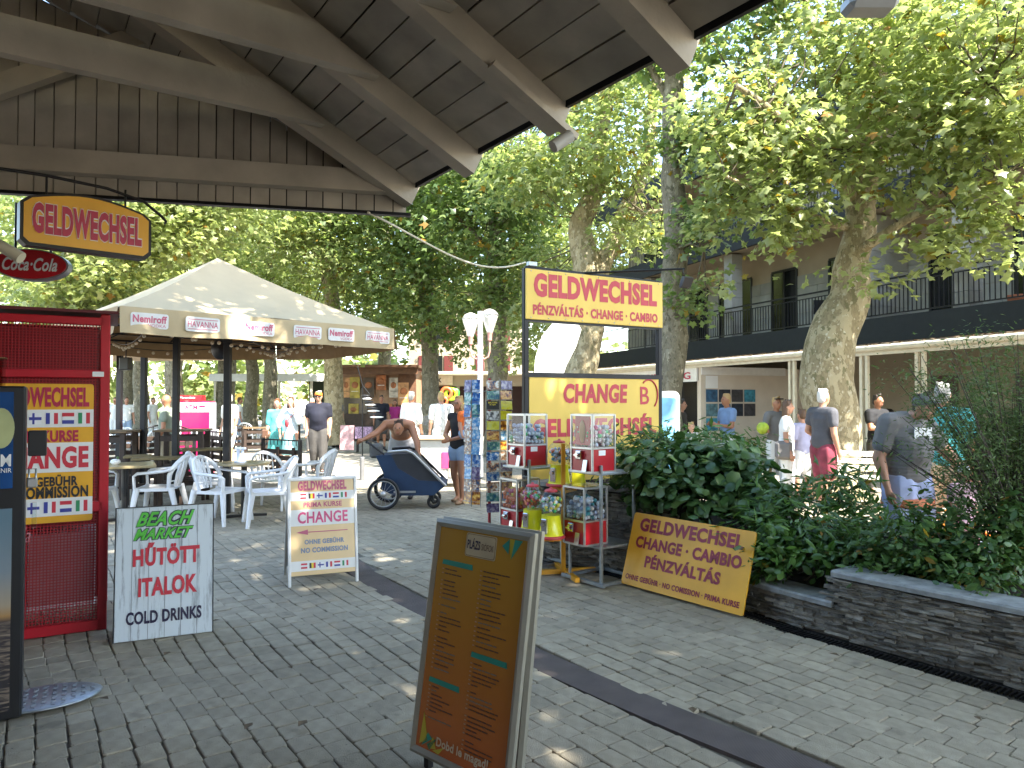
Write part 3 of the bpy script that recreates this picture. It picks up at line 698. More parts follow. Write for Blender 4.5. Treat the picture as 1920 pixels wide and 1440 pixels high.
def leaf_mesh(name, blobs, n, size, tmpl, m, seed, per=24, clump=.28, shell=.55, droop=.5, flat=.6):
    """blobs: (cx, cy, cz, rx, ry, rz) in metres; leaves sit in sprigs spread through the volume"""
    g = np.random.default_rng(seed); bl = np.array(blobs, float); w = (bl[:, 3] * bl[:, 4] * bl[:, 5]) ** (2 / 3); w /= w.sum()
    nc = max(1, n // per); bi = g.choice(len(bl), nc, p=w)
    d = g.normal(size=(nc, 3)); d /= np.linalg.norm(d, axis=1)[:, None]; r = g.random(nc) ** (1 / 3) * (1 - shell) + shell * g.random(nc) ** .25
    cc = bl[bi, :3] + d * r[:, None] * bl[bi, 3:6]
    ci = np.repeat(np.arange(nc), per); N = len(ci)
    p = cc[ci] + g.normal(size=(N, 3)) * np.array([clump, clump, clump * flat])
    out = p - bl[bi[ci], :3]; out /= np.linalg.norm(out, axis=1)[:, None] + 1e-6
    nz = np.array([0, 0, 1.0]) + g.normal(size=(N, 3)) * .55 + out * .45; nz /= np.linalg.norm(nz, axis=1)[:, None]
    t = g.normal(size=(N, 3)) + out * .6 + np.array([0, 0, -droop]); t -= nz * (t * nz).sum(1)[:, None]; t /= np.linalg.norm(t, axis=1)[:, None]
    x = np.cross(t, nz); s = size * g.uniform(.4, 1.3, N)
    tv, tf = tmpl; k = len(tv)
    V = p[:, None, :] + (x[:, None, :] * tv[None, :, 0, None] + t[:, None, :] * tv[None, :, 1, None] + nz[:, None, :] * tv[None, :, 2, None]) * s[:, None, None]
    V = V.reshape(-1, 3); Fa = (np.array(tf)[None] + (np.arange(N) * k)[:, None, None]).reshape(-1, 3)
    me = bpy.data.meshes.new(name); me.vertices.add(len(V)); me.vertices.foreach_set('co', V.astype(np.float32).ravel())
    me.loops.add(len(Fa) * 3); me.loops.foreach_set('vertex_index', Fa.astype(np.int32).ravel()); me.polygons.add(len(Fa))
    me.polygons.foreach_set('loop_start', np.arange(0, len(Fa) * 3, 3, dtype=np.int32)); me.polygons.foreach_set('loop_total', np.full(len(Fa), 3, dtype=np.int32))
    me.materials.append(m)
    if m in (plane_leaf, plane_dark, small_leaf, laurel_leaf):
        me.materials.append(lemon_leaf); mi = (g.random(N) < .035).astype(np.int32); me.polygons.foreach_set('material_index', np.repeat(mi, len(tf)))
    me.update(); me.validate(); return me, cc
def wpath(pts, seed, k=5, amp=.05):
    q = random.Random(seed); pts = [Vector(p) for p in pts]; out = []
    for i in range(len(pts) - 1):
        for j in range(k): out.append(pts[i].lerp(pts[i + 1], j / k) + Vector((q.gauss(0, amp), q.gauss(0, amp), 0)) * (0 if i + j == 0 else 1))
    out.append(pts[-1]); 
    for _ in range(2): out = [out[0]] + [(out[i - 1] + out[i] * 2 + out[i + 1]) / 4 for i in range(1, len(out) - 1)] + [out[-1]]
    return out
def lerps(vals, n):
    out = []
    for i in range(n):
        t = i / (n - 1) * (len(vals) - 1); a = int(min(t, len(vals) - 2)); out.append(vals[a] + (vals[a + 1] - vals[a]) * (t - a))
    return out
def tree(label, trunk, rad, limbs, blobs, n, size, tmpl, seed, m=None, bark=None, group='plane trees shading the square', per=24, clump=.3, flare=1.25, twigs=60, wob=.05):
    """trunk: world points; everything is stored relative to the trunk's foot"""
    base = Vector(trunk[0]); t = thing('plane_tree', label, 'tree', base, 0, group)
    B = MB(); tp = wpath([Vector(p) - base for p in trunk], seed, 6, wob); rs = lerps(rad, len(tp)); rs[0] *= flare; rs[1] *= 1 + (flare - 1) * .45
    B.path(tp, rs, 18)
    v = np.array(B.v); q = random.Random(seed)
    B.v = [(x * (1 + .03 * sin(7 * z + 5 * x + seed)) + .02 * sin(3.1 * z + 4 * y), y + .02 * sin(2.3 * z + seed), z) for x, y, z in B.v]
    for _ in range(int(5 * rad[0] / .2)):
        i = q.randrange(2, len(tp) - 2); a = q.uniform(0, 6.28); c = tp[i] + Vector((cos(a), sin(a), 0)) * rs[i] * .82
        B.ball(tuple(c), (rs[i] * .32, rs[i] * .32, rs[i] * .5), 8, 5)
    B.build('trunk', bark or bark_p, t)
    allp = []
    for j, (pts, r0, r1) in enumerate(limbs):
        B = MB(); lp = wpath([Vector(p) - base for p in pts], seed + j + 1, 5, .06); B.path(lp, lerps([r0, r1], len(lp)), 10); B.build('branch', bark or bark_p, t); allp += lp
    allp += tp[len(tp) // 2:]
    if n:
        bl = [(b[0] - base.x, b[1] - base.y, b[2] - base.z, *b[3:]) for b in blobs]
        me, cc = leaf_mesh('crown', bl, n, size, tmpl, m or plane_leaf, seed, per, clump)
        stuff(link('crown', me, t))
        if twigs:
            B = MB(); q = random.Random(seed); ap = np.array([tuple(p) for p in allp])
            for c in cc[np.random.default_rng(seed).choice(len(cc), min(twigs, len(cc)), replace=False)]:
                i = int(np.argmin(((ap - c) ** 2).sum(1))); a = Vector(ap[i]); c = Vector(c); md = a.lerp(c, .55) + Vector((q.gauss(0, .1), q.gauss(0, .1), -.1)) 
                if (c - a).length < 4: B.path([a, md, c], [.022, .013, .005], 5)
            stuff(B.build('twigs', twigm, t))
    return t
MAP = T_maple(); TR3 = T_tri3(); DIA = T_dia()
def PB(u, v, Y, r, ry=None, rz=None): p = P(u, v, Y); return (p.x, p.y, p.z, r, ry or r, rz or r * .6)
# the big mottled plane tree on the right
Y = 12.0
tree('largest plane tree on the right, thick mottled trunk before the balconies',
     [P(1558, 935, Y), P(1562, 800, Y), P(1545, 690, Y), P(1590, 560, Y), P(1603, 440, Y), P(1612, 330, Y), P(1630, 200, Y), P(1650, 60, Y), P(1665, -90, Y)], [.46, .42, .43, .32, .245, .235, .2, .17, .14],
     [([P(1606, 380, Y), P(1500, 250, Y - .8), P(1380, 160, Y - 1.5)], .12, .04), ([P(1612, 330, Y), P(1720, 230, Y - 1), P(1850, 150, Y - 2)], .13, .04),
      ([P(1600, 480, Y), P(1720, 400, Y - 1.2), P(1880, 330, Y - 2)], .09, .03), ([P(1625, 230, Y), P(1540, 100, Y + .6), P(1480, -60, Y + 1)], .11, .04),
      ([P(1604, 430, Y), P(1480, 390, Y - .6), P(1360, 330, Y - 1.2)], .08, .025)],
     [PB(1400, 330, 11.3, .95), PB(1380, 220, 11.5, 1.1), PB(1480, 390, 10.9, .7, rz=.35), PB(1500, 130, 12, 1.3), PB(1700, 100, 11, 1.5), PB(1850, 60, 10, 1.5), PB(1600, -60, 12, 1.9),
      PB(1790, 250, 10.3, 1.0), PB(1890, 300, 9.8, .9), PB(1560, 300, 10.8, .75), PB(1700, 340, 10.6, .7, rz=.35), PB(1840, 400, 10.2, .75, rz=.35), PB(1340, 420, 11.6, .5, rz=.35), PB(1660, 200, 10.6, .9), PB(1450, 250, 10.8, .8),
      PB(1790, 470, 10.4, .45, rz=.22), PB(1640, 525, 10.8, .3, rz=.15), PB(1900, 180, 9.6, 1.0), PB(1540, 515, 11, .22, rz=.12), PB(1470, 440, 11.2, .5, rz=.25), PB(1730, 450, 10.4, .5, rz=.2), PB(1350, 520, 11.8, .3, rz=.2), PB(1880, 470, 9.8, .4, rz=.2)], 14500, .18, MAP, 11, per=11, clump=.22, twigs=150)
# straight trunk right of the yellow sign
Y = 13.5
tree('tall straight grey plane trunk just right of the yellow exchange sign',
     [P(1252, 910, Y), P(1256, 700, Y), P(1262, 500, Y), P(1262, 300, Y), P(1265, 120, Y), P(1270, -80, Y)], [.29, .25, .24, .21, .18, .15],
     [([P(1262, 350, Y), P(1330, 250, Y - .4), P(1390, 150, Y - 1)], .08, .03), ([P(1264, 200, Y), P(1200, 90, Y), P(1150, -40, Y)], .08, .03), ([P(1260, 470, Y), P(1290, 455, Y - .5), P(1320, 470, Y - .8)], .03, .012)],
     [PB(1300, 560, 13, .38, rz=.5), PB(1330, 400, 13, .6), PB(1300, 250, 13.2, .6, rz=.6), PB(1200, 60, 13.5, 1.3), PB(1350, 60, 13, 1.3), PB(1360, 250, 12.8, .8), PB(1300, 460, 13, .35)], 4200, .17, MAP, 12, m=plane_dark, bark=bark_g, per=16, clump=.24)
# forked tree behind the sign
Y = 17
tree('leaning plane tree behind the yellow sign whose trunk forks above the sign',
     [P(1078, 880, Y), P(1085, 700, Y), P(1103, 600, Y), P(1098, 500, Y), P(1088, 420, Y), P(1115, 350, Y), P(1135, 200, Y), P(1128, 60, Y)], [.4, .37, .36, .34, .28, .22, .17, .14],
     [([P(1105, 560, Y), P(1140, 480, Y), P(1175, 390, Y), P(1215, 300, Y), P(1230, 150, Y)], .24, .12), ([P(1125, 330, Y), P(1060, 250, Y), P(1000, 180, Y - 1)], .1, .04), ([P(1180, 390, Y), P(1215, 400, Y - 1), P(1260, 390, Y - 1)], .07, .03)],
     [PB(1080, 300, 16, 1.4), PB(1180, 220, 16.5, 1.5), PB(1130, 100, 17, 2.2), PB(1000, 330, 16.5, 1.3), PB(1220, 430, 17, .8), PB(1010, 500, 18.5, .9), PB(1190, 330, 15.8, .8), PB(1010, 610, 18.5, .8, rz=.6), PB(985, 660, 20, .7, rz=.5), PB(1150, 430, 16, .6)], 9000, .19, TR3, 13, per=20, clump=.34)
Y = 21
tree('plane tree with dark knotted trunk behind the twin street lamp',
     [P(930, 850, Y), P(932, 720, Y), P(930, 600, Y), P(935, 480, Y), P(920, 330, Y), P(925, 200, Y)], [.33, .3, .29, .25, .2, .14], [([P(932, 500, Y), P(870, 420, Y), P(800, 350, Y)], .1, .04)],
     [PB(900, 430, 20, 2.0), PB(980, 380, 20.5, 1.7), PB(840, 330, 20.5, 2.3), PB(930, 570, 20, .9, rz=.8), PB(930, 250, 21, 3), PB(1010, 560, 21, 1.2), PB(870, 560, 20.4, 1.0), PB(960, 480, 19.6, 1.1)], 13000, .2, TR3, 14, m=plane_dark, bark=bark_g, per=24, clump=.36)
Y = 23.5
tree('plane tree with straight brown trunk left of the twin street lamp',
     [P(806, 845, Y), P(805, 700, Y), P(803, 600, Y), P(800, 450, Y), P(795, 300, Y)], [.33, .27, .25, .22, .17], [([P(803, 560, Y), P(760, 470, Y), P(700, 420, Y)], .09, .04)],
     [PB(760, 520, 22, 1.6), PB(830, 470, 22.6, 1.9), PB(700, 440, 22, 2.0), PB(780, 600, 22, 1.2, rz=.7), PB(750, 330, 23, 3.2), PB(860, 620, 22.5, 1.1, rz=.8), PB(700, 560, 23, 1.1)], 13000, .2, TR3, 15, m=plane_dark, bark=bark_g, per=24, clump=.38)
Y = 24
tree('pale slender plane trunk rising behind the right end of the beige parasol',
     [P(630, 835, Y), P(624, 700, Y), P(622, 560, Y), P(612, 440, Y), P(625, 330, Y), P(640, 200, Y)], [.36, .3, .26, .22, .18, .13], [([P(615, 470, Y), P(560, 420, Y - 1), P(500, 380, Y - 2)], .09, .04)],
     [PB(600, 400, 22.5, 1.9), PB(680, 500, 22.5, 1.5), PB(560, 470, 21.5, 1.5), PB(520, 380, 21, 1.9), PB(650, 300, 24, 3), PB(600, 620, 23, .9, rz=.5), PB(690, 620, 24, 1.1, rz=.6)], 11000, .2, TR3, 16, per=22, clump=.38)
Y = 15.5
tree('nearest plane tree on the left, bright crown between roof edge and parasol',
     [P(120, 900, Y), P(118, 700, Y), P(115, 560, Y), P(105, 400, Y), P(90, 200, Y)], [.3, .26, .24, .2, .16], [([P(110, 500, Y), P(220, 430, Y), P(330, 400, Y)], .09, .03), ([P(105, 400, Y), P(200, 330, Y), P(300, 260, Y)], .1, .04)],
     [PB(300, 430, 15, 1.3), PB(180, 500, 15, 1.3), PB(420, 390, 15.5, 1.2), PB(240, 400, 15, 1.6), PB(350, 300, 15.5, 2), PB(130, 540, 15.5, 1.2), PB(60, 620, 15.5, .9), PB(230, 560, 16.5, .9, rz=.5)], 13000, .18, MAP, 17, per=18, clump=.3)
far = [(506, 30, 'dark slim plane trunk between the beige parasol pole and the couple of women'), (470, 32, 'plane trunk second from the black parasol pole towards the women'), (418, 34, 'plane trunk seen just left of the black parasol pole'),
       (330, 33, 'far plane trunk behind the old man in the cafe'), (265, 29, 'far plane trunk behind the middle cafe poles'), (238, 38, 'thin far plane trunk near the red cage edge')]
proto = None
for i, (u, Y, lb) in enumerate(far):
    if proto is None:
        x = P(u, 800, Y).x
        proto = tree(lb, [(x, Y, -.03), (x + .05, Y, 2.5), (x - .15, Y, 5), (x + .1, Y, 8.5)], [.33, .27, .22, .15], [([(x - .1, Y, 4.6), (x + 1.2, Y - .5, 6.5)], .14, .06), ([(x - .1, Y, 5), (x - 1.5, Y + .4, 7)], .12, .05)],
                     [(x, Y, 8.2, 3.4, 3.4, 2.2), (x + 1.8, Y - .6, 6, 2, 2, 1.1), (x - 2, Y, 5.8, 2, 2, 1.1), (x + .4, Y + 1, 4.9, 2.3, 2.3, .8)], 8500, .26, TR3, 18, bark=bark_g, per=22, clump=.5, twigs=30, group='distant plane trees by the promenade'); first = (x, Y)
    else:
        o = copy_tree(proto); o.location = (P(u, 800, Y).x, Y, -.03); o.rotation_euler = (0, 0, i * 1.3); o['label'] = lb; s = 1 + .08 * ((i * 7) % 3 - 1); o.scale = (s, s, s)
# trees that close the view behind kiosks, and unseen ones beyond the frame, crowns placed to shade the near paving
for i, (x, Y, lb, sc) in enumerate([(-1.0, 33, 'tree crown rising behind the beige kiosk and lamp', 1.25), (3.2, 36, 'tree behind the far end of the hotel', 1.3), (-7, 40, 'tree behind the brown food kiosk', 1.35), (-15, 38, 'tree far left behind the cafe parasols', 1.3),
                                    (-21, 33, 'leftmost distant tree seen between cage and parasol', 1.2), (-10.5, 22.5, 'bushy tree directly above the cafe parasol', .95), (-14.5, 24, 'bushy tree left above the cafe parasol', 1.0)]):
    o = copy_tree(proto); o.location = (x, Y, -.03); o.rotation_euler = (0, 0, 2.1 * i + .4); o['label'] = lb; o.scale = (sc, sc, sc)
sh = [('tree whose crown hangs over the near paving from the right', (7.4, 1.2), [(5.2, 1.8, 7, 2.5, 2.2, 1.3), (7.0, .9, 7.4, 1.6, 1.4, 1.2), (4.2, -.6, 7.4, 2.4, 2.2, 1.2), (8.2, -.2, 7.8, 2.2, 2.2, 1.2), (3.2, 2.2, 8.6, 2, 2, 1), (3.0, 4.4, 9.4, 2.2, 1.9, 1.2)]),
      ('tree beyond the right edge whose crown shades the planter', (9.4, 4.2), [(5.9, 4.6, 7.6, 1.5, 1.4, 1.2), (4.2, 5.6, 8.8, 1.8, 1.4, 1.0)]),
      ('tree standing behind the viewer on the right', (4.6, -4.4), [(3.4, -3.4, 7, 2.6, 2.4, 1.1), (6.6, -2.4, 7.2, 2.6, 2.4, 1.1), (1.6, -1.6, 7.6, 2, 2, 1)]),
      ('unseen tree added behind the pavilion, crown placed to shade the cafe parasol', (-2.5, -5.5), [(-1.6, 5.6, 10, 2.3, 1.8, 1), (.2, 2.2, 10, 2.4, 2.4, 1.1), (1.4, 6.4, 10.4, 1.8, 1.3, .8), (-2.5, -2, 9.5, 3, 3, 1.4)])]  # added out of view; its crown is placed to shade the parasol
for i, (lb, (x, y), bl) in enumerate(sh):
    tree(lb, [(x, y, -.03), (x, y, 3), (x - .3, y, 6.5), (x - .2, y, 9)], [.4, .33, .26, .18], [([(x - .2, y, 4.5), (bl[0][0], bl[0][1], bl[0][2])], .14, .05), ([(x - .2, y, 5), (bl[1][0], bl[1][1], bl[1][2])], .14, .05)],
         bl, (19000, 17000, 13000, 13000)[i], .26, TR3, 30 + i, per=20, clump=.36, twigs=30)

# ---------------------------------------------------------------- shrubs in the planter
def shrub(name, label, cat, pos, blobs, n, size, tmpl, m, seed, stems=14, per=10, clump=.07, stemr=.008, leafname='foliage'):
    t = thing(name, label, cat, pos, 0, 'shrubs in the stone planter'); B = MB(); q = random.Random(seed)
    bl = [(b[0] - pos[0], b[1] - pos[1], b[2] - pos[2], *b[3:]) for b in blobs]
    me, cc = leaf_mesh(leafname, bl, n, size, tmpl, m, seed, per, clump, shell=.35, droop=.25, flat=.8)
    stuff(link(leafname, me, t))
    for k in range(stems):
        c = Vector(cc[q.randrange(len(cc))]); a = Vector((q.gauss(0, .12), q.gauss(0, .12), 0)); B.path([a, a.lerp(c, .5) + Vector((0, 0, .1)), c], [stemr, stemr * .7, stemr * .4], 5)
    stuff(B.build('stems', twigm, t)); return t
RND = T_round(); OVL = T_oval(); LNC = T_lance()
def bp(u, v, Y, rx, ry=None, rz=None): p = P(u, v, Y); return (p.x, p.y, p.z, rx, ry or rx, rz or rx)
shrub('broadleaf_shrub', 'large dark broad leaved shrub with round leaves hanging over the leaning yellow board', 'shrub', (1.75, 6.6, .7),
      [bp(1250, 880, 6.5, .42, .35, .2), bp(1360, 880, 6.4, .38, .35, .22), bp(1300, 930, 6.2, .42, .25, .17), bp(1420, 930, 6.1, .3, .3, .18), bp(1220, 925, 6.6, .25, .2, .14), bp(1330, 850, 6.7, .3, .3, .12)], 2300, .115, RND, shrub_leaf, 41)
shrub('hydrangea_bush', 'leafy shrub with narrow fresh leaves behind the capsule machines below the yellow sign', 'shrub', (1.3, 7.2, .72),
      [bp(1180, 860, 7.0, .3, .25, .2), bp(1230, 830, 7.2, .3, .25, .12), bp(1300, 825, 7.2, .38, .25, .08), bp(1380, 840, 7.1, .3, .25, .12), bp(1170, 890, 6.8, .2, .2, .12)], 1500, .12, LNC, laurel_leaf, 42, clump=.09)
shrub('cherry_laurel', 'loose laurel with long glossy leaves in the middle of the planter before the sunlit walkers', 'shrub', (2.5, 6.0, .4),
      [bp(1480, 960, 5.9, .42, .3, .2), bp(1560, 930, 6.0, .36, .3, .13), bp(1420, 1000, 5.7, .3, .25, .2), bp(1620, 965, 5.9, .3, .3, .15), bp(1520, 1000, 5.6, .35, .3, .18), bp(1590, 900, 6.0, .22, .2, .07)], 1700, .13, LNC, laurel_leaf, 43, clump=.09)
shrub('pittosporum_bush', 'low shrub with pale green leaf rosettes beside the yellow board in the lower planter step', 'shrub', (2.0, 5.6, .2),
      [bp(1440, 1010, 5.5, .22, .2, .16), bp(1520, 1040, 5.35, .34, .22, .13), bp(1440, 1060, 5.4, .17, .15, .13), bp(1600, 1040, 5.2, .2, .2, .12)], 1100, .075, OVL, laurel_leaf, 44, per=12, clump=.05)
shrub('dark_hedge_shrub', 'dense dark green small leaved shrub spilling over the right coping', 'shrub', (3.0, 4.9, .4),
      [bp(1700, 1010, 5.0, .34, .3, .18), bp(1780, 980, 5.1, .3, .3, .2), bp(1650, 1060, 4.95, .28, .2, .12), bp(1760, 1060, 4.8, .34, .2, .14), bp(1870, 1040, 4.7, .3, .25, .18), bp(1840, 1090, 4.45, .24, .15, .08), bp(1900, 980, 4.8, .22, .25, .2), bp(1600, 1010, 5.4, .26, .25, .16)], 5200, .06, OVL, small_leaf, 45, per=14, clump=.06)
# feathery tamarisk with upright bare stems
t = thing('tamarisk_bush', 'tall feathery bush with many thin upright stems at the right edge', 'shrub', (3.45, 4.95, .4), 0, 'shrubs in the stone planter')
B = MB(); q = random.Random(9); tips = []
for k in range(95):
    a = Vector((q.gauss(0, .05), q.gauss(0, .06), 0)); tipx = q.uniform(-.75, .55); h = q.uniform(.75, 1.75) * (1 - .2 * abs(tipx)); e = Vector((tipx, q.gauss(0, .22), h)); m_ = a.lerp(e, .5) + Vector((tipx * -.12, 0, .1))
    B.path([a, m_, e], [.007, .005, .002], 4, cap=False)
    for s in range(4): tips.append(m_.lerp(e, .2 + .25 * s) + Vector((q.gauss(0, .05), q.gauss(0, .05), 0)))
stuff(B.build('stems', mat('dark_twig', (.05, .035, .03), .8), t))
bl = [(p.x, p.y, p.z, .1, .1, .12) for p in tips if p.z > .45]
me, _ = leaf_mesh('foliage', bl, 19000, .042, LNC, feather_leaf, 46, 30, .065, shell=.1, droop=-.3, flat=1.2); stuff(link('foliage', me, t))
q = random.Random(21)
cur = 0
for i in range(46):
    x = q.uniform(-2.3, 3.2); y = q.uniform(3.3, 9); 
    if inside((x, y), PL): continue
    if cur > 26: break
    cur += 1; B = MB(); r = q.uniform(.018, .04); B.add([(-r, 0, .004), (0, -r * .6, .012), (r, 0, .006), (0, r * .7, .01)], [(0, 1, 2, 3)])
    tag(B.build('fallen_leaf', rustic, None, (x, y, .022), (0, 0, q.uniform(0, 6))), 'small dry brown leaf lying on the grey pavers', 'leaf', 'dry leaves scattered on the paving')

# ---------------------------------------------------------------- boards and signs
def leaning(o, ang): o.rotation_euler = (ang, 0, o.rotation_euler[2]); return o
def panel_frame(w, h, fr, t=.03): 
    B = MB(); B.box((-w / 2 + fr / 2, 0, h / 2), (fr, t, h)); B.box((w / 2 - fr / 2, 0, h / 2), (fr, t, h)); B.box((0, 0, fr / 2), (w - 2 * fr, t, fr)); B.box((0, 0, h - fr / 2), (w - 2 * fr, t, fr)); return B
# cold drinks sandwich board
def plankmat():
    m = mat('whitewashed_print', (.6, .66, .7), .6, var=.1, vs=3); n = m.node_tree.nodes; l = m.node_tree.links
    tc = n.new('ShaderNodeTexCoord'); mp = n.new('ShaderNodeMapping'); mp.inputs['Scale'].default_value = (26, 26, 2.2); l.new(tc.outputs['Object'], mp.inputs[0])
    nz = n.new('ShaderNodeTexNoise'); nz.inputs['Scale'].default_value = 1; nz.inputs['Detail'].default_value = 8; nz.inputs['Roughness'].default_value = .75; l.new(mp.outputs[0], nz.inputs[0])
    r = n.new('ShaderNodeValToRGB'); r.color_ramp.elements[0].position = .33; r.color_ramp.elements[0].color = lin((.2, .22, .24)); r.color_ramp.elements[1].position = .47; r.color_ramp.elements[1].color = lin((.6, .66, .7))
    l.new(nz.outputs['Fac'], r.inputs[0]); l.new(r.outputs[0], n['Principled BSDF'].inputs['Base Color']); return m
navy = mat('lettering_navy', (.02, .015, .05), .5); lime = mat('lettering_lime', (.1, .5, .05), .5)
t = thing('sandwich_board', 'white weathered plank look sandwich board advertising cold drinks in red and green', 'signboard', (-2.34, 4.88, 0), radians(24))
tl = math.atan(.1 / .87)
B = MB(); B.bbox((0, 0, .435), (.6, .014, .87), .004); pn = B.build('front_panel', [plankmat()], t, (0, 0, .005), (-tl, 0, 0))
B = MB(); B.box((-.302, 0, .435), (.006, .018, .87)); B.box((.302, 0, .435), (.006, .018, .87)); B.box((0, 0, .873), (.61, .018, .006)); B.build('edge_strip', blackp, pn)
for k in range(1, 6): B = MB(); B.box((-.3 + k * .1, -.0076, .435), (.003, .0012, .865)); B.build('plank_joint', mat('joint_grey', (.2, .22, .24), .8), pn)
lettering('BEACH', .36, .095, lime, pn, 0, .79, -.012, .03, .45, navy, oo=.07); lettering('MARKET', .37, .075, lime, pn, -.01, .69, -.012, .03, .45, navy, oo=.07)
lettering('HŰTÖTT', .41, .155, fl_r, pn, .01, .555, -.012, .04); lettering('ITALOK', .36, .125, fl_r, pn, .02, .34, -.012, .04); lettering('COLD DRINKS', .46, .085, navy, pn, 0, .145, -.012, .035)
B = MB(); B.box((0, 0, .435), (.6, .012, .87)); B.build('rear_panel', blackp, t, (0, .34, .0), (radians(14), 0, 0))
# exchange A-frame with snap frame
def aframe_face(w, h, pn, parts):
    for p in parts: p(pn)
pale_amber = mat('hazed_amber', (.72, .52, .27), .35, var=.04); pink = mat('pale_pink_print', (.5, .1, .18), .4, var=.03); slate = mat('hazed_slate_print', (.2, .25, .35), .4)  # pale haze of the clear cover is put into the stand's colours
t = thing('pavement_sign', 'white framed A stand with currency exchange text and arrow on pale orange', 'signboard', (-1.63, 6.28, 0), radians(22))
tl = math.atan(.16 / .9); B = MB(); B.bbox((0, 0, .5), (.56, .012, .82), .004); pn = B.build('front_panel', pale_amber, t, (0, 0, 0), (-tl, 0, 0))
B = MB()
for s in (-1, 1): B.bbox((s * .285, 0, .46), (.025, .03, .92), .006)
B.bbox((0, 0, .915), (.595, .032, .03), .006); B.build('frame', paint_white, pn); B = MB(); [(lambda B: (B.box((0, -.0072, z_), (.545, .002, h_)), B.build('white_band', paint_white, pn)))(MB()) for z_, h_ in ((.765, .075), (.58, .14), (.17, .085))]
lettering('GELDWECHSEL', .42, .085, pink, pn, 0, .855, -.010, .05); flags(pn, -.2, .22, .765, .045, -.010); lettering('PRIMA KURSE', .33, .045, pink, pn, 0, .69, -.010); lettering('CHANGE', .43, .1, mat('pink_print', (.6, .07, .2), .4), pn, 0, .58, -.010)
B = MB(); B.box((.04, -.01, .455), (.34, .002, .008)); B.prism([(-.23, .455), (-.13, .478), (-.13, .432)], -.011, -.009); B.build('arrow', pink, pn)
lettering('OHNE GEBÜHR', .34, .05, slate, pn, .01, .375, -.010, .045); lettering('NO COMMISSION', .4, .045, slate, pn, .01, .3, -.010, .045); flags(pn, -.2, .22, .17, .045, -.010)
B = MB(); B.bbox((0, 0, .5), (.56, .012, .82), .004); rp = B.build('rear_panel', mat('grey_backing', (.3, .3, .3), .5), t, (0, .5, 0), (math.atan(.34 / .9), 0, 0))
B = MB()
for s in (-1, 1): B.bbox((s * .285, 0, .46), (.025, .03, .92), .006)
B.build('rear_frame', alu, rp)
# tall menu board, nearest
t = thing('menu_board', 'tall orange beach menu board in a dull metal frame, nearest the camera', 'signboard', (-.227, 3.013, .01), radians(-42)); t.scale = (.955, .955, .955)
tl = math.atan(.16 / 1.0); Wm = .62; Hm = 1.06
def menumat():
    m = mat('menu_orange', (.5, .2, .03), .25, var=0, coat=.3); n = m.node_tree.nodes; l = m.node_tree.links; tc = n.new('ShaderNodeTexCoord'); sp = n.new('ShaderNodeSeparateXYZ')
    l.new(tc.outputs['Object'], sp.inputs[0]); r = n.new('ShaderNodeValToRGB'); r.color_ramp.elements[0].position = .0; r.color_ramp.elements[0].color = lin((.48, .1, .015)); r.color_ramp.elements[1].position = .9; r.color_ramp.elements[1].color = lin((.5, .27, .03))
    l.new(sp.outputs[2], r.inputs[0]); l.new(r.outputs[0], n['Principled BSDF'].inputs['Base Color']); return m
fw = .036
def menu_side(name, y, ang, full):
    B = MB(); B.box((0, 0, Hm / 2), (Wm - .04, .012, Hm - .04)); pn = B.build(name, menumat(), t, (0, y, .05), (ang, 0, 0))
    B = MB(); d = .016
    for (x0, z0, x1, z1, x2, z2, x3, z3) in ((-Wm / 2, 0, Wm / 2, 0, Wm / 2 - fw, fw, -Wm / 2 + fw, fw), (Wm / 2, 0, Wm / 2, Hm, Wm / 2 - fw, Hm - fw, Wm / 2 - fw, fw), (Wm / 2, Hm, -Wm / 2, Hm, -Wm / 2 + fw, Hm - fw, Wm / 2 - fw, Hm - fw), (-Wm / 2, Hm, -Wm / 2, 0, -Wm / 2 + fw, fw, -Wm / 2 + fw, Hm - fw)):
        o = [(x0, z0), (x1, z1), (x2, z2), (x3, z3)]
        vs = [(x, -.008, z) for x, z in o[:2]] + [(x, -.010, z) for x, z in o[2:]]
        mid = [((o[0][0] * .55 + o[3][0] * .45), -.02, (o[0][1] * .55 + o[3][1] * .45)), ((o[1][0] * .55 + o[2][0] * .45), -.02, (o[1][1] * .55 + o[2][1] * .45))]
        bk = [(x, .012, z) for x, z in o]; q_ = [vs[0], vs[1], mid[1], mid[0], vs[2], vs[3]] + bk
        B.add(q_, [(0, 1, 2, 3), (3, 2, 4, 5), (0, 3, 5, 9, 6), (1, 7, 8, 4, 2), (0, 6, 7, 1), (6, 9, 8, 7), (5, 4, 8, 9)])
    B.build('frame', mat('champagne_aluminium', (.42, .4, .33), .35, .7, var=.05), pn); return pn
pn = menu_side('front_panel', 0, -tl, True)
pn2 = menu_side('rear_panel', .065, -tl + .02, False)
tealp = mat('menu_teal', (.02, .3, .22), .4); mtxt = mat('menu_text', (.09, .035, .02), .5); mtx2 = mat('menu_text_grey', (.2, .17, .13), .5); mpr = mat('menu_price', (.5, .3, .15), .5)
B = MB(); B.prism(rrect(.19, .105, .01, 3, 0, .965), -.0085, -.007); B.build('logo_plate', mat('cream_print', (.55, .47, .3), .4), pn)
B = MB(); B.prism(rrect(.183, .098, .01, 3, 0, .965), -.0092, -.0086); B.build('logo_rim', mat('logo_rim_print', (.3, .2, .1), .4), pn)
B = MB(); B.prism(rrect(.177, .092, .01, 3, 0, .965), -.0096, -.0093); B.build('logo_field', mat('cream_print', (.5, .4, .2), .4), pn)
lettering('PLÁZS', .082, .05, navy, pn, -.042, .972, -.0105, .03); lettering('SIÓFOK', .074, .036, mtxt, pn, .045, .967, -.0105, .0)
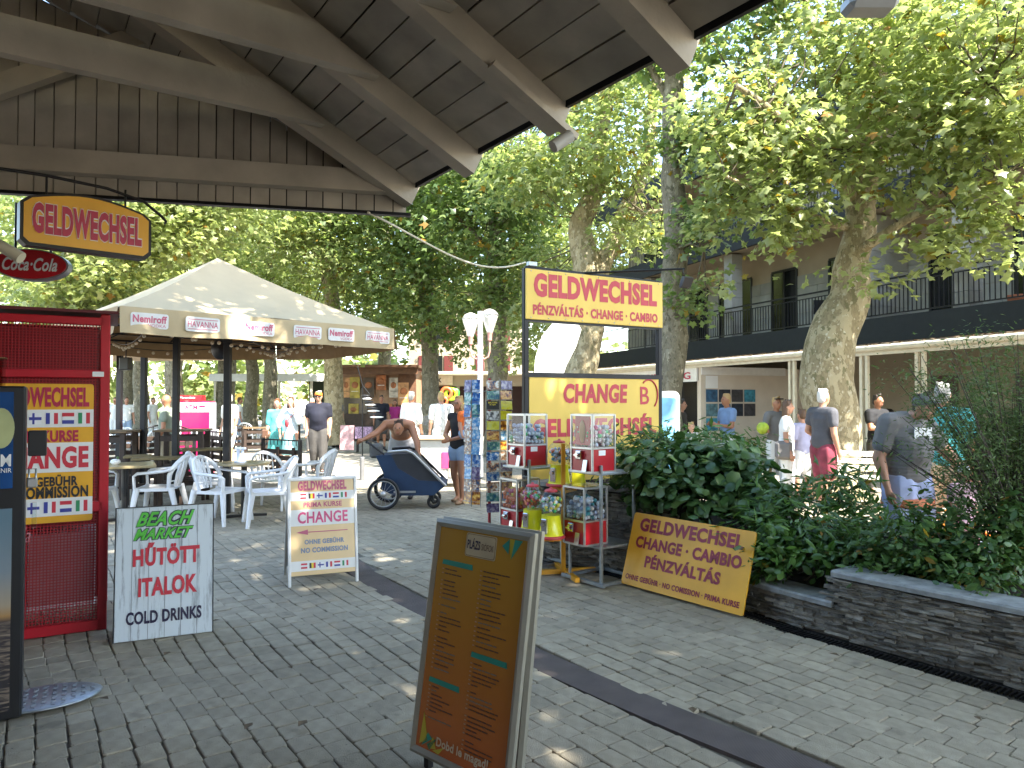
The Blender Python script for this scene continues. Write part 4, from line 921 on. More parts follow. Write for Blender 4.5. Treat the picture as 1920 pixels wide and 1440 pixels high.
for (a, z_, w_, tx) in ((-.135, .865, .2, 'ITALOK'), (-.135, .335, .2, 'ÉTELEK'), (.12, .5, .215, 'KOKTÉLOK')): B = MB(); B.prism([(a - w_ / 2, z_ - .01), (a + w_ / 2, z_ - .012), (a + w_ / 2 - .004, z_ + .012), (a - w_ / 2 + .003, z_ + .012)], -.0085, -.007); B.build('heading_bar', tealp, pn)
q = random.Random(3)
def lines(x0, z1, z0, wmax, dz):
    z_ = z1; i = 0
    while z_ > z0:
        if q.random() > .07:
            m_ = (mtxt, mtx2)[q.random() < .3]; x = x0 + .014; tot = q.uniform(.25, 1) * wmax
            B1 = MB()
            while x < x0 + tot:
                lw = q.uniform(.012, .034); B1.box((x + lw / 2, -.0078, z_ + q.uniform(-.0006, .0006)), (lw, .0008, .0052)); x += lw + .004
            B1.build('menu_line', m_, pn); B1 = MB(); B1.box((x0, -.0078, z_), (.012, .0008, .005)); B1.build('price_mark', mpr, pn)
        z_ -= dz * (1 if q.random() > .08 else 1.7)
lines(-.225, .835, .36, .14, .0195); lines(-.225, .31, .15, .17, .0175); lines(.02, .86, .53, .19, .02); lines(.02, .465, .1, .18, .0178)
cyn = [tealp, mat('menu_yellow', (.5, .42, .03), .4), mat('menu_deep_green', (.02, .18, .1), .4)]
for poly, mi in (([(.13, .985), (.17, 1.02), (.17, .955)], 0), ([(.17, 1.02), (.2, 1.02), (.185, .93)], 1), ([(.2, 1.02), (.245, 1.02), (.188, .935)], 0), ([(-.25, .05), (-.24, .19), (-.2, .075)], 1), ([(-.235, .045), (-.2, .11), (-.17, .09)], 0), ([(-.19, .045), (-.165, .1), (-.14, .055)], 1), ([(-.16, .045), (-.09, .075), (-.12, .04)], 1), ([(-.2, .06), (-.14, .1), (-.18, .04)], 2)):
    B = MB(); B.prism(poly, -.0085, -.0075); B.build('triangle_print', cyn[mi], pn)
lettering('Dobd le magad!', .32, .05, mat('menu_cream', (.62, .5, .33), .5), pn, .02, .085, -.0095, .03)
B = MB(); 
for s in (-1, 1): B = MB(); B.box((s * .22, .03, .03), (.03, .03, .1)); B.build('foot', blackp, t)
# yellow board leaning on the planter
t = thing('exchange_board', 'yellow board with dark red exchange text leaning against the planter wall', 'signboard', (1.315, 5.775, .02), radians(-52.5))
tl = math.atan(.18 / .58); B = MB(); B.prism(rrect(1.22, .62, .02, 3, 0, .31), -.006, .006); pn = B.build('panel', amber, t, (0, 0, 0), (-tl, 0, 0))
dred = mat('lettering_maroon', (.25, .01, .03), .5)
lettering('GELDWECHSEL', 1.04, .115, dred, pn, .0, .525, -.009, .045); lettering('CHANGE · CAMBIO', 1.06, .1, dred, pn, 0, .375, -.009, .045); lettering('PÉNZVÁLTÁS', .76, .12, dred, pn, -.01, .235, -.009, .045); lettering('OHNE GEBÜHR · NO COMISSION · PRIMA KURSE', 1.14, .055, dred, pn, 0, .075, -.009, .035)
# big framed sign
sa = atan2(.9, 1.55); t = thing('exchange_sign', 'tall black framed yellow money exchange sign on two posts behind the planter', 'sign', (.915, 7.85, 0), sa); Wb = 1.80
B = MB(); B.bbox((-Wb / 2, 0, 1.48), (.055, .055, 2.96), .005); B.build('post', darkmetal, t); B = MB(); B.bbox((Wb / 2, 0, 1.48), (.055, .055, 2.94), .005); B.build('post', darkmetal, t)
B = MB(); B.bbox((0, -.04, 2.69), (Wb + .04, .02, .52), .004); tp = B.build('upper_panel', lemon, t)
B = MB(); B.prism([(-.9, 2.41), (.9, 2.41), (.9, 2.965), (-.9, 2.965)], -.028, .028); B.build('panel_backing', darkmetal, t)
sred = mat('lettering_red', (.48, .03, .05), .5, var=.06)
lettering('GELDWECHSEL', 1.66, .25, sred, tp, 0, 2.79, -.053, .055); lettering('PÉNZVÁLTÁS · CHANGE · CAMBIO', 1.68, .13, sred, tp, 0, 2.545, -.053, .045)
for k in range(9):
    for z_ in (2.45, 2.93): B = MB(); B.ball((-.86 + k * .215, -.052, z_), .007, 6, 4); B.build('bolt', alu, tp)
[(lambda B: (B.box((0, -.015, z_), (Wb + .05, .05, .05)), B.build('rail', darkmetal, t)))(MB()) for z_ in (1.86, .72)]
B = MB(); B.box((0, -.02, 1.29), (Wb - .06, .02, 1.1)); lp = B.build('lower_panel', lemon, t)
lettering('CHANGE', .86, .21, sred, lp, -.02, 1.67, -.034, .045, .08); lettering('GELDWECHSÉL', 1.66, .24, sred, lp, 0, 1.33, -.034, .045)
B = MB(); B.path([Vector((.72 + .13 * cos(a), -.035, 1.66 + .17 * sin(a))) for a in [radians(d) for d in range(-50, 140, 12)]], .009, 6); B.build('painted_arc', sred, lp); lettering('B', .13, .2, sred, lp, .66, 1.65, -.034, .01)
B = MB(); B.tube((-.2, 0, 2.97), (.78, -.55, 3.02), .012, 8); B.tube((-Wb / 2, 0, 2.975), (Wb / 2, 0, 2.965), .014, 8); lamp = B.build('lamp_arm', darkmetal, t)
B = MB(); B.box((.8, -.56, 2.88), (.13, .05, .11), rx=.5); B.box((.8, -.53, 2.86), (.1, .03, .09), rx=.5); B.path([(.78, -.55, 3.02), (.74, -.57, 2.99), (.78, -.56, 2.94)], .006, 6); B.build('flood_lamp', blackp, lamp)
B = MB(); B.box((-.82, 0, 3.01), (.1, .05, .04)); B.build('junction_box', galv, t)
# white curved banner behind the sign
B = MB(); pts = [P(u, v, 12.2) for u, v in ((1000, 715), (1004, 670), (1016, 630), (1036, 606), (1062, 598), (1082, 604), (1090, 618), (1080, 650), (1062, 685), (1052, 715))]
o = Vector((0, .03, 0)); n0 = len(pts); B.add([tuple(p) for p in pts] + [tuple(p + o) for p in pts], [tuple(range(n0)), tuple(range(n0, 2 * n0))[::-1]] + [(i, n0 + i, n0 + (i + 1) % n0, (i + 1) % n0) for i in range(n0)])
t = thing('beach_flag', 'plain white feather banner seen through the gap of the yellow exchange sign', 'banner', (P(1030, 0, 12.2).x, 12.22, 0))
me = B.mesh('banner_cloth', paint_white); me.transform(Matrix.Translation(-t.location)); link('banner_cloth', me, t); B = MB(); B.tube((-.03, 0, 0), (-.03, 0, 1.9), .012, 8); B.build('pole', alu, t)
# blue/white stand
t = thing('display_stand', 'rounded white framed light blue display stand right of the yellow sign', 'stand', (P(1245, 0, 10.5).x, 10.5, 0), .1)
B = MB(); B.prism(rrect(.4, 1.66, .09, 4, 0, .9), -.02, .02); B.build('frame', paint_white, t); B = MB(); B.prism(rrect(.31, 1.5, .04, 3, 0, .88), -.03, -.022); B.build('panel', mat('sky_blue_print', (.2, .5, .75), .4, var=.3, vs=5), t)
for s in (-1, 1): B = MB(); B.box((s * .15, 0, .02), (.04, .3, .03)); B.build('foot', paint_white, t)
# hanging signs at the left
sg = atan2(.43, .46); t = thing('hanging_sign', 'yellow arched hanging sign with crimson exchange lettering under the roof edge', 'sign', (-2.44, 4.115, 2.44), sg)
W2 = .66; poly = [(-W2 / 2, 0.03), (-W2 / 2 + .03, 0)] + [(W2 / 2 - .03, 0), (W2 / 2, .03)] + [(W2 / 2 - .0, .235), (W2 / 2 - .04, .27)] + [(W2 / 2 - .04 - (W2 - .08) * k / 10, .27 + .055 * sin(pi * k / 10)) for k in range(1, 10)] + [(-W2 / 2 + .04, .27), (-W2 / 2, .235)]
B = MB(); B.prism(poly, -.045, .045); B.build('frame', darkmetal, t); B = MB(); B.prism([(x * .95, .14 + (z - .14) * .9 + .004) for x, z in poly], -.05, -.044); fp = B.build('face', amber, t)
lettering('GELDWECHSEL', .55, .17, crimson, fp, 0, .155, -.054, .05, 0, paint_white, oo=.03)
B = MB(); B.path([(-.5, .01, .40), (-.2, .01, .41), (.1, .01, .40), (.3, .01, .36), (.4, .01, .29), (.43, .01, .26), (.42, .01, .245)], .009, 8)
for x in (-.2, .2): B.tube((x, .01, .3), (x, .01, .41), .006, 6)
B.build('bracket', darkmetal, t)
t = thing('oval_sign', 'red oval hanging sign with white cola script beneath the yellow exchange sign', 'sign', (P(62, 498, 4.6).x, 4.6, P(62, 498, 4.6).z), radians(14))
B = MB(); B.prism([(.215 * cos(radians(a)), .1 * sin(radians(a))) for a in range(0, 360, 10)], -.04, .04); B.build('rim', galv, t); B = MB(); B.prism([(.205 * cos(radians(a)), .092 * sin(radians(a))) for a in range(0, 360, 10)], -.048, -.039); fp = B.build('face', mat('cola_red', (.45, .01, .02), .2, coat=.6, var=.03), t)
lettering('Coca·Cola', .31, .085, paint_white, fp, 0, 0, -.051, .025, .35)
B = MB(); B.tube((-.1, .0, .09), (-.1, 0, .4), .008, 6); B.tube((.1, .0, .09), (.1, 0, .4), .008, 6); B.build('hanger', darkmetal, t)
t = thing('spot_lamp', 'white tubular spotlight in front of the red oval sign at the left edge', 'lamp', P(15, 455, 3.9)); B = MB(); B.tube((-.12, 0, .03), (.06, .02, -.08), .028, 12, r2=.034); B.build('housing', creamp, t); B = MB(); B.tube((-.12, 0, .03), (-.12, 0, .16), .012, 8); B.build('arm', darkmetal, t)
# small sunlit house front seen under the hanging signs
B = MB(); 
for i in range(5): a = i; B.path([P(-30 + 20 * i, 590 - 4 * i, 4.9), P(-10 + 20 * i, 588, 4.9)], .01, 4)
# cable from the roof to the sign
t = thing('string_cable', 'thin pale cable sagging from the roof corner to the yellow sign', 'cable', P(690, 398, 4.75)); a = P(690, 398, 4.75); c = Vector((.915 - cos(sa) * .9, 7.85 - sin(sa) * .9, 3.02))
B = MB(); B.path([a.lerp(c, k / 16) - a - Vector((0, 0, .22 * sin(pi * k / 16) * (.4 + .6 * k / 16))) for k in range(17)], .0085, 6); B.build('cable', creamp, t)
t = thing('wall_floodlight', 'grey floodlight fixed under the roof edge at the top of the picture', 'lamp', P(1630, 8, 2.9)); B = MB(); B.bbox((0, 0, 0), (.2, .12, .07), .02); B.build('housing', mat('light_grey_metal', (.35, .34, .32), .4, .3), t); B = MB(); B.path([(-.07, 0, .02), (-.2, -.05, .08), (-.36, -.1, .12)], .02, 8); B.build('arm', blackp, t)

# ---------------------------------------------------------------- red mesh cage and left display
redp = mat('cage_red', (.42, .008, .02), .35, var=.08, coat=.2); meshred = mat('mesh_red', (.3, .006, .014), .4, var=.1)
cl = Vector((-2.84, 5.08, 0)); cr_a = radians(29); t = thing('drinks_cage', 'tall red metal cage of fine square mesh around a drinks cooler', 'cage', (-2.84, 5.08, 0), cr_a)
Wc = 1.5; Hc = 2.2
B = MB()
for x in (-.03, -Wc): B.bbox((x, 0, Hc / 2), (.06, .05, Hc), .005)
for z_ in (.04, .86, 1.78, Hc - .05): B.bbox((-Wc / 2, -.001, z_), (Wc - .06, .048, .07 if z_ < 1.7 else .055), .005)
B.bbox((-.03, .8, Hc / 2), (.06, .05, Hc), .005)
for z_ in (.04, Hc - .05): B.bbox((-.03, .4, z_), (.05, .75, .06), .005)
B.build('frame', redp, t)
B = MB(); x = -Wc + .03
while x < -.06: B.box((x, 0, Hc / 2), (.007, .003, Hc - .1)); x += .0195
z_ = .08
while z_ < Hc - .08: B.box((-Wc / 2, .003, z_), (Wc - .1, .003, .007)); z_ += .0195
y = .04
while y < .78: B.box((-.03, y, Hc / 2), (.003, .007, Hc - .1)); y += .02
stuff(B.build('wire_mesh', meshred, t))
B = MB(); B.bbox((-.72, .34, 1.45), (1.32, .5, 1.34), .02); B.box((-.95, .34, .45), (.9, .4, .7)); B.build('cooler', mat('cooler_red', (.17, .004, .01), .4), t)
B = MB(); B.box((-.28, .3, .42), (.4, .3, .5)); B.build('see_through_patch', mat('pale_box', (.4, .36, .38), .5), t)  # pale block stands for light seen through the lower mesh
B = MB(); B.box((-Wc / 2, .78, Hc / 2), (Wc, .02, Hc - .1)); B.build('rear_panel', mat('cooler_red', (.17, .004, .01), .4), t)
B = MB(); B.box((-Wc / 2 + .0, .4, Hc + .012), (Wc + .1, .95, .02)); B.build('lid', mat('lid_maroon', (.1, .01, .015), .5), t)
for s_, z_ in ((.34, .62), (.38, 1.84)):
    lettering('Coca-Cola', s_, .1, mat('faded_script', (.5, .18, .2), .5), t, -.62 if z_ < 1 else -.9, z_ + .08, -.028, -.004, .35)
B = MB(); B.prism(rrect(.66, .94, .02, 3, 0, 0), -.004, .004); pn = B.build('exchange_poster', amber, t, (-.385, -.034, 1.24)); pn.scale = (.88, 1, 1)
B = MB(); [(lambda B: (B.box((0, -.005, z_), (.66, .002, h_)), B.build('white_band', paint_white, pn)))(MB()) for z_, h_ in ((.235, .12), (-.03, .2), (-.365, .12))]
lettering('GELDWECHSEL', .6, .135, crimson, pn, 0, .38, -.008, .045); flags(pn, -.32, .32, .235, .075, -.008); lettering('PRIMA KURSE', .5, .08, crimson, pn, -.02, .115, -.008, .04); lettering('CHANGE', .6, .15, fl_r, pn, 0, -.03, -.008, .045)
lettering('OHNE GEBÜHR', .5, .08, fl_k, pn, -.02, -.185, -.008, .04); lettering('NO COMMISSION', .6, .08, fl_k, pn, 0, -.265, -.008, .04); flags(pn, -.32, .31, -.365, .075, -.008)
B = MB(); B.prism(rrect(.07, .035, .003, 2, 0, 0), -.002, .002); B.build('small_label', paint_white, t, (-.07, -.03, 1.78))
B = MB(); B.box((-1.3, -.15, 1.72), (.9, .2, .2)); 
t2 = thing('clear_box', 'smoky transparent leaflet box fixed across the top of the cage poster', 'box', (0, 0, 0)); t2.location = Vector((-2.84, 5.08, 0)) + Matrix.Rotation(cr_a, 3, 'Z') @ Vector((-1.0, -.12, 1.77)); t2.rotation_euler = (0, 0, cr_a)
B = MB(); B.box((0, 0, 0), (.8, .16, .2)); B.build('case', glassmat('smoky_plastic', (.75, .68, .62), .2), t2); B = MB(); B.box((0, 0, .102), (.82, .17, .006)); B.box((0, 0, -.102), (.82, .17, .006)); B.build('rim', mat('brass_trim', (.3, .22, .1), .4, .5), t2)
# souvenir coin machine at the left edge
t = thing('souvenir_display', 'black framed souvenir machine with blue poster and rippled sea photograph at left edge', 'vending machine', (-2.45, 3.63, 0), radians(30))
B = MB(); B.bbox((-.35, .06, .84), (.7, .1, 1.66), .01); B.build('body', blackp, t)
def seamat():
    m = mat('sunset_sea_print', (.1, .12, .15), .2, var=0, coat=.4); n = m.node_tree.nodes; l = m.node_tree.links; tc = n.new('ShaderNodeTexCoord'); sp = n.new('ShaderNodeSeparateXYZ'); l.new(tc.outputs['Object'], sp.inputs[0])
    r = n.new('ShaderNodeValToRGB'); e = r.color_ramp.elements; e[0].position = 0; e[0].color = lin((.02, .02, .025)); e[1].position = 1; e[1].color = lin((.13, .2, .25))
    for p_, c_ in ((.5, (.06, .05, .05)), (.53, (.35, .2, .08)), (.58, (.34, .28, .2)), (.75, (.2, .24, .27))): x = e.new(p_); x.color = lin(c_)
    l.new(sp.outputs[2], r.inputs[0]); mp = n.new('ShaderNodeMapping'); mp.inputs['Scale'].default_value = (7, 7, 42); l.new(tc.outputs['Object'], mp.inputs[0]); nz = n.new('ShaderNodeTexNoise'); nz.inputs['Detail'].default_value = 5; nz.inputs['Distortion'].default_value = 1; nz.inputs['Scale'].default_value = 1; l.new(mp.outputs[0], nz.inputs[0])
    r2 = n.new('ShaderNodeValToRGB'); r2.color_ramp.elements[0].position = .45; r2.color_ramp.elements[1].position = .62; l.new(nz.outputs['Fac'], r2.inputs[0])
    lt = n.new('ShaderNodeMath'); lt.operation = 'LESS_THAN'; lt.inputs[1].default_value = .505; l.new(sp.outputs[2], lt.inputs[0]); mu = n.new('ShaderNodeMath'); mu.operation = 'MULTIPLY'; l.new(lt.outputs[0], mu.inputs[0]); l.new(r2.outputs[0], mu.inputs[1])
    mx = n.new('ShaderNodeMix'); mx.data_type = 'RGBA'; l.new(mu.outputs[0], mx.inputs[0]); l.new(r.outputs[0], mx.inputs[6]); mx.inputs[7].default_value = lin((.22, .17, .13)); l.new(mx.outputs[2], n['Principled BSDF'].inputs['Base Color']); return m
B = MB(); B.box((-.36, 0, .56), (.62, .006, 1.0)); B.build('sea_poster', seamat(), t)
B = MB(); B.box((-.36, 0, 1.4), (.62, .006, .48)); up = B.build('blue_poster', mat('blue_print', (.01, .05, .16), .25, var=.6, vs=3, coat=.3), t)
B = MB(); B.prism([(-.1 + .055 * cos(radians(a)), 1.46 + .1 * sin(radians(a))) for a in range(0, 360, 15)], -.007, -.003); B.build('coin_print', mat('coin_print', (.4, .42, .2), .4), t)
lettering('EM', .075, .06, paint_white, t, -.095, 1.30, -.007, .02); lettering('SOUVENIR', .13, .022, paint_white, t, -.12, 1.25, -.007, .0)
B = MB(); B.bbox((.05, .03, 1.38), (.08, .04, .13), .005); B.build('coin_slot', blackp, t); B = MB(); B.bbox((.03, .03, 1.18), (.045, .03, .05), .006); B.path([(.015, .03, 1.2), (.015, .03, 1.25), (.045, .03, 1.25), (.045, .03, 1.2)], .005, 6); B.build('padlock', alu, t)
B = MB(); B.tube((.04, .03, .95), (.04, .03, 1.08), .01, 8); B.build('handle', glassmat('clear_plastic'), t)
t = thing('floor_plate', 'rounded grey checker plate lying on the paving at the foot of the machine', 'plate', (-2.47, 3.84, .022), radians(30)); B = MB()
B.lathe([(.001, .001), (.24, .001), (.245, .006), (.235, .012), (.001, .012)], 28, cap=False); B.v = [(x * 1.1, y * .75, z) for x, y, z in B.v]; B.build('plate', galv, t)
B = MB()
for i in range(11):
    for j in range(9):
        x = -.22 + i * .044; y = -.14 + j * .035
        if (x / .26) ** 2 + (y / .17) ** 2 < .8: B.box((x, y, .0135), (.026, .006, .003), rz=.7 if (i + j) % 2 else -.7)
stuff(B.build('tread_ribs', galv, t))

# ---------------------------------------------------------------- capsule machines
glassc = glassmat('clear_acrylic', (.96, .97, .97), .1)
caps = [mat('capsule%d' % i, c, .3, var=.05) for i, c in enumerate(((.55, .6, .68), (.3, .35, .5), (.6, .55, .55), (.1, .5, .2), (.7, .2, .08), (.5, .08, .2), (.7, .6, .1), (.06, .25, .3)))]
cred = mat('machine_red', (.42, .01, .02), .3, coat=.4, var=.04); cyel = mat('machine_yellow', (.75, .72, .02), .3, coat=.3, var=.03); chrome = mat('chrome', (.6, .6, .6), .15, 1.0, var=0)
def square_machine(label, pal, loc, seed, sticker=True, extra=None):
    t = thing('capsule_machine', label, 'vending machine', loc, radians(-53), 'square red capsule vending machines'); w = .265
    B = MB(); B.bbox((0, 0, .105), (w, w, .2), .006); B.build('body', cred, t)
    B = MB()
    for sx in (-1, 1):
        for sy in (-1, 1): B.bbox((sx * w / 2, sy * w / 2, .25), (.018, .018, .5), .003)
    for z_ in (.006, .21, .495):
        for s in (-1, 1): B.box((0, s * w / 2, z_), (w - .018, .016, .016)); B.box((s * w / 2, 0, z_), (.016, w - .018, .016))
    B.build('frame', alu, t); B = MB(); B.box((0, 0, .507), (w + .02, w + .02, .01)); B.build('lid', glassc, t)
    B = MB()
    for s in (-1, 1): B.box((0, s * w / 2, .352), (w - .02, .003, .268)); B.box((s * w / 2, 0, .352), (.003, w - .02, .268))
    B.build('window', glassc, t)
    q = random.Random(seed); BB = [MB() for _ in caps]; r = .021; lv = 0; z_ = .24
    while z_ < .24 + .16:
        for i in range(6):
            for j in range(6):
                if q.random() < .12 or (z_ > .34 and q.random() < .4): continue
                x = -w / 2 + .03 + i * .041 + q.uniform(-.006, .006); y = -w / 2 + .03 + j * .041 + q.uniform(-.006, .006)
                BB[q.choice(pal)].ball((x, y, z_ + q.uniform(-.006, .006)), r, 7, 5)
        z_ += .036
    B = MB(); 
    for k, b_ in enumerate(BB): B.add(b_.v, b_.f, k, True)
    stuff(B.build('capsules', caps, t))
    B = MB(); B.bbox((-.02, -w / 2 - .015, .15), (.07, .03, .075), .006); B.tube((-.02, -w / 2 - .02, .15), (-.02, -w / 2 - .05, .15), .022, 10); B.box((-.02, -w / 2 - .055, .15), (.05, .012, .012)); B.build('coin_mechanism', chrome, t)
    B = MB(); B.box((.05, -w / 2 - .012, .06), (.05, .012, .1), rx=-.2); B.build('chute_flap', alu, t)
    B = MB(); B.box((w / 2 + .001, -.02, .17), (.002, .08, .045)); B.build('sticker', fl_w, t) if sticker else None
    if extra:
        B = MB(); B.box((0, -w / 2 + .012, .36), (w * .7, .006, .25)); d = B.build('display_card', cred, t); B = MB(); B.ball((0, -w / 2 + .005, .35), (.04, .006, .1), 12, 8); B.build('card_picture', mat('toy_tan', (.5, .3, .15), .5), d)
    return t
def globe_machine(label, pal, loc, seed):
    t = thing('globe_machine', label, 'vending machine', loc, radians(-40), 'round globe vending machines on yellow stand')
    B = MB(); B.lathe([(.12, 0), (.125, .012), (.12, .025), (.105, .03)], 20); B.build('base_ring', mat('coral_red', (.5, .05, .06), .4), t)
    B = MB(); B.lathe([(.112, .027), (.1, .04), (.082, .19), (.085, .2)], 20); B.build('base', cyel, t)
    B = MB(); B.ball((0, 0, .305), .113, 20, 12); B.build('globe', glassc, t)
    q = random.Random(seed); BB = [MB() for _ in caps]; n = 0
    while n < 95:
        x, y, z_ = q.uniform(-.1, .1), q.uniform(-.1, .1), q.uniform(-.1, .045)
        if x * x + y * y + z_ * z_ < .088 ** 2: BB[q.choice(pal)].ball((x, y, .305 + z_), .016, 6, 5); n += 1
    B = MB()
    for k, b_ in enumerate(BB): B.add(b_.v, b_.f, k, True)
    stuff(B.build('capsules', caps, t))
    B = MB(); B.lathe([(.055, .4), (.06, .408), (.05, .42), (.015, .426), (.012, .438), (.001, .44)], 16, cap=False); B.build('lid', mat('coral_red', (.5, .05, .06), .4), t)
    B = MB(); B.bbox((0, -.095, .11), (.06, .03, .13), .006); B.tube((0, -.1, .13), (0, -.13, .13), .02, 10); B.build('coin_mechanism', chrome, t); return t
def stand(label, x, y, shelves, rz):
    t = thing('machine_stand', label, 'stand', (x, y, 0), rz, 'grey metal frames carrying capsule machines'); w = .4
    B = MB()
    for (sx, sy) in ((1, -1), (1, 1)): B.bbox((sx * w / 2, sy * w / 2, .52), (.025, .025, 1.04), .003)
    for (sx, sy) in ((-1, -1), (-1, 1)): B.bbox((sx * w / 2, sy * w / 2, .17), (.022, .022, .32), .003)
    B.build('upright', galv, t)
    for z_ in shelves: B = MB(); B.bbox((-.0, 0, z_ - .012), (w + .02, w + .02, .022), .004); B.build('shelf', galv, t)
    B = MB()
    for s in (-1, 1): B.bbox((0, s * (w / 2 + .03), .03), (w + .14, .03, .03), .003); B.bbox((s * (w / 2 + .03), 0, .03), (.03, w + .03, .028), .003)
    B.build('base_frame', galv, t); return t
stand('grey two shelf metal frame in front of the planter wall, nearest the yellow board', .8, 6.45, (.345, .975), radians(-53))
stand('grey two shelf metal frame beside the postcard rack', .20, 7.05, (.345, .965), radians(-53))
square_machine('upper red capsule machine with a toy card and pinkish balls on the right frame', (2, 2, 2, 0, 3, 5), (.71, 6.32, .975), 1, extra=1)
square_machine('lower red capsule machine with pale blue balls on the right frame', (0, 1, 1, 0, 2, 7), (.645, 6.36, .345), 2, False)
square_machine('upper red capsule machine with silvery balls beside the postcard rack', (0, 0, 0, 1, 3), (.145, 6.95, .965), 3)
square_machine('lower red capsule machine with orange and red balls near the postcard rack', (4, 4, 5, 6, 4), (.075, 6.99, .345), 4, False)
globe_machine('lower left globe machine filled with orange capsules', (4, 4, 3, 5, 0), (.185, 6.5, .42), 1); globe_machine('lower right globe machine filled with mixed green and silver capsules', (7, 0, 3, 2, 6), (.34, 6.3, .4), 2)
globe_machine('upper left globe machine filled with clear and teal capsules', (7, 0, 0, 4), (.44, 6.72, .8), 3); globe_machine('upper right globe machine half hidden behind the right red machine', (2, 0, 2, 4), (.6, 6.85, .78), 4)
t = thing('yellow_stand', 'orange yellow steel stand holding four globe machines', 'stand', (.47, 6.62, 0)); ystd = mat('stand_yellow', (.65, .3, .01), .4, var=.1)
B = MB(); B.bbox((0, 0, .6), (.04, .04, 1.2), .004); B.build('post', ystd, t); B = MB(); B.bar((-.35, -.05, .03), (.3, .1, .03), .04, .04); B.bar((-.05, .3, .032), (.1, -.32, .032), .04, .04); B.build('cross_foot', ystd, t)
for (x, y, z_) in ((-.285, -.12, .4), (-.13, -.32, .38), (-.03, .1, .78), (.13, .23, .76)): B = MB(); B.bar((0, 0, z_), (x, y, z_), .04, .03); B.box((x, y, z_ + .012), (.16, .16, .012)); B.build('arm', ystd, t)

# ---------------------------------------------------------------- postcard rack
t = thing('postcard_rack', 'revolving wire rack densely filled with picture postcards', 'rack', (-.26, 8.3, 0)); wirem = mat('rack_wire', (.25, .25, .26), .4, .7)
B = MB(); B.tube((0, 0, 0), (0, 0, 1.85), .018, 10); B.build('pole', mat('rack_red', (.3, .02, .03), .4), t); B = MB(); B.lathe([(.25, 0), (.25, .02), (.03, .04)], 18); B.build('base', darkmetal, t)
def cardmat(i, a, b_, c_):
    m = bpy.data.materials.new('card_print%d' % i); m.use_nodes = True; n = m.node_tree.nodes; l = m.node_tree.links; p = n['Principled BSDF']; p.inputs['Roughness'].default_value = .25
    tc = n.new('ShaderNodeTexCoord'); oi = n.new('ShaderNodeObjectInfo'); ad = n.new('ShaderNodeVectorMath'); ad.operation = 'ADD'; l.new(tc.outputs['Object'], ad.inputs[0]); mu = n.new('ShaderNodeMath'); mu.operation = 'MULTIPLY'; mu.inputs[1].default_value = 40; l.new(oi.outputs['Random'], mu.inputs[0]); l.new(mu.outputs[0], ad.inputs[1])
    nz = n.new('ShaderNodeTexNoise'); nz.inputs['Scale'].default_value = 26; nz.inputs['Detail'].default_value = 3; l.new(ad.outputs[0], nz.inputs[0]); r = n.new('ShaderNodeValToRGB'); e = r.color_ramp.elements; e[0].position = .36; e[0].color = lin(a); e[1].position = .64; e[1].color = lin(c_); x = e.new(.5); x.color = lin(b_)
    l.new(nz.outputs['Fac'], r.inputs[0]); l.new(r.outputs[0], p.inputs['Base Color']); return m
cm = [('deep blue sea', cardmat(0, (.01, .05, .2), (.04, .16, .4), (.5, .55, .6))), ('green and blue lake', cardmat(1, (.02, .1, .2), (.08, .25, .2), (.5, .6, .6))), ('orange sunset', cardmat(2, (.1, .02, .01), (.5, .18, .02), (.8, .5, .1))), ('mixed many picture', cardmat(3, (.03, .06, .12), (.4, .2, .1), (.7, .7, .65))),
      ('bright yellow', cardmat(4, (.55, .5, .02), (.7, .65, .03), (.6, .62, .1))), ('pale blue sailing', cardmat(5, (.05, .2, .45), (.2, .4, .6), (.7, .7, .7))), ('white and black', cardmat(6, (.02, .02, .02), (.6, .6, .58), (.7, .7, .7))), ('dusky purple', cardmat(7, (.06, .03, .08), (.15, .12, .25), (.4, .35, .4)))]
ORD = 'first second third fourth fifth sixth seventh eighth ninth tenth eleventh twelfth thirteenth'.split()
cols = [(-.25, .0, -38, 'outer left'), (-.15, -.07, -22, 'second from left'), (.045, -.12, 10, 'middle right'), (.195, -.06, 28, 'right')]
plan = {2: [0, 0, 'n', 6, 4, 2, 3, 0, 2, 0, 1], }
meshes = {}
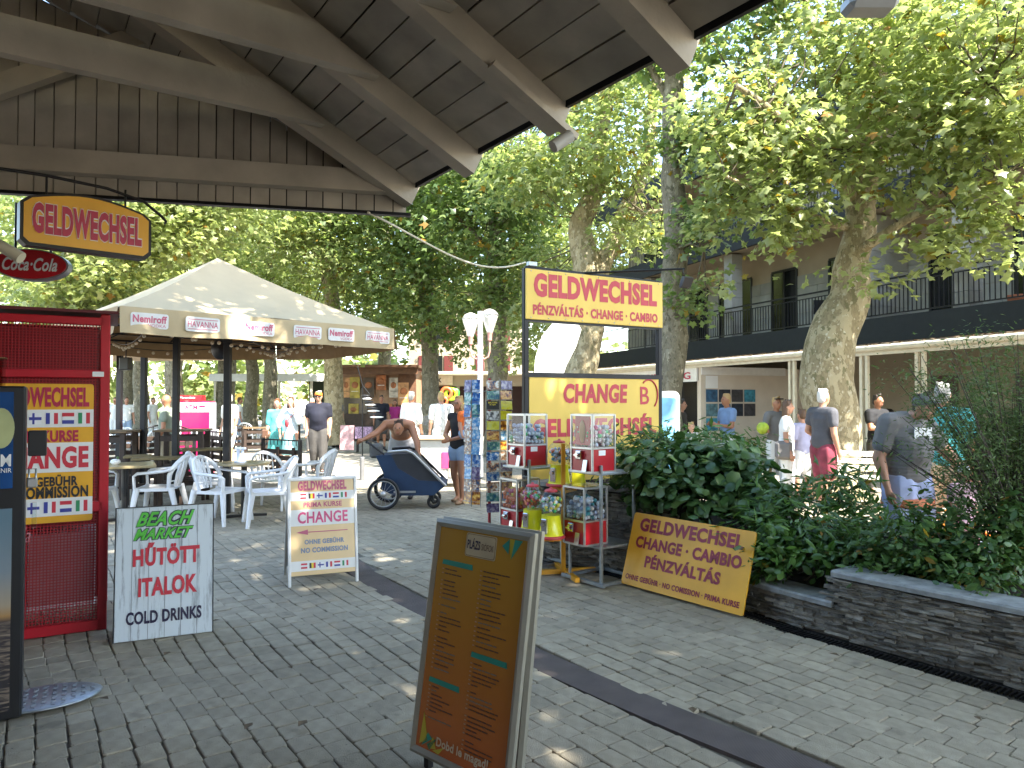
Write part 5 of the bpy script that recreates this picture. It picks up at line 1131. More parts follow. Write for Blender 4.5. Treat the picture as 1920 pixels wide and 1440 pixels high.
for ci, (cx, cy, a, nm) in enumerate(cols):
    for r in range(13):
        land = ci >= 2; w_, h_ = (.142, .1) if land else (.1, .142)
        z_ = 1.77 - r * .115
        if land: 
            if r in (8, 12): z_ -= .01
        elif r % 1 == 0 and r > 9: continue
        if not land: z_ = 1.76 - r * .142
        q = random.Random(ci * 31 + r); k = q.choice((0, 0, 1, 3, 3, 5, 7, 2)) 
        if ci == 2: k = [3, 1, 6, 6, 4, 2, 1, 0, 3, 0, 3, 1, 7][r]
        if ci == 3: k = [7, 2, 4, 4, 2, 5, 2, 3, 7, 3, 2, 5, 0][r]
        key = (w_, h_, k)
        if key not in meshes: B = MB(); B.box((0, 0, 0), (w_, .003, h_)); meshes[key] = B.mesh('postcard', cm[k][1])
        o = link('postcard', meshes[key], None, (-.26 + cx + q.uniform(-.004, .004), 8.3 + cy - .012, z_), (radians(-8) + q.uniform(-.05, .05), q.uniform(-.05, .05), radians(a)))
        tag(o, '%s postcard, %s from the top in the %s rack column' % (cm[k][0], ORD[r], nm), 'postcard', 'postcards on the revolving rack')
        if ci == 2 and r == 2: o['label'] = 'black night postcard with yellow lettering in the third row of the rack'; o.data = (lambda B: (B.box((0, 0, 0), (w_, .003, h_)), B.mesh('postcard', fl_k))[1])(MB()); lettering('BALATON', .1, .018, fl_y, o, 0, .03, -.0025, .03); lettering('by night', .07, .018, fl_y, o, 0, .006, -.0025, .03)
    w_ = .15 if ci >= 2 else .108; B = MB(); R_ = Matrix.Rotation(radians(a), 4, 'Z')
    for s in (-1, 1): B.tube((s * w_ / 2, .004, .38), (s * w_ / 2, .004, 1.84), .003, 5)
    for r in range(14): z_ = 1.72 - r * (.115 if ci >= 2 else .142); (B.tube((-w_ / 2, -.02, z_), (w_ / 2, -.02, z_), .0025, 5) if z_ > .35 else None)
    B.tube((0, .01, 1.7), tuple(R_.inverted() @ Vector((-cx, -cy, 1.7))), .004, 5); B.tube((0, .01, .6), tuple(R_.inverted() @ Vector((-cx, -cy, .6))), .004, 5)
    B.build('wire_column', wirem, t, (cx, cy, 0), (0, 0, radians(a)))

# ---------------------------------------------------------------- twin street lamp, bollard, bench
Yl = 15.0; t = thing('street_lamp', 'white post with two clear cone shaped glass lamp heads', 'street lamp', (P(901, 0, Yl).x, Yl, 0)); 
B = MB(); B.path([(0, 0, 0), (0, 0, .7), (0, 0, 3.45)], [.075, .06, .055], 12); B.build('post', paint_white, t)
lredm = mat('lamp_pink', (.45, .22, .18), .5)
B = MB(); B.tube((0, 0, 2.6), (0, 0, 3.3), .03, 8)
for s, dz in ((-1, -.06), (1, .02)): B.path([(0, 0, 2.55), (s * .08, 0, 2.45), (s * .17, 0, 2.5), (s * .2, 0, 2.62), (s * .2, 0, 2.83 + dz)], .02, 8)
B.build('bracket', lredm, t)
for s, dz in ((-1, -.06), (1, .02)):
    B = MB(); B.lathe([(.045, 2.82 + dz), (.05, 2.95 + dz), (.065, 3.0 + dz)], 14, (s * .2, 0, 0)); h = B.build('lamp_head', lredm, t)
    B = MB(); B.lathe([(.06, 2.98 + dz), (.16, 3.28 + dz), (.18, 3.36 + dz), (.13, 3.44 + dz), (.04, 3.48 + dz), (.005, 3.485 + dz)], 16, (s * .2, 0, 0), cap=False); B.build('glass', mat('frosted_glass', (.7, .68, .62), .25, var=.05, alpha=.55), h)
    B = MB(); torus(B, (s * .2, 0, 3.36 + dz), .001, .008, 6, 4) if 0 else B.lathe([(.183, 3.345 + dz), (.187, 3.355 + dz), (.183, 3.365 + dz)], 16, (s * .2, 0, 0), cap=False); B.build('rim', alu, h)
t = thing('bollard', 'short dark grey bollard standing alone left of the stroller', 'bollard', (P(683, 0, 14.7).x, 14.7, -.02)); B = MB(); B.lathe([(.055, 0), (.05, .02), (.05, .44), (.045, .46), (.001, .465)], 14, cap=False); B.build('post', mat('bollard_grey', (.12, .12, .12), .6), t)
t = thing('plastic_bench', 'cream slatted bench between the big trunk and the walking man', 'bench', (P(1660, 0, 10.6).x, 10.6, 0), radians(-14)); bw = 1.3
for s in (-1, 1):
    B = MB(); B.prism([(-.24, .0), (.2, .0), (.12, .1), (.06, .34), (.24, .38), (.26, .44), (-.2, .44), (-.27, .84), (-.33, .84), (-.24, .36), (-.12, .3), (-.14, .1)], -.03, .03, M=Matrix.Translation((s * bw / 2, 0, 0)) @ Matrix.Rotation(radians(-90), 4, 'Z')); B.build('side', creamp, t)
for k in range(4): B = MB(); B.bbox((0, -.17 + k * .12, .455), (bw + .1, .095, .03), .008); B.build('seat_slat', creamp, t)
for k in range(3): B = MB(); B.bbox((0, .265 + k * .025, .56 + k * .11), (bw + .1, .03, .085), .008, rx=-.2); B.build('back_slat', creamp, t)
def lounge(u, Y, lb, rz):
    t = thing('massage_chair', lb, 'armchair', (P(u, 0, Y).x, Y, 0), rz, 'massage armchairs under the canopy'); 
    B = MB(); B.bbox((0, .28, .95), (.5, .2, .95), .07, rx=-.25); B.build('backrest', mat('black_leather', (.01, .01, .012), .3), t); B = MB(); B.bbox((0, -.05, .42), (.5, .6, .25), .06); B.build('seat', mat('black_leather', (.01, .01, .012), .3), t)
    for s in (-1, 1): B = MB(); B.bbox((s * .36, 0, .42), (.16, .85, .55), .06); B.bbox((s * .3, .25, .95), (.07, .25, .7), .03, rx=-.25); B.build('side_shell', creamp, t)
lounge(1590, 15.0, 'left black and cream massage armchair under the canopy', .2); lounge(1672, 14.6, 'right black and cream massage armchair behind the seated man', .2)
# ---------------------------------------------------------------- cafe
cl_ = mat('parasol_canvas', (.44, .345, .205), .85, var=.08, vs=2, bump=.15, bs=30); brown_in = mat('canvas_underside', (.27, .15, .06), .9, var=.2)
A = Vector((-4.54, 8.3, 0)); e1 = Vector((2.73, 2.7, 0)); e2 = Vector((-2.7, 2.73, 0)); ce = A + (e1 + e2) * .5
t = thing('cafe_parasol', 'large square beige cafe canopy with printed spirits logos on its valance', 'parasol', (ce.x, ce.y, 0)); cv = [A, A + e1, A + e1 + e2, A + e2]; cv = [c - ce for c in cv]
def tentmesh(z, dz=0):
    B = MB(); n = 8; ap = Vector((0, 0, 3.78 - dz))
    for k in range(4):
        a, b_ = cv[k] + Vector((0, 0, z)), cv[(k + 1) % 4] + Vector((0, 0, z)); g = []
        for i in range(n + 1):
            for j in range(n + 1):
                s, w_ = i / n, j / n; p = a.lerp(b_, w_).lerp(ap, s); p.z -= .09 * sin(pi * s) * sin(pi * w_) * (1 - s * .3) + .02 * sin(9 * w_) * (1 - s) * sin(pi * w_) + .05 * sin(pi * s); g.append(tuple(p))
        B.add(g, [(i * (n + 1) + j, i * (n + 1) + j + 1, (i + 1) * (n + 1) + j + 1, (i + 1) * (n + 1) + j) for i in range(n) for j in range(n)], 0, True)
    return B
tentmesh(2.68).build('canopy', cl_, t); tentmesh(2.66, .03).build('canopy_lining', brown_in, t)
ang = atan2(e1.y, e1.x); Lw = e1.length
for k in range(4):
    a, b_ = cv[k], cv[(k + 1) % 4]; d = (b_ - a); L_ = d.length; n = 26; B = MB(); vs = []
    for i in range(n + 1):
        w_ = i / n
        for r, z_ in enumerate((2.69, 2.54, 2.38)):
            vs.append((w_ * L_ - L_ / 2, -.01 - .03 * (r / 2) - .014 * r * sin(w_ * 23 + k), z_ - .012 * (r == 2) * abs(sin(w_ * 9)) - .03 * (k > 0) * r * sin(pi * w_)))
    B.add(vs, [(3 * i + r, 3 * i + r + 1, 3 * i + r + 4, 3 * i + r + 3) for i in range(n) for r in range(2)], 0, True)
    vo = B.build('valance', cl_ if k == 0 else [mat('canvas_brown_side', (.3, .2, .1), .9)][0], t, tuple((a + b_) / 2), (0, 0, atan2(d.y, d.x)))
    if k == 0:
        lilac = mat('patch_white', (.68, .68, .68), .5)
        for i, (x, tx) in enumerate(((-1.6, 'N'), (-.98, 'H'), (-.25, 'N'), (.45, 'H'), (.98, 'N'), (1.6, 'H'))):
            B = MB(); B.prism(rrect(.42, .18, .03, 3, 0, 0), -.004, .004); p_ = B.build('logo_patch', lilac, vo, (x, -.045, 2.535), (.06, 0, 0))
            if tx == 'N': lettering('Nemiroff', .38, .09, pink, p_, 0, .02, -.007, .04); lettering('VODKA', .2, .035, pink, p_, .08, -.055, -.007, .0)
            else:
                lettering('HAVANNA', .37, .075, pink, p_, 0, 0, -.007, .01); B = MB(); B.box((0, -.006, .06), (.36, .001, .008)); B.box((0, -.006, -.06), (.36, .001, .008)); B.build('rule', pink, p_)
for (x, y) in ((P(433, 0, 10.2).x, 10.2), (P(338, 0, 11.2).x, 11.2), (P(278, 0, 12.3).x, 12.3), (P(233, 0, 13.2).x, 13.2)):
    B = MB(); B.bbox((x - ce.x, y - ce.y, 1.3), (.09, .09, 2.62), .006); B.build('pole', darkmetal, t)
B = MB(); hub = Vector((0, 0, 2.75))
for k in range(4):
    a = cv[k] + Vector((0, 0, 2.6)); b_ = cv[(k + 1) % 4] + Vector((0, 0, 2.6)); B.tube(a * .99, b_ * .99, .015, 6); B.tube(a * .98, (0, 0, 3.6), .014, 6); B.tube(hub, a.lerp(b_, .5), .013, 6); B.tube(hub, a * .97, .013, 6)
    for s in (.25, .5, .75): B.tube(a.lerp(b_, s), hub.lerp(a.lerp(b_, s), .4) + Vector((0, 0, .35)), .01, 5); B.tube(a.lerp(hub, s) , b_.lerp(hub, s), .01, 5)
stuff(B.build('frame_bars', darkmetal, t))
q = random.Random(6); B = MB(); Bw = MB(); bulbm = mat('bulb_glass', (.6, .5, .35), .3)
for k in range(6):
    a = cv[k % 4] * q.uniform(.3, .9) + Vector((0, 0, 2.5)); b_ = cv[(k + 1) % 4] * q.uniform(.3, .9) + Vector((0, 0, 2.5)); pts = [a.lerp(b_, i / 10) - Vector((0, 0, .12 * sin(pi * i / 10))) for i in range(11)]; Bw.path(pts, .006, 4)
    for p_ in pts: B.ball(tuple(p_ - Vector((0, 0, .045))), .026, 6, 5)
stuff(B.build('light_bulbs', bulbm, t)); Bw.build('light_cable', blackp, t)
t = thing('loudspeaker', 'black disco ball shaped speaker hanging under the beige canopy beside the thick pole', 'speaker', P(415, 655, 10.6)); B = MB(); B.ball((0, 0, 0), (.15, .12, .16), 14, 10); B.tube((0, 0, .1), (0, 0, .3), .01, 6); B.build('body', blackp, t)
t = thing('speaker_box', 'small black box loudspeaker hanging near the red cage', 'speaker', P(236, 682, 11.5)); B = MB(); B.bbox((0, 0, 0), (.15, .14, .2), .01); B.tube((0, 0, .1), (0, 0, .35), .01, 6); B.build('body', blackp, t)
# second parasol
t = thing('rear_parasol', 'second beige parasol behind with pancake stall text along its valance', 'parasol', (-8.6, 14.8, 0)); 
B = MB(); zz = 2.5
for k in range(4):
    a = Vector((2.6 * cos(pi / 4 + k * pi / 2 - .15), 2.6 * sin(pi / 4 + k * pi / 2 - .15), zz)); b_ = Vector((2.6 * cos(pi / 4 + (k + 1) * pi / 2 - .15), 2.6 * sin(pi / 4 + (k + 1) * pi / 2 - .15), zz)); B.add([a, b_, (0, 0, 3.3)], [(0, 1, 2)])
B.build('canopy', mat('rear_canvas', (.46, .38, .27), .85), t)
fr_ = Vector((2.6 * cos(-pi / 4 - .15), 2.6 * sin(-pi / 4 - .15), 0)); fl_ = Vector((2.6 * cos(-3 * pi / 4 - .15), 2.6 * sin(-3 * pi / 4 - .15), 0)); md = (fr_ + fl_) / 2; d = fr_ - fl_
B = MB(); B.box((0, 0, zz - .16), (d.length, .02, .33)); v_ = B.build('valance', mat('rear_canvas', (.46, .38, .27), .85), t, tuple(md), (0, 0, atan2(d.y, d.x)))
lettering('megaűse Palacsintázó', 1.7, .16, darkwood, v_, .25, zz - .17, -.014, -.01); lettering('Coca-Cola', .5, .15, darkwood, v_, 1.45, zz - .17, -.014, -.01, .35)
B = MB(); B.tube((0, 0, 0), (0, 0, 3.2), .03, 8); B.build('pole', darkmetal, t)
# monobloc chairs
def chair_proto(label, loc, rz):
    t = thing('plastic_chair', label, 'chair', loc, rz, 'white plastic chairs on the cafe terrace'); w = .25
    B = MB(); g = []; n = 6
    for i in range(n + 1):
        for j in range(n + 1): x = -w + 2 * w * i / n; y = -.24 + .46 * j / n; g.append((x * (1 - .1 * j / n), y, .435 - .02 * sin(pi * i / n) - .012 * j / n + (.015 if j == 0 else 0)))
    B.add(g, [(i * 7 + j, (i + 1) * 7 + j, (i + 1) * 7 + j + 1, i * 7 + j + 1) for i in range(n) for j in range(n)], 0, True); B.box((0, -.235, .42), (2 * w - .02, .012, .04)); B.box((-w + .01, 0, .415), (.012, .44, .04)); B.box((w - .01, 0, .415), (.012, .44, .04)); B.build('seat', whitep, t)
    B = MB()                                                              # backrest with slots
    def bk(x, z_): return Vector((x, .23 + (z_ - .43) * .28 - .22 * (x / .5) ** 2 * 2, z_))
    arc = [bk(.235 * cos(a) * (1 if abs(cos(a)) < .9 else 1), .60 + .25 * sin(a)) for a in [pi * k / 14 for k in range(15)]]
    B.path([bk(.2, .43)] + arc + [bk(-.2, .43)], [.026] + [.034] * 15 + [.026], 6, flat=.45)
    for k in range(5):
        x = -.12 + k * .06; zt = .60 + .25 * sqrt(max(0, 1 - (x / .235) ** 2)) - .02; B.path([bk(x * .85, .44), bk(x, .6), bk(x, zt)], [.02, .026, .02], 4, flat=.35)
    B.path([bk(-.2, .52), bk(0, .52), bk(.2, .52)], .02, 6, flat=.4); B.build('backrest', whitep, t)
    for s in (-1, 1):
        B = MB(); B.path([bk(s * .225, .68), (s * .275, .12, .66), (s * .285, -.05, .645), (s * .28, -.2, .635), (s * .27, -.25, .6), (s * .265, -.24, .43)], [.03, .033, .036, .035, .03, .032], 6, flat=.6); B.build('armrest', whitep, t)
        for (y0, y1, x1) in ((-.22, -.28, .29), (.2, .3, .27)):
            B = MB(); B.path([(s * .24, y0, .44), (s * (.24 + x1) / 2, (y0 + y1) / 2, .24), (s * x1, y1, 0)], [.045, .037, .027], 6, flat=.6); B.build('leg', whitep, t)
    return t
ch = [('white plastic chair facing the left cafe table, just above the drinks board', (-4.75, 9.75), 60 + 0, 1), ('white plastic chair at left of the round table with its back to the dark stools', (-3.82, 9.45), 0, 1), ('white plastic chair nearest the exchange stand', (-3.15, 9.35), 0, 1),
      ('white plastic chair behind the round table with slotted back turned to us', (-3.55, 10.7), 0, 1), ('white plastic chair behind the thick pole', (-4.35, 10.5), 0, 1), ('white plastic chair farthest right by the dark fence', (-3.0, 10.9), 0, 1), ('white plastic chair partly hidden by the red cage', (-5.6, 9.5), 0, 1)]
rots = [-80, 75, -65, 175, 110, -100, 85]
c0 = chair_proto(ch[0][0], (*ch[0][1], 0), radians(rots[0]))
for (lb, (x, y), _, _), r in list(zip(ch, rots))[1:]: o = copy_tree(c0); o.location = (x, y, 0); o.rotation_euler = (0, 0, radians(r)); o['label'] = lb
def rtable(lb, x, y, r, sq=False):
    t = thing('cafe_table', lb, 'table', (x, y, 0), .5); B = MB(); (B.bbox((0, 0, .73), (r * 2, r * 2, .035), .006) if sq else B.lathe([(r, .715), (r + .005, .73), (r, .745)], 28)); B.build('table_top', mat('table_laminate', (.3, .24, .13), .3, var=.2), t)
    B = MB(); B.tube((0, 0, .03), (0, 0, .72), .04, 10); B.build('pedestal', blackp, t); B = MB()
    for k in range(4): a = k * pi / 2; B.bar((0, 0, .03), (.3 * cos(a), .3 * sin(a), .015), .07, .03)
    B.build('cross_foot', blackp, t)
rtable('round brown cafe table on a black pedestal among white chairs', P(465, 0, 9.9).x, 9.9, .34); rtable('square brown cafe table with a small white pot near the red cage', P(245, 0, 9.6).x, 9.6, .36, True)
t = thing('napkin_holder', 'pale blue plastic menu holder standing on the round table', 'holder', (P(458, 0, 9.85).x, 9.85, .748)); B = MB(); pb = mat('pale_blue_plastic', (.5, .58, .75), .4); B.bbox((0, 0, .01), (.14, .09, .02), .004); B.bbox((-.03, 0, .1), (.04, .03, .18), .004); B.bbox((.03, 0, .1), (.03, .03, .18), .004); B.bbox((0, 0, .19), (.14, .05, .03), .004); B.build('holder', pb, t)
t = thing('sugar_pot', 'small white pot on the square table by the red cage', 'pot', (P(227, 0, 9.5).x, 9.5, .748)); B = MB(); B.lathe([(.03, 0), (.06, .03), (.055, .06), (.03, .075)], 12); B.build('pot', paint_white, t); B = MB(); B.ball((.03, 0, .09), .02, 6, 5); B.build('sprig', shrub_leaf, t)
# dark high tables and stools, slatted fences
def hightable(lb, x, y, rz, w=.7, h=1.1):
    t = thing('bar_table', lb, 'table', (x, y, 0), rz, 'dark wooden high tables of the cafe')
    for k in range(5): B = MB(); B.bbox((0, -w / 2 + w * (k + .5) / 5, h - .015), (w * 1.15, w / 5 - .008, .03), .004); B.build('top_plank', mat('worn_plank', (.16, .1, .05), .5, var=.3), t)
    for sx in (-1, 1):
        for sy in (-1, 1): B = MB(); B.bbox((sx * w * .48, sy * w * .4, (h - .03) / 2), (.08, .08, h - .03), .004); B.build('leg', darkwood, t)
    for z_ in (h * .2, h * .45, h - .14):
        for sy in (-1, 1): B = MB(); B.box((0, sy * w * .4, z_), (w * .88, .05, .09)); B.build('rail', darkwood, t)
    return t
hightable('dark high plank table left of the pink cash machine', P(352, 0, 12.3).x, 12.3, .2); hightable('dark high plank table beside the red cage edge', P(205, 0, 11.8).x, 11.8, .2, .8)
def stool(lb, u, Y, h=.75):
    t = thing('bar_stool', lb, 'stool', (P(u, 0, Y).x, Y, 0), .4, 'dark square bar stools')
    B = MB(); B.bbox((0, 0, h), (.36, .36, .035), .005); B.build('seat', mat('stool_seat', (.2, .15, .07), .5), t)
    for sx in (-1, 1):
        for sy in (-1, 1): B = MB(); B.bbox((sx * .14, sy * .14, h / 2), (.05, .05, h), .003); B.build('leg', darkwood, t)
    B = MB(); B.box((0, -.14, .3), (.24, .03, .05)); B.box((0, .14, .3), (.24, .03, .05)); B.build('footrest', darkwood, t)
stool('dark bar stool with a worn seat, left of two in front of the high table', 268, 10.9); stool('dark bar stool right of two in front of the high table', 283, 10.5)
stool('dark bar stool close behind the left white chair', 330, 10.6); stool('dark bar stool under the middle high table', 372, 11.6, .8); stool('dark bar stool behind the thick black pole', 415, 11.8, .8)
def fence(lb, a, b_, h, arch=False):
    a = Vector((*a, 0)); b_ = Vector((*b_, 0)); d = b_ - a; L_ = d.length; t = thing('slatted_fence', lb, 'fence', a, atan2(d.y, d.x), 'dark slatted fences round the cafe')
    for x in (0, L_): B = MB(); B.bbox((x, 0, h / 2), (.06, .06, h), .004); B.build('post', blackp, t)
    z_ = .1; 
    while z_ < h - .16: B = MB(); B.bbox((L_ / 2, 0, z_ + .04), (L_ - .06, .025, .085), .003); B.build('slat', darkwood, t); z_ += .12
    x = .15
    while x < L_: B = MB(); B.box((x, .03, h / 2 - .05), (.07, .03, h - .2)); B.build('batten', darkwood, t); x += .45
    B = MB(); n = 10; pts = [(L_ * i / n, 0, h - .02 + (.14 * sin(pi * i / n) if arch else 0)) for i in range(n + 1)]; B.path(pts, .014, 6)
    for i in range(1, n): B.tube((L_ * i / n, 0, h - .12), pts[i], .008, 5)
    B.build('top_rail', darkmetal, t)
def gp(u, Y): return (P(u, 0, Y).x, Y)
fence('short dark slatted fence panel between the round table and the women', gp(568, 13.4), gp(500, 14.0), .86); fence('dark slatted fence panel just left of the thick black pole', gp(430, 13.6), gp(384, 14.6), 1.0)
fence('long dark slatted fence with an arched rail behind the bar stools', gp(372, 14.4), gp(262, 13.6), 1.0, True); fence('dark slatted fence panel at the red cage edge', gp(258, 13.5), gp(170, 13.2), 1.0)
# cash machine
t = thing('cash_machine', 'magenta cash machine with a white header reading ATM', 'cash machine', (P(370, 0, 15).x, 15, 0), radians(8)); mag = mat('magenta_panel', (.36, .01, .08), .3, coat=.3, var=.03)
B = MB(); B.bbox((0, .2, .8), (.66, .5, 1.55), .02); B.build('body', mag, t); B = MB(); B.box((0, -.055, 1.45), (.66, .01, .2)); hd = B.build('header', fl_w, t); lettering('ATM', .26, .1, mag, hd, -.03, 1.45, -.065, .03); B = MB(); B.box((.19, -.063, 1.47), (.12, .003, .045)); B.build('logo_block', mag, hd)
B = MB(); B.box((.34, .2, .85), (.02, .46, 1.4)); B.build('side_panel', mat('side_grey', (.3, .3, .33), .5), t); B = MB(); B.box((-.25, -.06, 1.0), (.06, .012, .35)); B.build('sticker', fl_w, t)
B = MB(); B.ball((.08, -.05, .92), (.12, .05, .07), 10, 6); B.build('keypad_hood', paint_white, t); B = MB(); B.box((-.1, .1, 1.64), (.55, .3, .12)); lb = B.build('sign_box', redp, t); lettering('Pénzváltás', .3, .04, fl_w, lb, -.1, 1.65, -.055, .0)

# ---------------------------------------------------------------- kiosks and houses behind
def place(o, u, Y, z=0): o.location = (P(u, 0, Y).x, Y, z); return o
tan = mat('kiosk_tan', (.33, .2, .12), .7, var=.15); brown = mat('kiosk_brown', (.12, .055, .025), .7, var=.25)
kx0, kx1 = P(640, 0, 29).x, P(782, 0, 29).x; kw = kx1 - kx0
t = thing('food_kiosk', 'brown wooden food kiosk hung with burger posters and menus behind the walkers', 'kiosk', ((kx0 + kx1) / 2, 29, 0))
B = MB(); B.box((0, 1.2, 1.4), (kw, 2.2, 2.8)); B.build('wall', tan, t); B = MB(); B.box((0, .6, 2.92), (kw + .5, 3.4, .1)); B.build('roof', brown, t); B = MB(); B.box((0, -.9, 2.75), (kw + .4, .06, .28)); B.build('fascia', brown, t)
B = MB(); B.box((kw / 2 - .35, .02, 1.4), (.7, .1, 2.7)); B.build('side_panel', brown, t); B = MB(); B.box((-.9, .03, 1.55), (1.0, .1, 1.1)); B.build('hatch', darkg, t); B = MB(); B.box((-.3, -.2, .55), (kw * .7, .5, 1.0)); B.build('counter', darkwood, t)
pq = [mat('poster%d' % i, c, .5, var=.5, vs=5) for i, c in enumerate(((.35, .12, .04), (.5, .25, .1), (.08, .05, .03), (.45, .4, .33), (.4, .3, .05)))]
for i, (x, z_, w_, h_) in enumerate(((-1.25, 2.1, .28, .8), (-.9, 2.1, .4, .85), (-.35, 2.1, .45, .8), (.15, 2.3, .4, .6), (.65, 2.1, .35, .8), (1.05, 1.85, .42, .9), (-.95, 1.15, .4, .6), (1.1, 1.1, .42, .5), (.6, 1.2, .3, .5))):
    B = MB(); B.box((x, -.06, z_), (w_, .03, h_)); p_ = B.build('poster', pq[(i * 3 + 1) % 5], t); B = MB(); B.ball((x, -.08, z_ + h_ * .12), (w_ * .33, .015, h_ * .16), 10, 6); B.build('poster_picture', pq[(i * 2) % 2], p_)
    B = MB(); [B.box((x, -.078, z_ - h_ * .18 - k * .06), (w_ * .7, .004, .02)) for k in range(1)]; B.build('poster_rule', fl_w if i % 2 else fl_k, p_)
x0, x1 = P(780, 0, 31).x, P(990, 0, 31).x; w_ = x1 - x0
t = thing('beach_shop', 'low beige beach shop with swim rings in its open front beneath a long gutter', 'shop', ((x0 + x1) / 2, 31, 0))
B = MB(); B.box((0, 1.5, 1.35), (w_, .1, 2.7)); B.box((0, .1, 2.45), (w_, .1, .5)); 
for x in (-w_ / 2, -w_ * .12, w_ * .2, w_ / 2): B.box((x, .1, 1.1), (.12, .12, 2.2))
B.build('wall', beige, t); B = MB(); B.box((0, .8, 2.78), (w_ + .4, 2.4, .08)); B.path([(-w_ / 2 - .2, -.4, 2.72), (w_ / 2 + .2, -.4, 2.72)], .07, 8); B.build('roof', creamp, t)
B = MB(); B.box((0, 1.4, 1.1), (w_ - .2, .06, 2.2)); B.build('interior_shade', mat('shop_dark', (.04, .02, .02), .8), t)  # dark sheet stands for the shade inside the open shop
rings = [mat('ring%d' % i, c, .35) for i, c in enumerate(((.05, .35, .05), (.5, .12, .04), (.4, .65, .03), (.5, .4, .02), (.03, .3, .4)))]
def torus(B, c, R0, r, n=20, m=7, rz=0):
    pts = [Vector((c[0] + R0 * cos(a) * cos(rz), c[1] + R0 * cos(a) * sin(rz), c[2] + R0 * sin(a))) for a in [2 * pi * k / n for k in range(n + 1)]]; B.path(pts, r, m, cap=False)
for i, (u, z_, R0, k) in enumerate(((826, 1.75, .3, 0), (832, 1.55, .32, 1), (838, 1.9, .4, 1), (846, 1.85, .42, 2), (852, 1.9, .33, 0), (884, 1.5, .3, 4), (872, 1.3, .25, 3))):
    o = thing('swim_ring', ('green', 'orange', 'lime yellow', 'second green', 'blue', 'small yellow', 'large red')[[0, 1, 6, 2, 3, 4, 5][i]] + ' inflatable swim ring hanging in the beach shop', 'swim ring', (P(u, 0, 30.6).x, 30.6 + i * .08, z_), 0, 'swim rings in the beach shop'); B = MB(); torus(B, (0, 0, 0), R0 * .52, R0 * .2); B.build('ring', rings[k], o)
o = thing('shop_letter_board', 'beige fascia board with one dark letter above the swim rings', 'signboard', (P(826, 0, 30.9).x, 30.95, 2.45)); B = MB(); B.box((0, 0, 0), (1.1, .04, .4)); p_ = B.build('board', creamp, o); lettering('K', .18, .2, fl_k, p_, .0, 0, -.03)
t = thing('promenade_canopy', 'long white flat canopy on slim posts far behind the women', 'canopy', (P(545, 0, 35).x, 35, 0)); B = MB(); B.box((0, 0, 2.75), (6.4, 3, .14)); B.box((0, -1.5, 2.62), (6.4, .06, .3)); B.build('roof', paint_white, t)
for k in range(5): B = MB(); B.box((-3 + k * 1.5, -1.3, 1.3), (.1, .1, 2.6)); B.build('post', creamp, t)
B = MB(); B.box((1.9, 1.2, 1.3), (2.4, .1, 2.5)); B.build('canopy_shade_panel', mat('olive_dark', (.03, .04, .02), .8), t)  # dark panel stands for the shaded interior beneath the canopy
t = thing('shuttered_house', 'pale house with dark red shutters glimpsed between the trees', 'house', (P(880, 0, 48).x, 48, 0)); B = MB(); B.box((0, 3, 4.5), (8, 6, 9)); B.build('wall', beige, t); B = MB(); B.box((0, 3, 9.1), (8.6, 7, .3)); B.build('roof', brown, t)
for zz in (3.4, 6.2):
    for x in (-2.2, 1.6):
        B = MB(); B.box((x, -.03, zz + .2), (.9, .08, 1.9)); wn = B.build('window', darkg, t)
        for s in (-1, 1): B = MB(); B.box((x + s * .85, -.06, zz + .2), (.6, .06, 1.9)); B.build('shutter', mat('shutter_red', (.1, .015, .012), .6), wn)
# far tree belt
g_bl = [(x, 62 + 6 * sin(x), 3.4 + 1.6 * sin(x * .7), 3.4, 2, 3.6 + sin(x * 1.3)) for x in np.arange(-60, 30, 4.3)]
me, _ = leaf_mesh('far_trees', g_bl, 21000, .75, DIA, plane_leaf, 77, 14, .9); stuff(link('far_trees', me)); 
q = random.Random(31)

# ---------------------------------------------------------------- people
skin = {'fair': mat('skin_fair', (.5, .27, .18), .5, var=.05), 'tan': mat('skin_tan', (.36, .16, .085), .45, var=.06), 'mid': mat('skin_mid', (.42, .21, .13), .5, var=.05)}
hairm = {'grey': mat('hair_grey', (.35, .33, .3), .7), 'white': mat('hair_white', (.6, .57, .52), .7), 'dark': mat('hair_dark', (.025, .015, .01), .55), 'brown': mat('hair_brown', (.09, .045, .02), .55), 'blond': mat('hair_blond', (.42, .27, .11), .55), 'red': mat('hair_auburn', (.16, .06, .02), .55), 'short': mat('hair_stubble', (.06, .035, .025), .7)}
CL = {}
def cloth(n, c, v=.12): 
    if n not in CL: CL[n] = mat('cloth_' + n, c, .85, var=v, vs=9, bump=.3, bs=18)
    return CL[n]
def remesh(o, vox, sm=5):
    m = o.modifiers.new('skin', 'REMESH'); m.mode = 'VOXEL'; m.voxel_size = vox; m.use_smooth_shade = True
    s = o.modifiers.new('soft', 'SMOOTH'); s.factor = .5; s.iterations = sm; return o
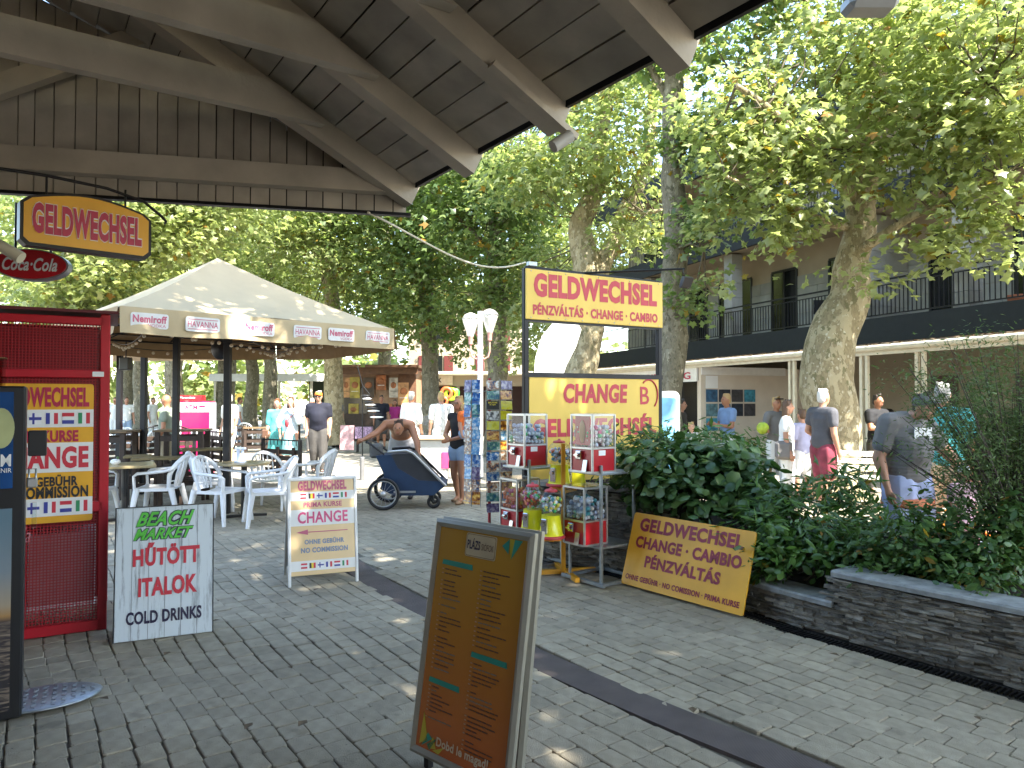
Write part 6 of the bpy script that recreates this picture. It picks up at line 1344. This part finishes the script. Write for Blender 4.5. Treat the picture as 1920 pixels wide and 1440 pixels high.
def person(label, u, Y, h, face=0, sk='mid', hair='dark', long_=0, shirt=None, sleeve=.5, pants=None, leg=1.0, shoes='dark', b=1.0, fem=False, J=None, cap=None, skirt=None, z=0, group=None, bald=False, belly=0., x=None, shirt_low=.5, sitting=False):
    j = dict(pel=(0, 0, .53), wai=(0, .003, .62), che=(0, .0, .72), sho=(0, .004, .80), nec=(0, .0, .855), hea=(0, -.012, .93),
             sL=(.108, .004, .80), eL=(.135, .01, .63), wL=(.14, -.035, .49), sR=(-.108, .004, .80), eR=(-.135, .01, .63), wR=(-.14, -.03, .49),
             hL=(.05, 0, .50), kL=(.056, -.03, .275), aL=(.06, -.03, .045), hR=(-.05, 0, .50), kR=(-.055, -.005, .275), aR=(-.06, .06, .05))
    if fem:
        for s, k in ((1, 'L'), (-1, 'R')): j['s' + k] = (s * .094, .004, .80); j['e' + k] = (s * .122, .01, .635)
    if J: j.update(J)
    j = {k: Vector(v) for k, v in j.items()}; vox = (.0105 if Y < 8 else .0145 if Y < 13.5 else .021) / h
    t = thing('person', label, 'person', (P(u, 0, Y).x if x is None else x, Y, z), radians(face), group); t.scale = (h, h, h)
    up = (j['sho'] - j['pel']).normalized()
    Rm = Vector((0, 0, 1)).rotation_difference(up).to_matrix().to_4x4()
    def torso(B, inf, lo=0., hi=1., slim=1.):
        pr = [(0, .088, .062), (.2, .09 if not fem else .092, .064), (.4, .082 if not fem else .07, .06 + belly), (.6, .088 if not fem else .075, .062 + belly * .8), (.8, .1 if not fem else .088, .062), (1, .088 if not fem else .078, .045)]
        n = 15
        for i in range(n + 1):
            f = i / n
            if f < lo or f > hi: continue
            k = min(int(f * 5), 4); g = f * 5 - k; rx = pr[k][1] * (1 - g) + pr[k + 1][1] * g; ry = pr[k][2] * (1 - g) + pr[k + 1][2] * g
            p = j['pel'].lerp(j['wai'], f * 3) if f < .333 else (j['wai'].lerp(j['che'], (f - .333) * 3) if f < .667 else j['che'].lerp(j['sho'], (f - .667) * 3))
            B.ball((0, 0, 0), ((rx * b + inf), (ry * b + inf), .034 + inf * .4), 14, 8, M=Matrix.Translation(p + Vector((0, -belly * .6 * sin(pi * f), 0))) @ Rm)
    def limb(B, a, c, r0, r1, n=8): B.path([a, a.lerp(c, .33), a.lerp(c, .66), c], [r0, r0 * .72 + r1 * .33, r0 * .33 + r1 * .68, r1], n); B.ball(tuple(a), r0, 8, 6); B.ball(tuple(c), r1, 8, 6)
    B = MB(); torso(B, 0)
    limb(B, j['sho'], j['nec'], .036, .03); limb(B, j['nec'], j['hea'] - Vector((0, 0, .02)), .03, .03)
    for k in 'LR':
        s = 1 if k == 'L' else -1
        limb(B, j['sho'], j['s' + k], .045 * b, .038 * b); limb(B, j['s' + k], j['e' + k], .034 * b, .025 * b); limb(B, j['e' + k], j['w' + k], .026 * b, .0165)
        d = (j['w' + k] - j['e' + k]).normalized(); hc = j['w' + k] + d * .03; sd_ = d.cross(Vector((1, 0, 0))); sd_ = sd_.normalized() if sd_.length > .1 else Vector((0, 1, 0))
        limb(B, j['w' + k], hc, .016, .02)
        for f in range(4):
            a = hc + d * .012 + sd_ * (.0165 - .011 * f); m_ = a + d * (.026 - .003 * abs(f - 1.3)); e = m_ + d * .014 + Vector((-s * .012, -.004, 0)); B.path([a, m_, e], [.0068, .0062, .005], 5)
        B.path([hc - d * .012 + sd_ * .012, hc + sd_ * .03 + d * .008, hc + sd_ * .032 + d * .028], [.008, .0072, .0055], 5)
        limb(B, j['h' + k], j['k' + k], .058 * b, .036 * b); cm_ = j['k' + k].lerp(j['a' + k], .3) + Vector((0, .008, 0)); limb(B, j['k' + k], cm_, .034 * b, .035 * b); limb(B, cm_, j['a' + k], .034 * b, .02)
        limb(B, j['a' + k], j['a' + k] + Vector((0, -.075, -.03)), .019, .014)
    hd = j['hea']; B.ball(tuple(hd), (.043, .052, .06), 14, 10); B.ball(tuple(hd + Vector((0, -.012, -.032))), (.033, .038, .034), 12, 8)
    B.ball(tuple(hd + Vector((0, -.056, -.008))), (.0075, .012, .013), 8, 6)
    for s in (-1, 1): B.ball(tuple(hd + Vector((s * .044, .002, -.005))), (.006, .011, .016), 8, 6)
    remesh(B.build('body', skin[sk], t), vox, 4)
    B = MB()
    for s in (-1, 1): B.ball(tuple(hd + Vector((s * .017, -.047, .004))), (.007, .006, .0045), 8, 6)
    B.build('eyes', blackp, t); B = MB(); B.ball(tuple(hd + Vector((0, -.0485, -.036))), (.013, .004, .003), 8, 5); B.build('mouth', mat('lips', (.3, .08, .07), .5), t)
    if not bald:
        B = MB(); B.ball(tuple(hd + Vector((0, .009, .014))), (.0455, .05, .051), 14, 10); B.ball(tuple(hd + Vector((0, .022, -.01))), (.042, .036, .042), 12, 8); [B.ball(tuple(hd + Vector((.03 * cos(2.4 * i), .008 + .036 * sin(2.4 * i), .045 + .012 * (i % 3)))), .013, 6, 4) for i in range(9)]
        if long_:
            for i in range(6): f = i / 5; B.ball(tuple(hd + Vector((0, .03, -.02 - f * long_))), (.045 - .006 * f, .026, .035), 12, 8); 
            for s in (-1, 1): B.ball(tuple(hd + Vector((s * .042, .002, -.03 - long_ * .4))), (.014, .02, .035 + long_ * .35), 8, 6)
        remesh(B.build('hair', hairm[hair], t), vox, 3)
    if cap:
        B = MB(); B.ball(tuple(hd + Vector((0, .004, .024))), (.05, .057, .046), 14, 8); B.ball(tuple(hd + Vector((0, -.062, .022))), (.032, .035, .006), 10, 5); remesh(B.build('cap', cap, t), vox, 2)
    if shirt:
        B = MB(); torso(B, .011, (shirt_low - .5) * 3); 
        for k in 'LR':
            limb(B, j['sho'], j['s' + k], .053 * b, .048 * b)
            if sleeve > 0:
                d = j['e' + k] - j['s' + k]; e = j['s' + k] + d * min(1, sleeve * 1.0); limb(B, j['s' + k], e, .045 * b, .041 * b)
                if sleeve > 1: limb(B, j['e' + k], j['e' + k].lerp(j['w' + k], sleeve - 1), .038 * b, .032 * b)
        remesh(B.build('shirt', shirt, t), vox, 3)
    if pants:
        B = MB()
        torso(B, .007, 0, .22)
        for k in 'LR':
            f = min(1, leg * 2); limb(B, j['h' + k], j['h' + k].lerp(j['k' + k], f), .068 * b, (.05 if leg >= .5 else .06) * b)
            if leg > .5: limb(B, j['k' + k], j['k' + k].lerp(j['a' + k], (leg - .5) * 2), .047 * b, .036 * b)
        remesh(B.build('trousers' if leg > .6 else 'shorts', pants, t), vox, 3)
    if skirt:
        B = MB(); zt, zb, m_ = skirt; pts = [(0, 0, zt), (0, 0, (zt + zb) / 2), (0, .01, zb)]; B.path(pts, [.082 * b, .105 * b, .125 * b], 16); remesh(B.build('skirt', m_, t), vox, 4)
    for k in 'LR': a = j['a' + k]; B = MB(); B.ball((a.x, a.y + .005, a.z - .018), (.024, .03, .024), 8, 6); B.ball((a.x, a.y - .055, a.z - .028), (.025, .045, .018), 8, 6); B.build('shoe', {'dark': blackp, 'white': paint_white, 'sand': mat('sandal', (.3, .18, .1), .7)}[shoes], t)
    return t, j
wh = cloth('white', (.7, .7, .68), .05); navyc = cloth('navy', (.006, .007, .018)); greyd = cloth('dark_grey', (.06, .055, .05)); greym = cloth('mid_grey', (.16, .15, .145)); teal = cloth('turquoise', (.08, .35, .33), .5); blk = cloth('black', (.012, .012, .014)); denim = cloth('denim', (.25, .33, .45)); beigec = cloth('beige', (.4, .33, .22))
acc = lambda name, B, m, t: B.build(name, m, t)
t, j = person('man in orange cap and navy polo shirt walking towards the camera', 602, 15.8, 1.8, 4, 'fair', 'grey', shirt=navyc, sleeve=.55, pants=greyd, cap=mat('cap_orange', (.85, .2, .02), .6), b=1.18, belly=.022)
B = MB(); B.box((0, -.066, .934), (.085, .006, .02)); B.build('sunglasses', blackp, t)
t, j = person('woman in turquoise dress with auburn hair left of the orange cap man', 525, 16.8, 1.63, 8, 'fair', 'red', .07, shirt=teal, sleeve=.9, fem=True, skirt=(.55, .25, teal), shoes='sand', b=1.08); B = MB(); B.bbox((-.16, -.03, .5), (.09, .06, .13), .02); B.build('handbag', mat('brown_leather', (.1, .05, .03), .5), t)
t, j = person('woman in pale blue shawl holding her hand to her mouth with red crossbody bag', 551, 16.3, 1.68, -4, 'fair', 'brown', .09, shirt=cloth('pale_blue', (.5, .6, .65), .25), sleeve=1.4, fem=True, skirt=(.55, .22, cloth('aqua_print', (.25, .5, .52), .5)), shoes='sand', J=dict(eR=(-.15, -.06, .66), eL=(.13, -.07, .66), wL=(.045, -.11, .86)))
B = MB(); B.ball((-.02, -.095, .64), (.03, .02, .055), 10, 7); B.bar((.09, -.07, .8), (-.03, -.09, .66), .012, .006); B.build('crossbody_bag', mat('bag_red', (.25, .03, .04), .6, var=.4, vs=30), t)
person('person all in white beside the thick black pole', 437, 18, 1.75, -30, 'mid', 'white', shirt=wh, sleeve=.7, pants=wh, leg=.55, b=1.1)
person('bald older man in grey green shirt seen in profile inside the cafe', 322, 13.6, 1.72, -85, 'tan', 'short', shirt=cloth('sage', (.22, .26, .2)), pants=beigec, bald=True, belly=.015)
person('man in navy T shirt standing before the food kiosk', 718, 24, 1.76, 12, 'tan', 'dark', shirt=navyc, pants=greyd, leg=.42); person('woman in magenta top beside the kiosk', 743, 24.6, 1.62, 10, 'tan', 'brown', .05, shirt=cloth('magenta', (.4, .03, .2)), pants=wh, fem=True, leg=.9)
person('grey haired man in white shirt with his back half turned behind the stooping man', 774, 16.8, 1.8, 150, 'tan', 'grey', shirt=wh, sleeve=1.2, pants=wh, leg=.5, b=1.1); person('blond boyish person in bright white T shirt in front of the tree trunk', 829, 16, 1.78, -160, 'mid', 'blond', shirt=wh, sleeve=.7, pants=wh, leg=.5, b=1.05)
person('man in grey T shirt walking away beside the brown tree trunk', 634, 24, 1.75, 170, 'tan', 'brown', shirt=greym, pants=greyd); person('white haired person in pale shirt behind the women', 590, 22, 1.65, 20, 'fair', 'white', shirt=wh, pants=greym)
for i, (u, Y, lb) in enumerate(((226, 26, 'distant walker in white nearest the cage'), (246, 25, 'distant walker in white right of the first white walker'), (295, 27, 'distant figure in pale clothes between two cafe poles'), (455, 26, 'distant person in white behind the thick black pole'))): person(lb, u, Y, 1.7, 40 * i, 'mid', 'brown', shirt=wh, pants=(wh, denim)[i % 2])
# stooping shirtless man, stroller, blonde woman with child
person('shirtless man with cropped hair stooping over the stroller', 757, 11.75, 1.8, 0, 'tan', 'short', pants=cloth('light_grey', (.4, .4, .42)), leg=.42, b=1.12, shoes='dark',
       J=dict(pel=(0, 0, .52), wai=(.0, -.05, .59), che=(.0, -.13, .65), sho=(.0, -.2, .68), nec=(.005, -.235, .68), hea=(.012, -.3, .645), sL=(.105, -.2, .67), eL=(.17, -.27, .52), wL=(.2, -.33, .36), sR=(-.11, -.2, .675), eR=(-.19, -.27, .6), wR=(-.28, -.36, .55), hL=(.05, 0, .5), hR=(-.05, 0, .5), aL=(.08, .0, .045), kL=(.07, -.03, .28), aR=(-.08, .05, .045)))
t = thing('stroller', 'dark blue multisport child trailer stroller with one large spoked wheel in profile', 'stroller', (P(765, 0, 10.9).x, 10.9, 0), radians(4)); bl_ = mat('stroller_blue', (.01, .03, .075), .6); mesh_ = mat('stroller_mesh', (.03, .03, .035), .5)
B = MB(); B.prism([(-.42, .78), (-.3, .5), (-.36, .3), (-.15, .2), (.42, .2), (.62, .36), (.55, .4), (.2, .42), (-.1, .6), (-.2, .8)], -.33, .33); B.build('body', bl_, t)
B = MB(); B.prism([(-.2, .8), (-.1, .6), (.2, .42), (.5, .4), (.12, .82)], -.325, .325); B.build('side_window', mesh_, t)
for s in (-1, 1):
    B = MB(); B.path([(-.25, s * .34, .84), (.02, s * .34, .86), (.12, s * .345, .82), (.42, s * .345, .52), (.6, s * .34, .34)], .02, 8); B.build('frame_tube', alu if s < 0 else darkmetal, t)
    B = MB(); B.path([(-.3, s * .3, .8), (-.5, s * .28, .95), (-.56, s * .26, .98)], .016, 8); B.build('handle_tube', blackp, t)
    W = thing; B = MB(); torus(B, (-.3, s * .4, .235), .215, .022, 28, 8); wv = B.build('wheel', blackp, t); B = MB(); torus(B, (-.3, s * .4, .235), .185, .009, 24, 6); B.ball((-.3, s * .4, .235), (.045, .05, .045), 10, 7); B.build('rim', alu, wv); B = MB()
    for k in range(14): a = 2 * pi * k / 14; B.tube((-.3, s * .4, .235), (-.3 + .18 * cos(a), s * .4, .235 + .18 * sin(a)), .0025, 4)
    B.build('spokes', alu, wv)
    B = MB(); torus(B, (.42, s * .27, .1), .075, .025, 18, 8); B.ball((.42, s * .27, .1), (.03, .03, .03), 8, 6); w2 = B.build('front_wheel', blackp, t); B = MB(); B.bar((.42, s * .27 - .04, .1), (.4, s * .27 - .02, .24), .03, .02); B.build('fork', darkmetal, w2)
B = MB(); B.tube((-.56, -.27, .98), (-.56, .27, .98), .022, 8); B.build('handlebar', blackp, t); B = MB(); B.bbox((-.45, 0, .84), (.16, .42, .2), .03); B.build('pocket', mat('pocket_grey', (.1, .1, .1), .8), t); B = MB(); B.box((.0, -.335, .255), (.32, .012, .03)); B.build('reflector_strip', alu, t)
t, j = person('blonde woman in black tank top and denim shorts carrying a child', 862, 11.2, 1.66, -35, 'tan', 'blond', .03, shirt=blk, sleeve=0, pants=denim, leg=.16, fem=True, shoes='sand', J=dict(eR=(-.14, -.03, .63), wR=(-.02, -.14, .62), eL=(.14, -.04, .64), wL=(.03, -.16, .6)))
B = MB(); B.box((0, -.068, .934), (.085, .006, .022)); B.build('sunglasses', mat('amber_glasses', (.12, .04, .02), .2), t)
t, j = person('small child in red and yellow shirt carried on the blonde womans arm', 873, 10.95, .95, 60, 'mid', 'blond', shirt=cloth('red_yellow', (.6, .12, .02), .6), pants=denim, leg=.4, z=.62, b=1.25, J=dict(kL=(.07, -.13, .43), aL=(.07, -.14, .25), kR=(-.07, -.13, .43), aR=(-.07, -.14, .25), hea=(0, -.01, .91)))
# right-hand walkers
person('young person in black patterned T shirt by the tattoo shop door', 1273, 14, 1.62, 60, 'mid', 'dark', shirt=cloth('black_print', (.03, .025, .02), .6), pants=denim); person('small child in white with fair hair near the display stand', 1291, 12.6, 1.22, 30, 'fair', 'blond', shirt=wh, pants=wh)
t, _ = person('man in light blue T shirt looking at a phone before the photo prints', 1358, 13.6, 1.72, -75, 'tan', 'blond', shirt=cloth('sky', (.2, .3, .5)), pants=wh, J=dict(eR=(-.13, -.02, .64), wR=(-.08, -.15, .66), eL=(.13, -.02, .64), wL=(.06, -.15, .66))); B = MB(); B.box((0, -.2, .68), (.04, .01, .08)); B.build('phone', blackp, t)
t, _ = person('woman with sunglasses on her head holding a yellow green ball', 1449, 12.6, 1.66, 15, 'tan', 'blond', shirt=greym, pants=wh, fem=True, J=dict(eR=(-.15, .0, .63), wR=(-.2, -.12, .64))); B = MB(); B.box((0, -.05, .975), (.09, .03, .014)); B.build('sunglasses', blackp, t)
t2 = thing('toy_ball', 'yellow green ball held by the woman near the canopy post', 'ball', (P(1424, 0, 12.3).x, 12.3, 1.12)); B = MB(); B.ball((0, 0, 0), .105, 12, 8); B.build('ball', mat('ball_lime', (.4, .5, .04), .5, var=.3), t2)
t, _ = person('long haired woman in white T shirt with a grey shoulder bag', 1468, 11.2, 1.6, 70, 'mid', 'brown', .1, shirt=wh, pants=wh, fem=True, leg=.8); B = MB(); B.bbox((-.12, .03, .52), (.08, .16, .18), .03); B.build('shoulder_bag', greym, t)
person('boy in lilac grey shirt between the woman in white and the grey shirted man', 1497, 11.6, 1.46, -160, 'mid', 'brown', shirt=cloth('lilac', (.35, .35, .5)), sleeve=.7, pants=wh, leg=.5, b=.95)
t, _ = person('white haired man in dark grey T shirt with waist bag before the big trunk', 1535, 10.6, 1.76, 110, 'mid', 'white', shirt=cloth('charcoal', (.07, .07, .08)), pants=cloth('maroon', (.2, .03, .05), .5), leg=.45, b=1.08, J=dict(eL=(.14, .03, .65), wL=(.1, -.08, .56))); B = MB(); B.ball((0, -.09, .56), (.09, .035, .035), 10, 7); B.build('waist_bag', blk, t)
t, _ = person('dark haired man in black T shirt with arms crossed by the massage chairs', 1636, 12.4, 1.7, 25, 'tan', 'dark', shirt=blk, pants=greyd, b=1.12, J=dict(eL=(.15, -.04, .66), wL=(-.05, -.12, .68), eR=(-.15, -.04, .66), wR=(.05, -.13, .66))); B = MB(); B.box((0, -.083, .76), (.1, .004, .05)); B.build('shirt_print', beigec, t)
t, _ = person('stout man in grey T shirt and rainbow shorts reaching down to a child', 1690, 6.35, 1.74, 18, 'mid', 'dark', shirt=greym, sleeve=.62, pants=cloth('faded_blue', (.35, .4, .6), .2), leg=.42, b=1.22, belly=.025, cap=mat('cap_grey', (.12, .12, .12), .8, var=.3), J=dict(hea=(.03, -.08, .885), nec=(.01, -.03, .84), eL=(.2, -.06, .65), wL=(.27, -.12, .53), eR=(-.16, .02, .63), wR=(-.155, -.03, .48)))
B = MB(); B.box((0, -.098, .75), (.11, .004, .07)); B.build('shirt_print', wh, t); B = MB(); B.path([(0, 0, .385), (0, 0, .43)], [.125, .12], 16); remesh(B.build('shorts_band', cloth('sunset', (.6, .2, .1), .3), t), .008, 2)
person('grey haired man in turquoise shirt with his back to the tamarisk bush', 1757, 7.7, 1.78, 150, 'tan', 'grey', shirt=cloth('teal_shirt', (.07, .38, .38), .35), sleeve=.65, pants=beigec, leg=.45, b=1.18, belly=.015)
person('small child in white sun hat and floral top held by the stout man', 1793, 6.2, 1.05, 20, 'mid', 'brown', shirt=cloth('floral', (.55, .35, .4), .6), pants=cloth('pink', (.5, .2, .25), .5), leg=.5, b=1.1, cap=paint_white, fem=True)
for k in range(3):
    t = thing('lounger', ('front', 'middle', 'rear')[k] + ' orange and white slatted lounger in the sun at the right edge', 'lounger', (P(1850, 0, 6.6).x + .1 * k, 6.4 + k * .75, 0), .2, 'orange slatted loungers in the sun'); orm = mat('lounger_orange', (.65, .22, .03), .6, var=.2)
    for i in range(9): B = MB(); B.bbox((.1 * i - .4, 0, .32 + (.055 * (i - 5) if i > 5 else 0)), (.075, .55, .025), .004); B.build('slat', (orm, paint_white)[i % 3 == 2], t)
    for s in (-1, 1):
        B = MB(); B.bar((-.45, s * .28, .29), (.2, s * .28, .29), .03, .05); B.bar((.2, s * .28, .29), (.5, s * .28, .5), .03, .05); B.build('side_rail', orm, t)
        for x_ in (-.4, .3): B = MB(); B.box((x_, s * .28, .14), (.05, .04, .28)); B.build('leg', orm, t)
# small things on the balconies
t = thing('balcony_chair', 'dark folding chair standing on the first floor balcony', 'chair', BP(5.4, -3.3, 3.5)); B = MB(); B.bbox((0, 0, .42), (.45, .42, .03), .005); B.build('seat', blackp, t); B = MB(); B.bbox((0, .2, .7), (.45, .03, .4), .005); B.build('backrest', blackp, t); B = MB(); [B.tube((sx * .2, -.2, 0), (sx * .2, .22, .85), .013, 6) for sx in (-1, 1)]; B.build('frame', blackp, t)
t = thing('balcony_table', 'round dark table on the first floor balcony with a pale cloth', 'table', BP(4.4, -3.3, 3.5)); B = MB(); B.lathe([(.35, .68), (.36, .71), (.1, .72)], 16); B.build('table_top', greym, t); B = MB(); B.tube((0, 0, 0), (0, 0, .7), .03, 8); B.build('leg', blackp, t)
t = thing('flower_pot', 'terracotta pot on the balcony at the right edge', 'pot', BP(-.1, -2.95, 3.5)); B = MB(); B.lathe([(.12, 0), (.17, .2), (.18, .24), (.15, .24)], 14); B.build('pot', mat('terracotta', (.35, .12, .06), .8), t)
# items round the kiosk
t = thing('wind_spinner', 'black and white spiral wind spinner hanging from a leaning pole', 'wind spinner', (P(690, 0, 20).x, 20, 0)); B = MB(); B.path([(-.25, 0, 2.55), (-.1, 0, 2.0), (.1, 0, 1.75)], .015, 6); B.tube((-.1, 0, 0), (-.1, 0, 2.0), .015, 6); B.build('pole', darkmetal, t)
for k in range(8): B = MB(); B.ball((-.02 + k * .045, 0, 1.72 - k * .085), (.13 + .01 * k, .1, .032), 10, 5); B.build('spiral_band', fl_k if k % 2 == 0 else fl_w, t)
t = thing('print_stand', 'stand of framed flower prints on the ground before the kiosk', 'stand', (P(655, 0, 22).x, 22, 0)); B = MB(); B.box((0, 0, .45), (.42, .04, .75), rx=-.12); B.build('framed_print', mat('rose_print', (.5, .3, .3), .5, var=.5, vs=8), t); B = MB(); B.box((.5, .1, .6), (.5, .3, .35)); B.build('magnet_tray', mat('tray_print', (.3, .2, .3), .5, var=.8, vs=20), t); B = MB(); [B.box((.3 + i * .4, .1, .2), (.03, .25, .4)) for i in (0, 1)]; B.build('legs', darkmetal, t)
t = thing('clear_dome_cart', 'white sunlit market cart under a clear plastic dome left of the blonde woman', 'cart', (P(818, 0, 13.5).x, 13.5, 0)); B = MB(); B.bbox((0, 0, .5), (.95, .6, .75), .02); B.build('cart_body', wh, t); B = MB(); B.ball((-.1, 0, 1.0), (.36, .3, .34), 16, 10); B.build('dome', glassc, t); B = MB(); B.bbox((0, -.05, .9), (1.0, .7, .05), .01); B.build('shelf', beigec, t)
for i, (x_, z_, k) in enumerate(((-.25, .45, 3), (0, .42, 0), (.25, .5, 1), (.38, .35, 4))): B = MB(); B.box((x_, -.32, z_), (.2, .02, .3)); B.build('paper_sign', [pq[3], fl_w, mat('pink_sign', (.5, .05, .15), .5)][i % 3], t)
tb = [(236, 19), (262, 20), (300, 18.5), (345, 21), (215, 21.5), (470, 24), (505, 25), (395, 23)]
nth = ('nearest the cage', 'second from the cage', 'between two cafe poles', 'beyond the cash machine', 'farthest at the promenade', 'left of the far dark tables', 'right of the far dark tables', 'between pole and cash machine')
for i, (u, Y) in enumerate(tb): o = copy_tree(c0); o.location = (P(u, 0, Y).x, Y, 0); o.rotation_euler = (0, 0, i * 1.9); o['label'] = 'distant sunlit white plastic chair ' + nth[i]; o['group'] = 'distant white chairs on the promenade'
for i, (u, Y) in enumerate(((448, 24), (492, 22.5), (540, 25))): hightable(('left', 'middle', 'right')[i] + ' far dark table of the promenade cafe behind the women', P(u, 0, Y).x, Y, .3 * i, .8, .75)
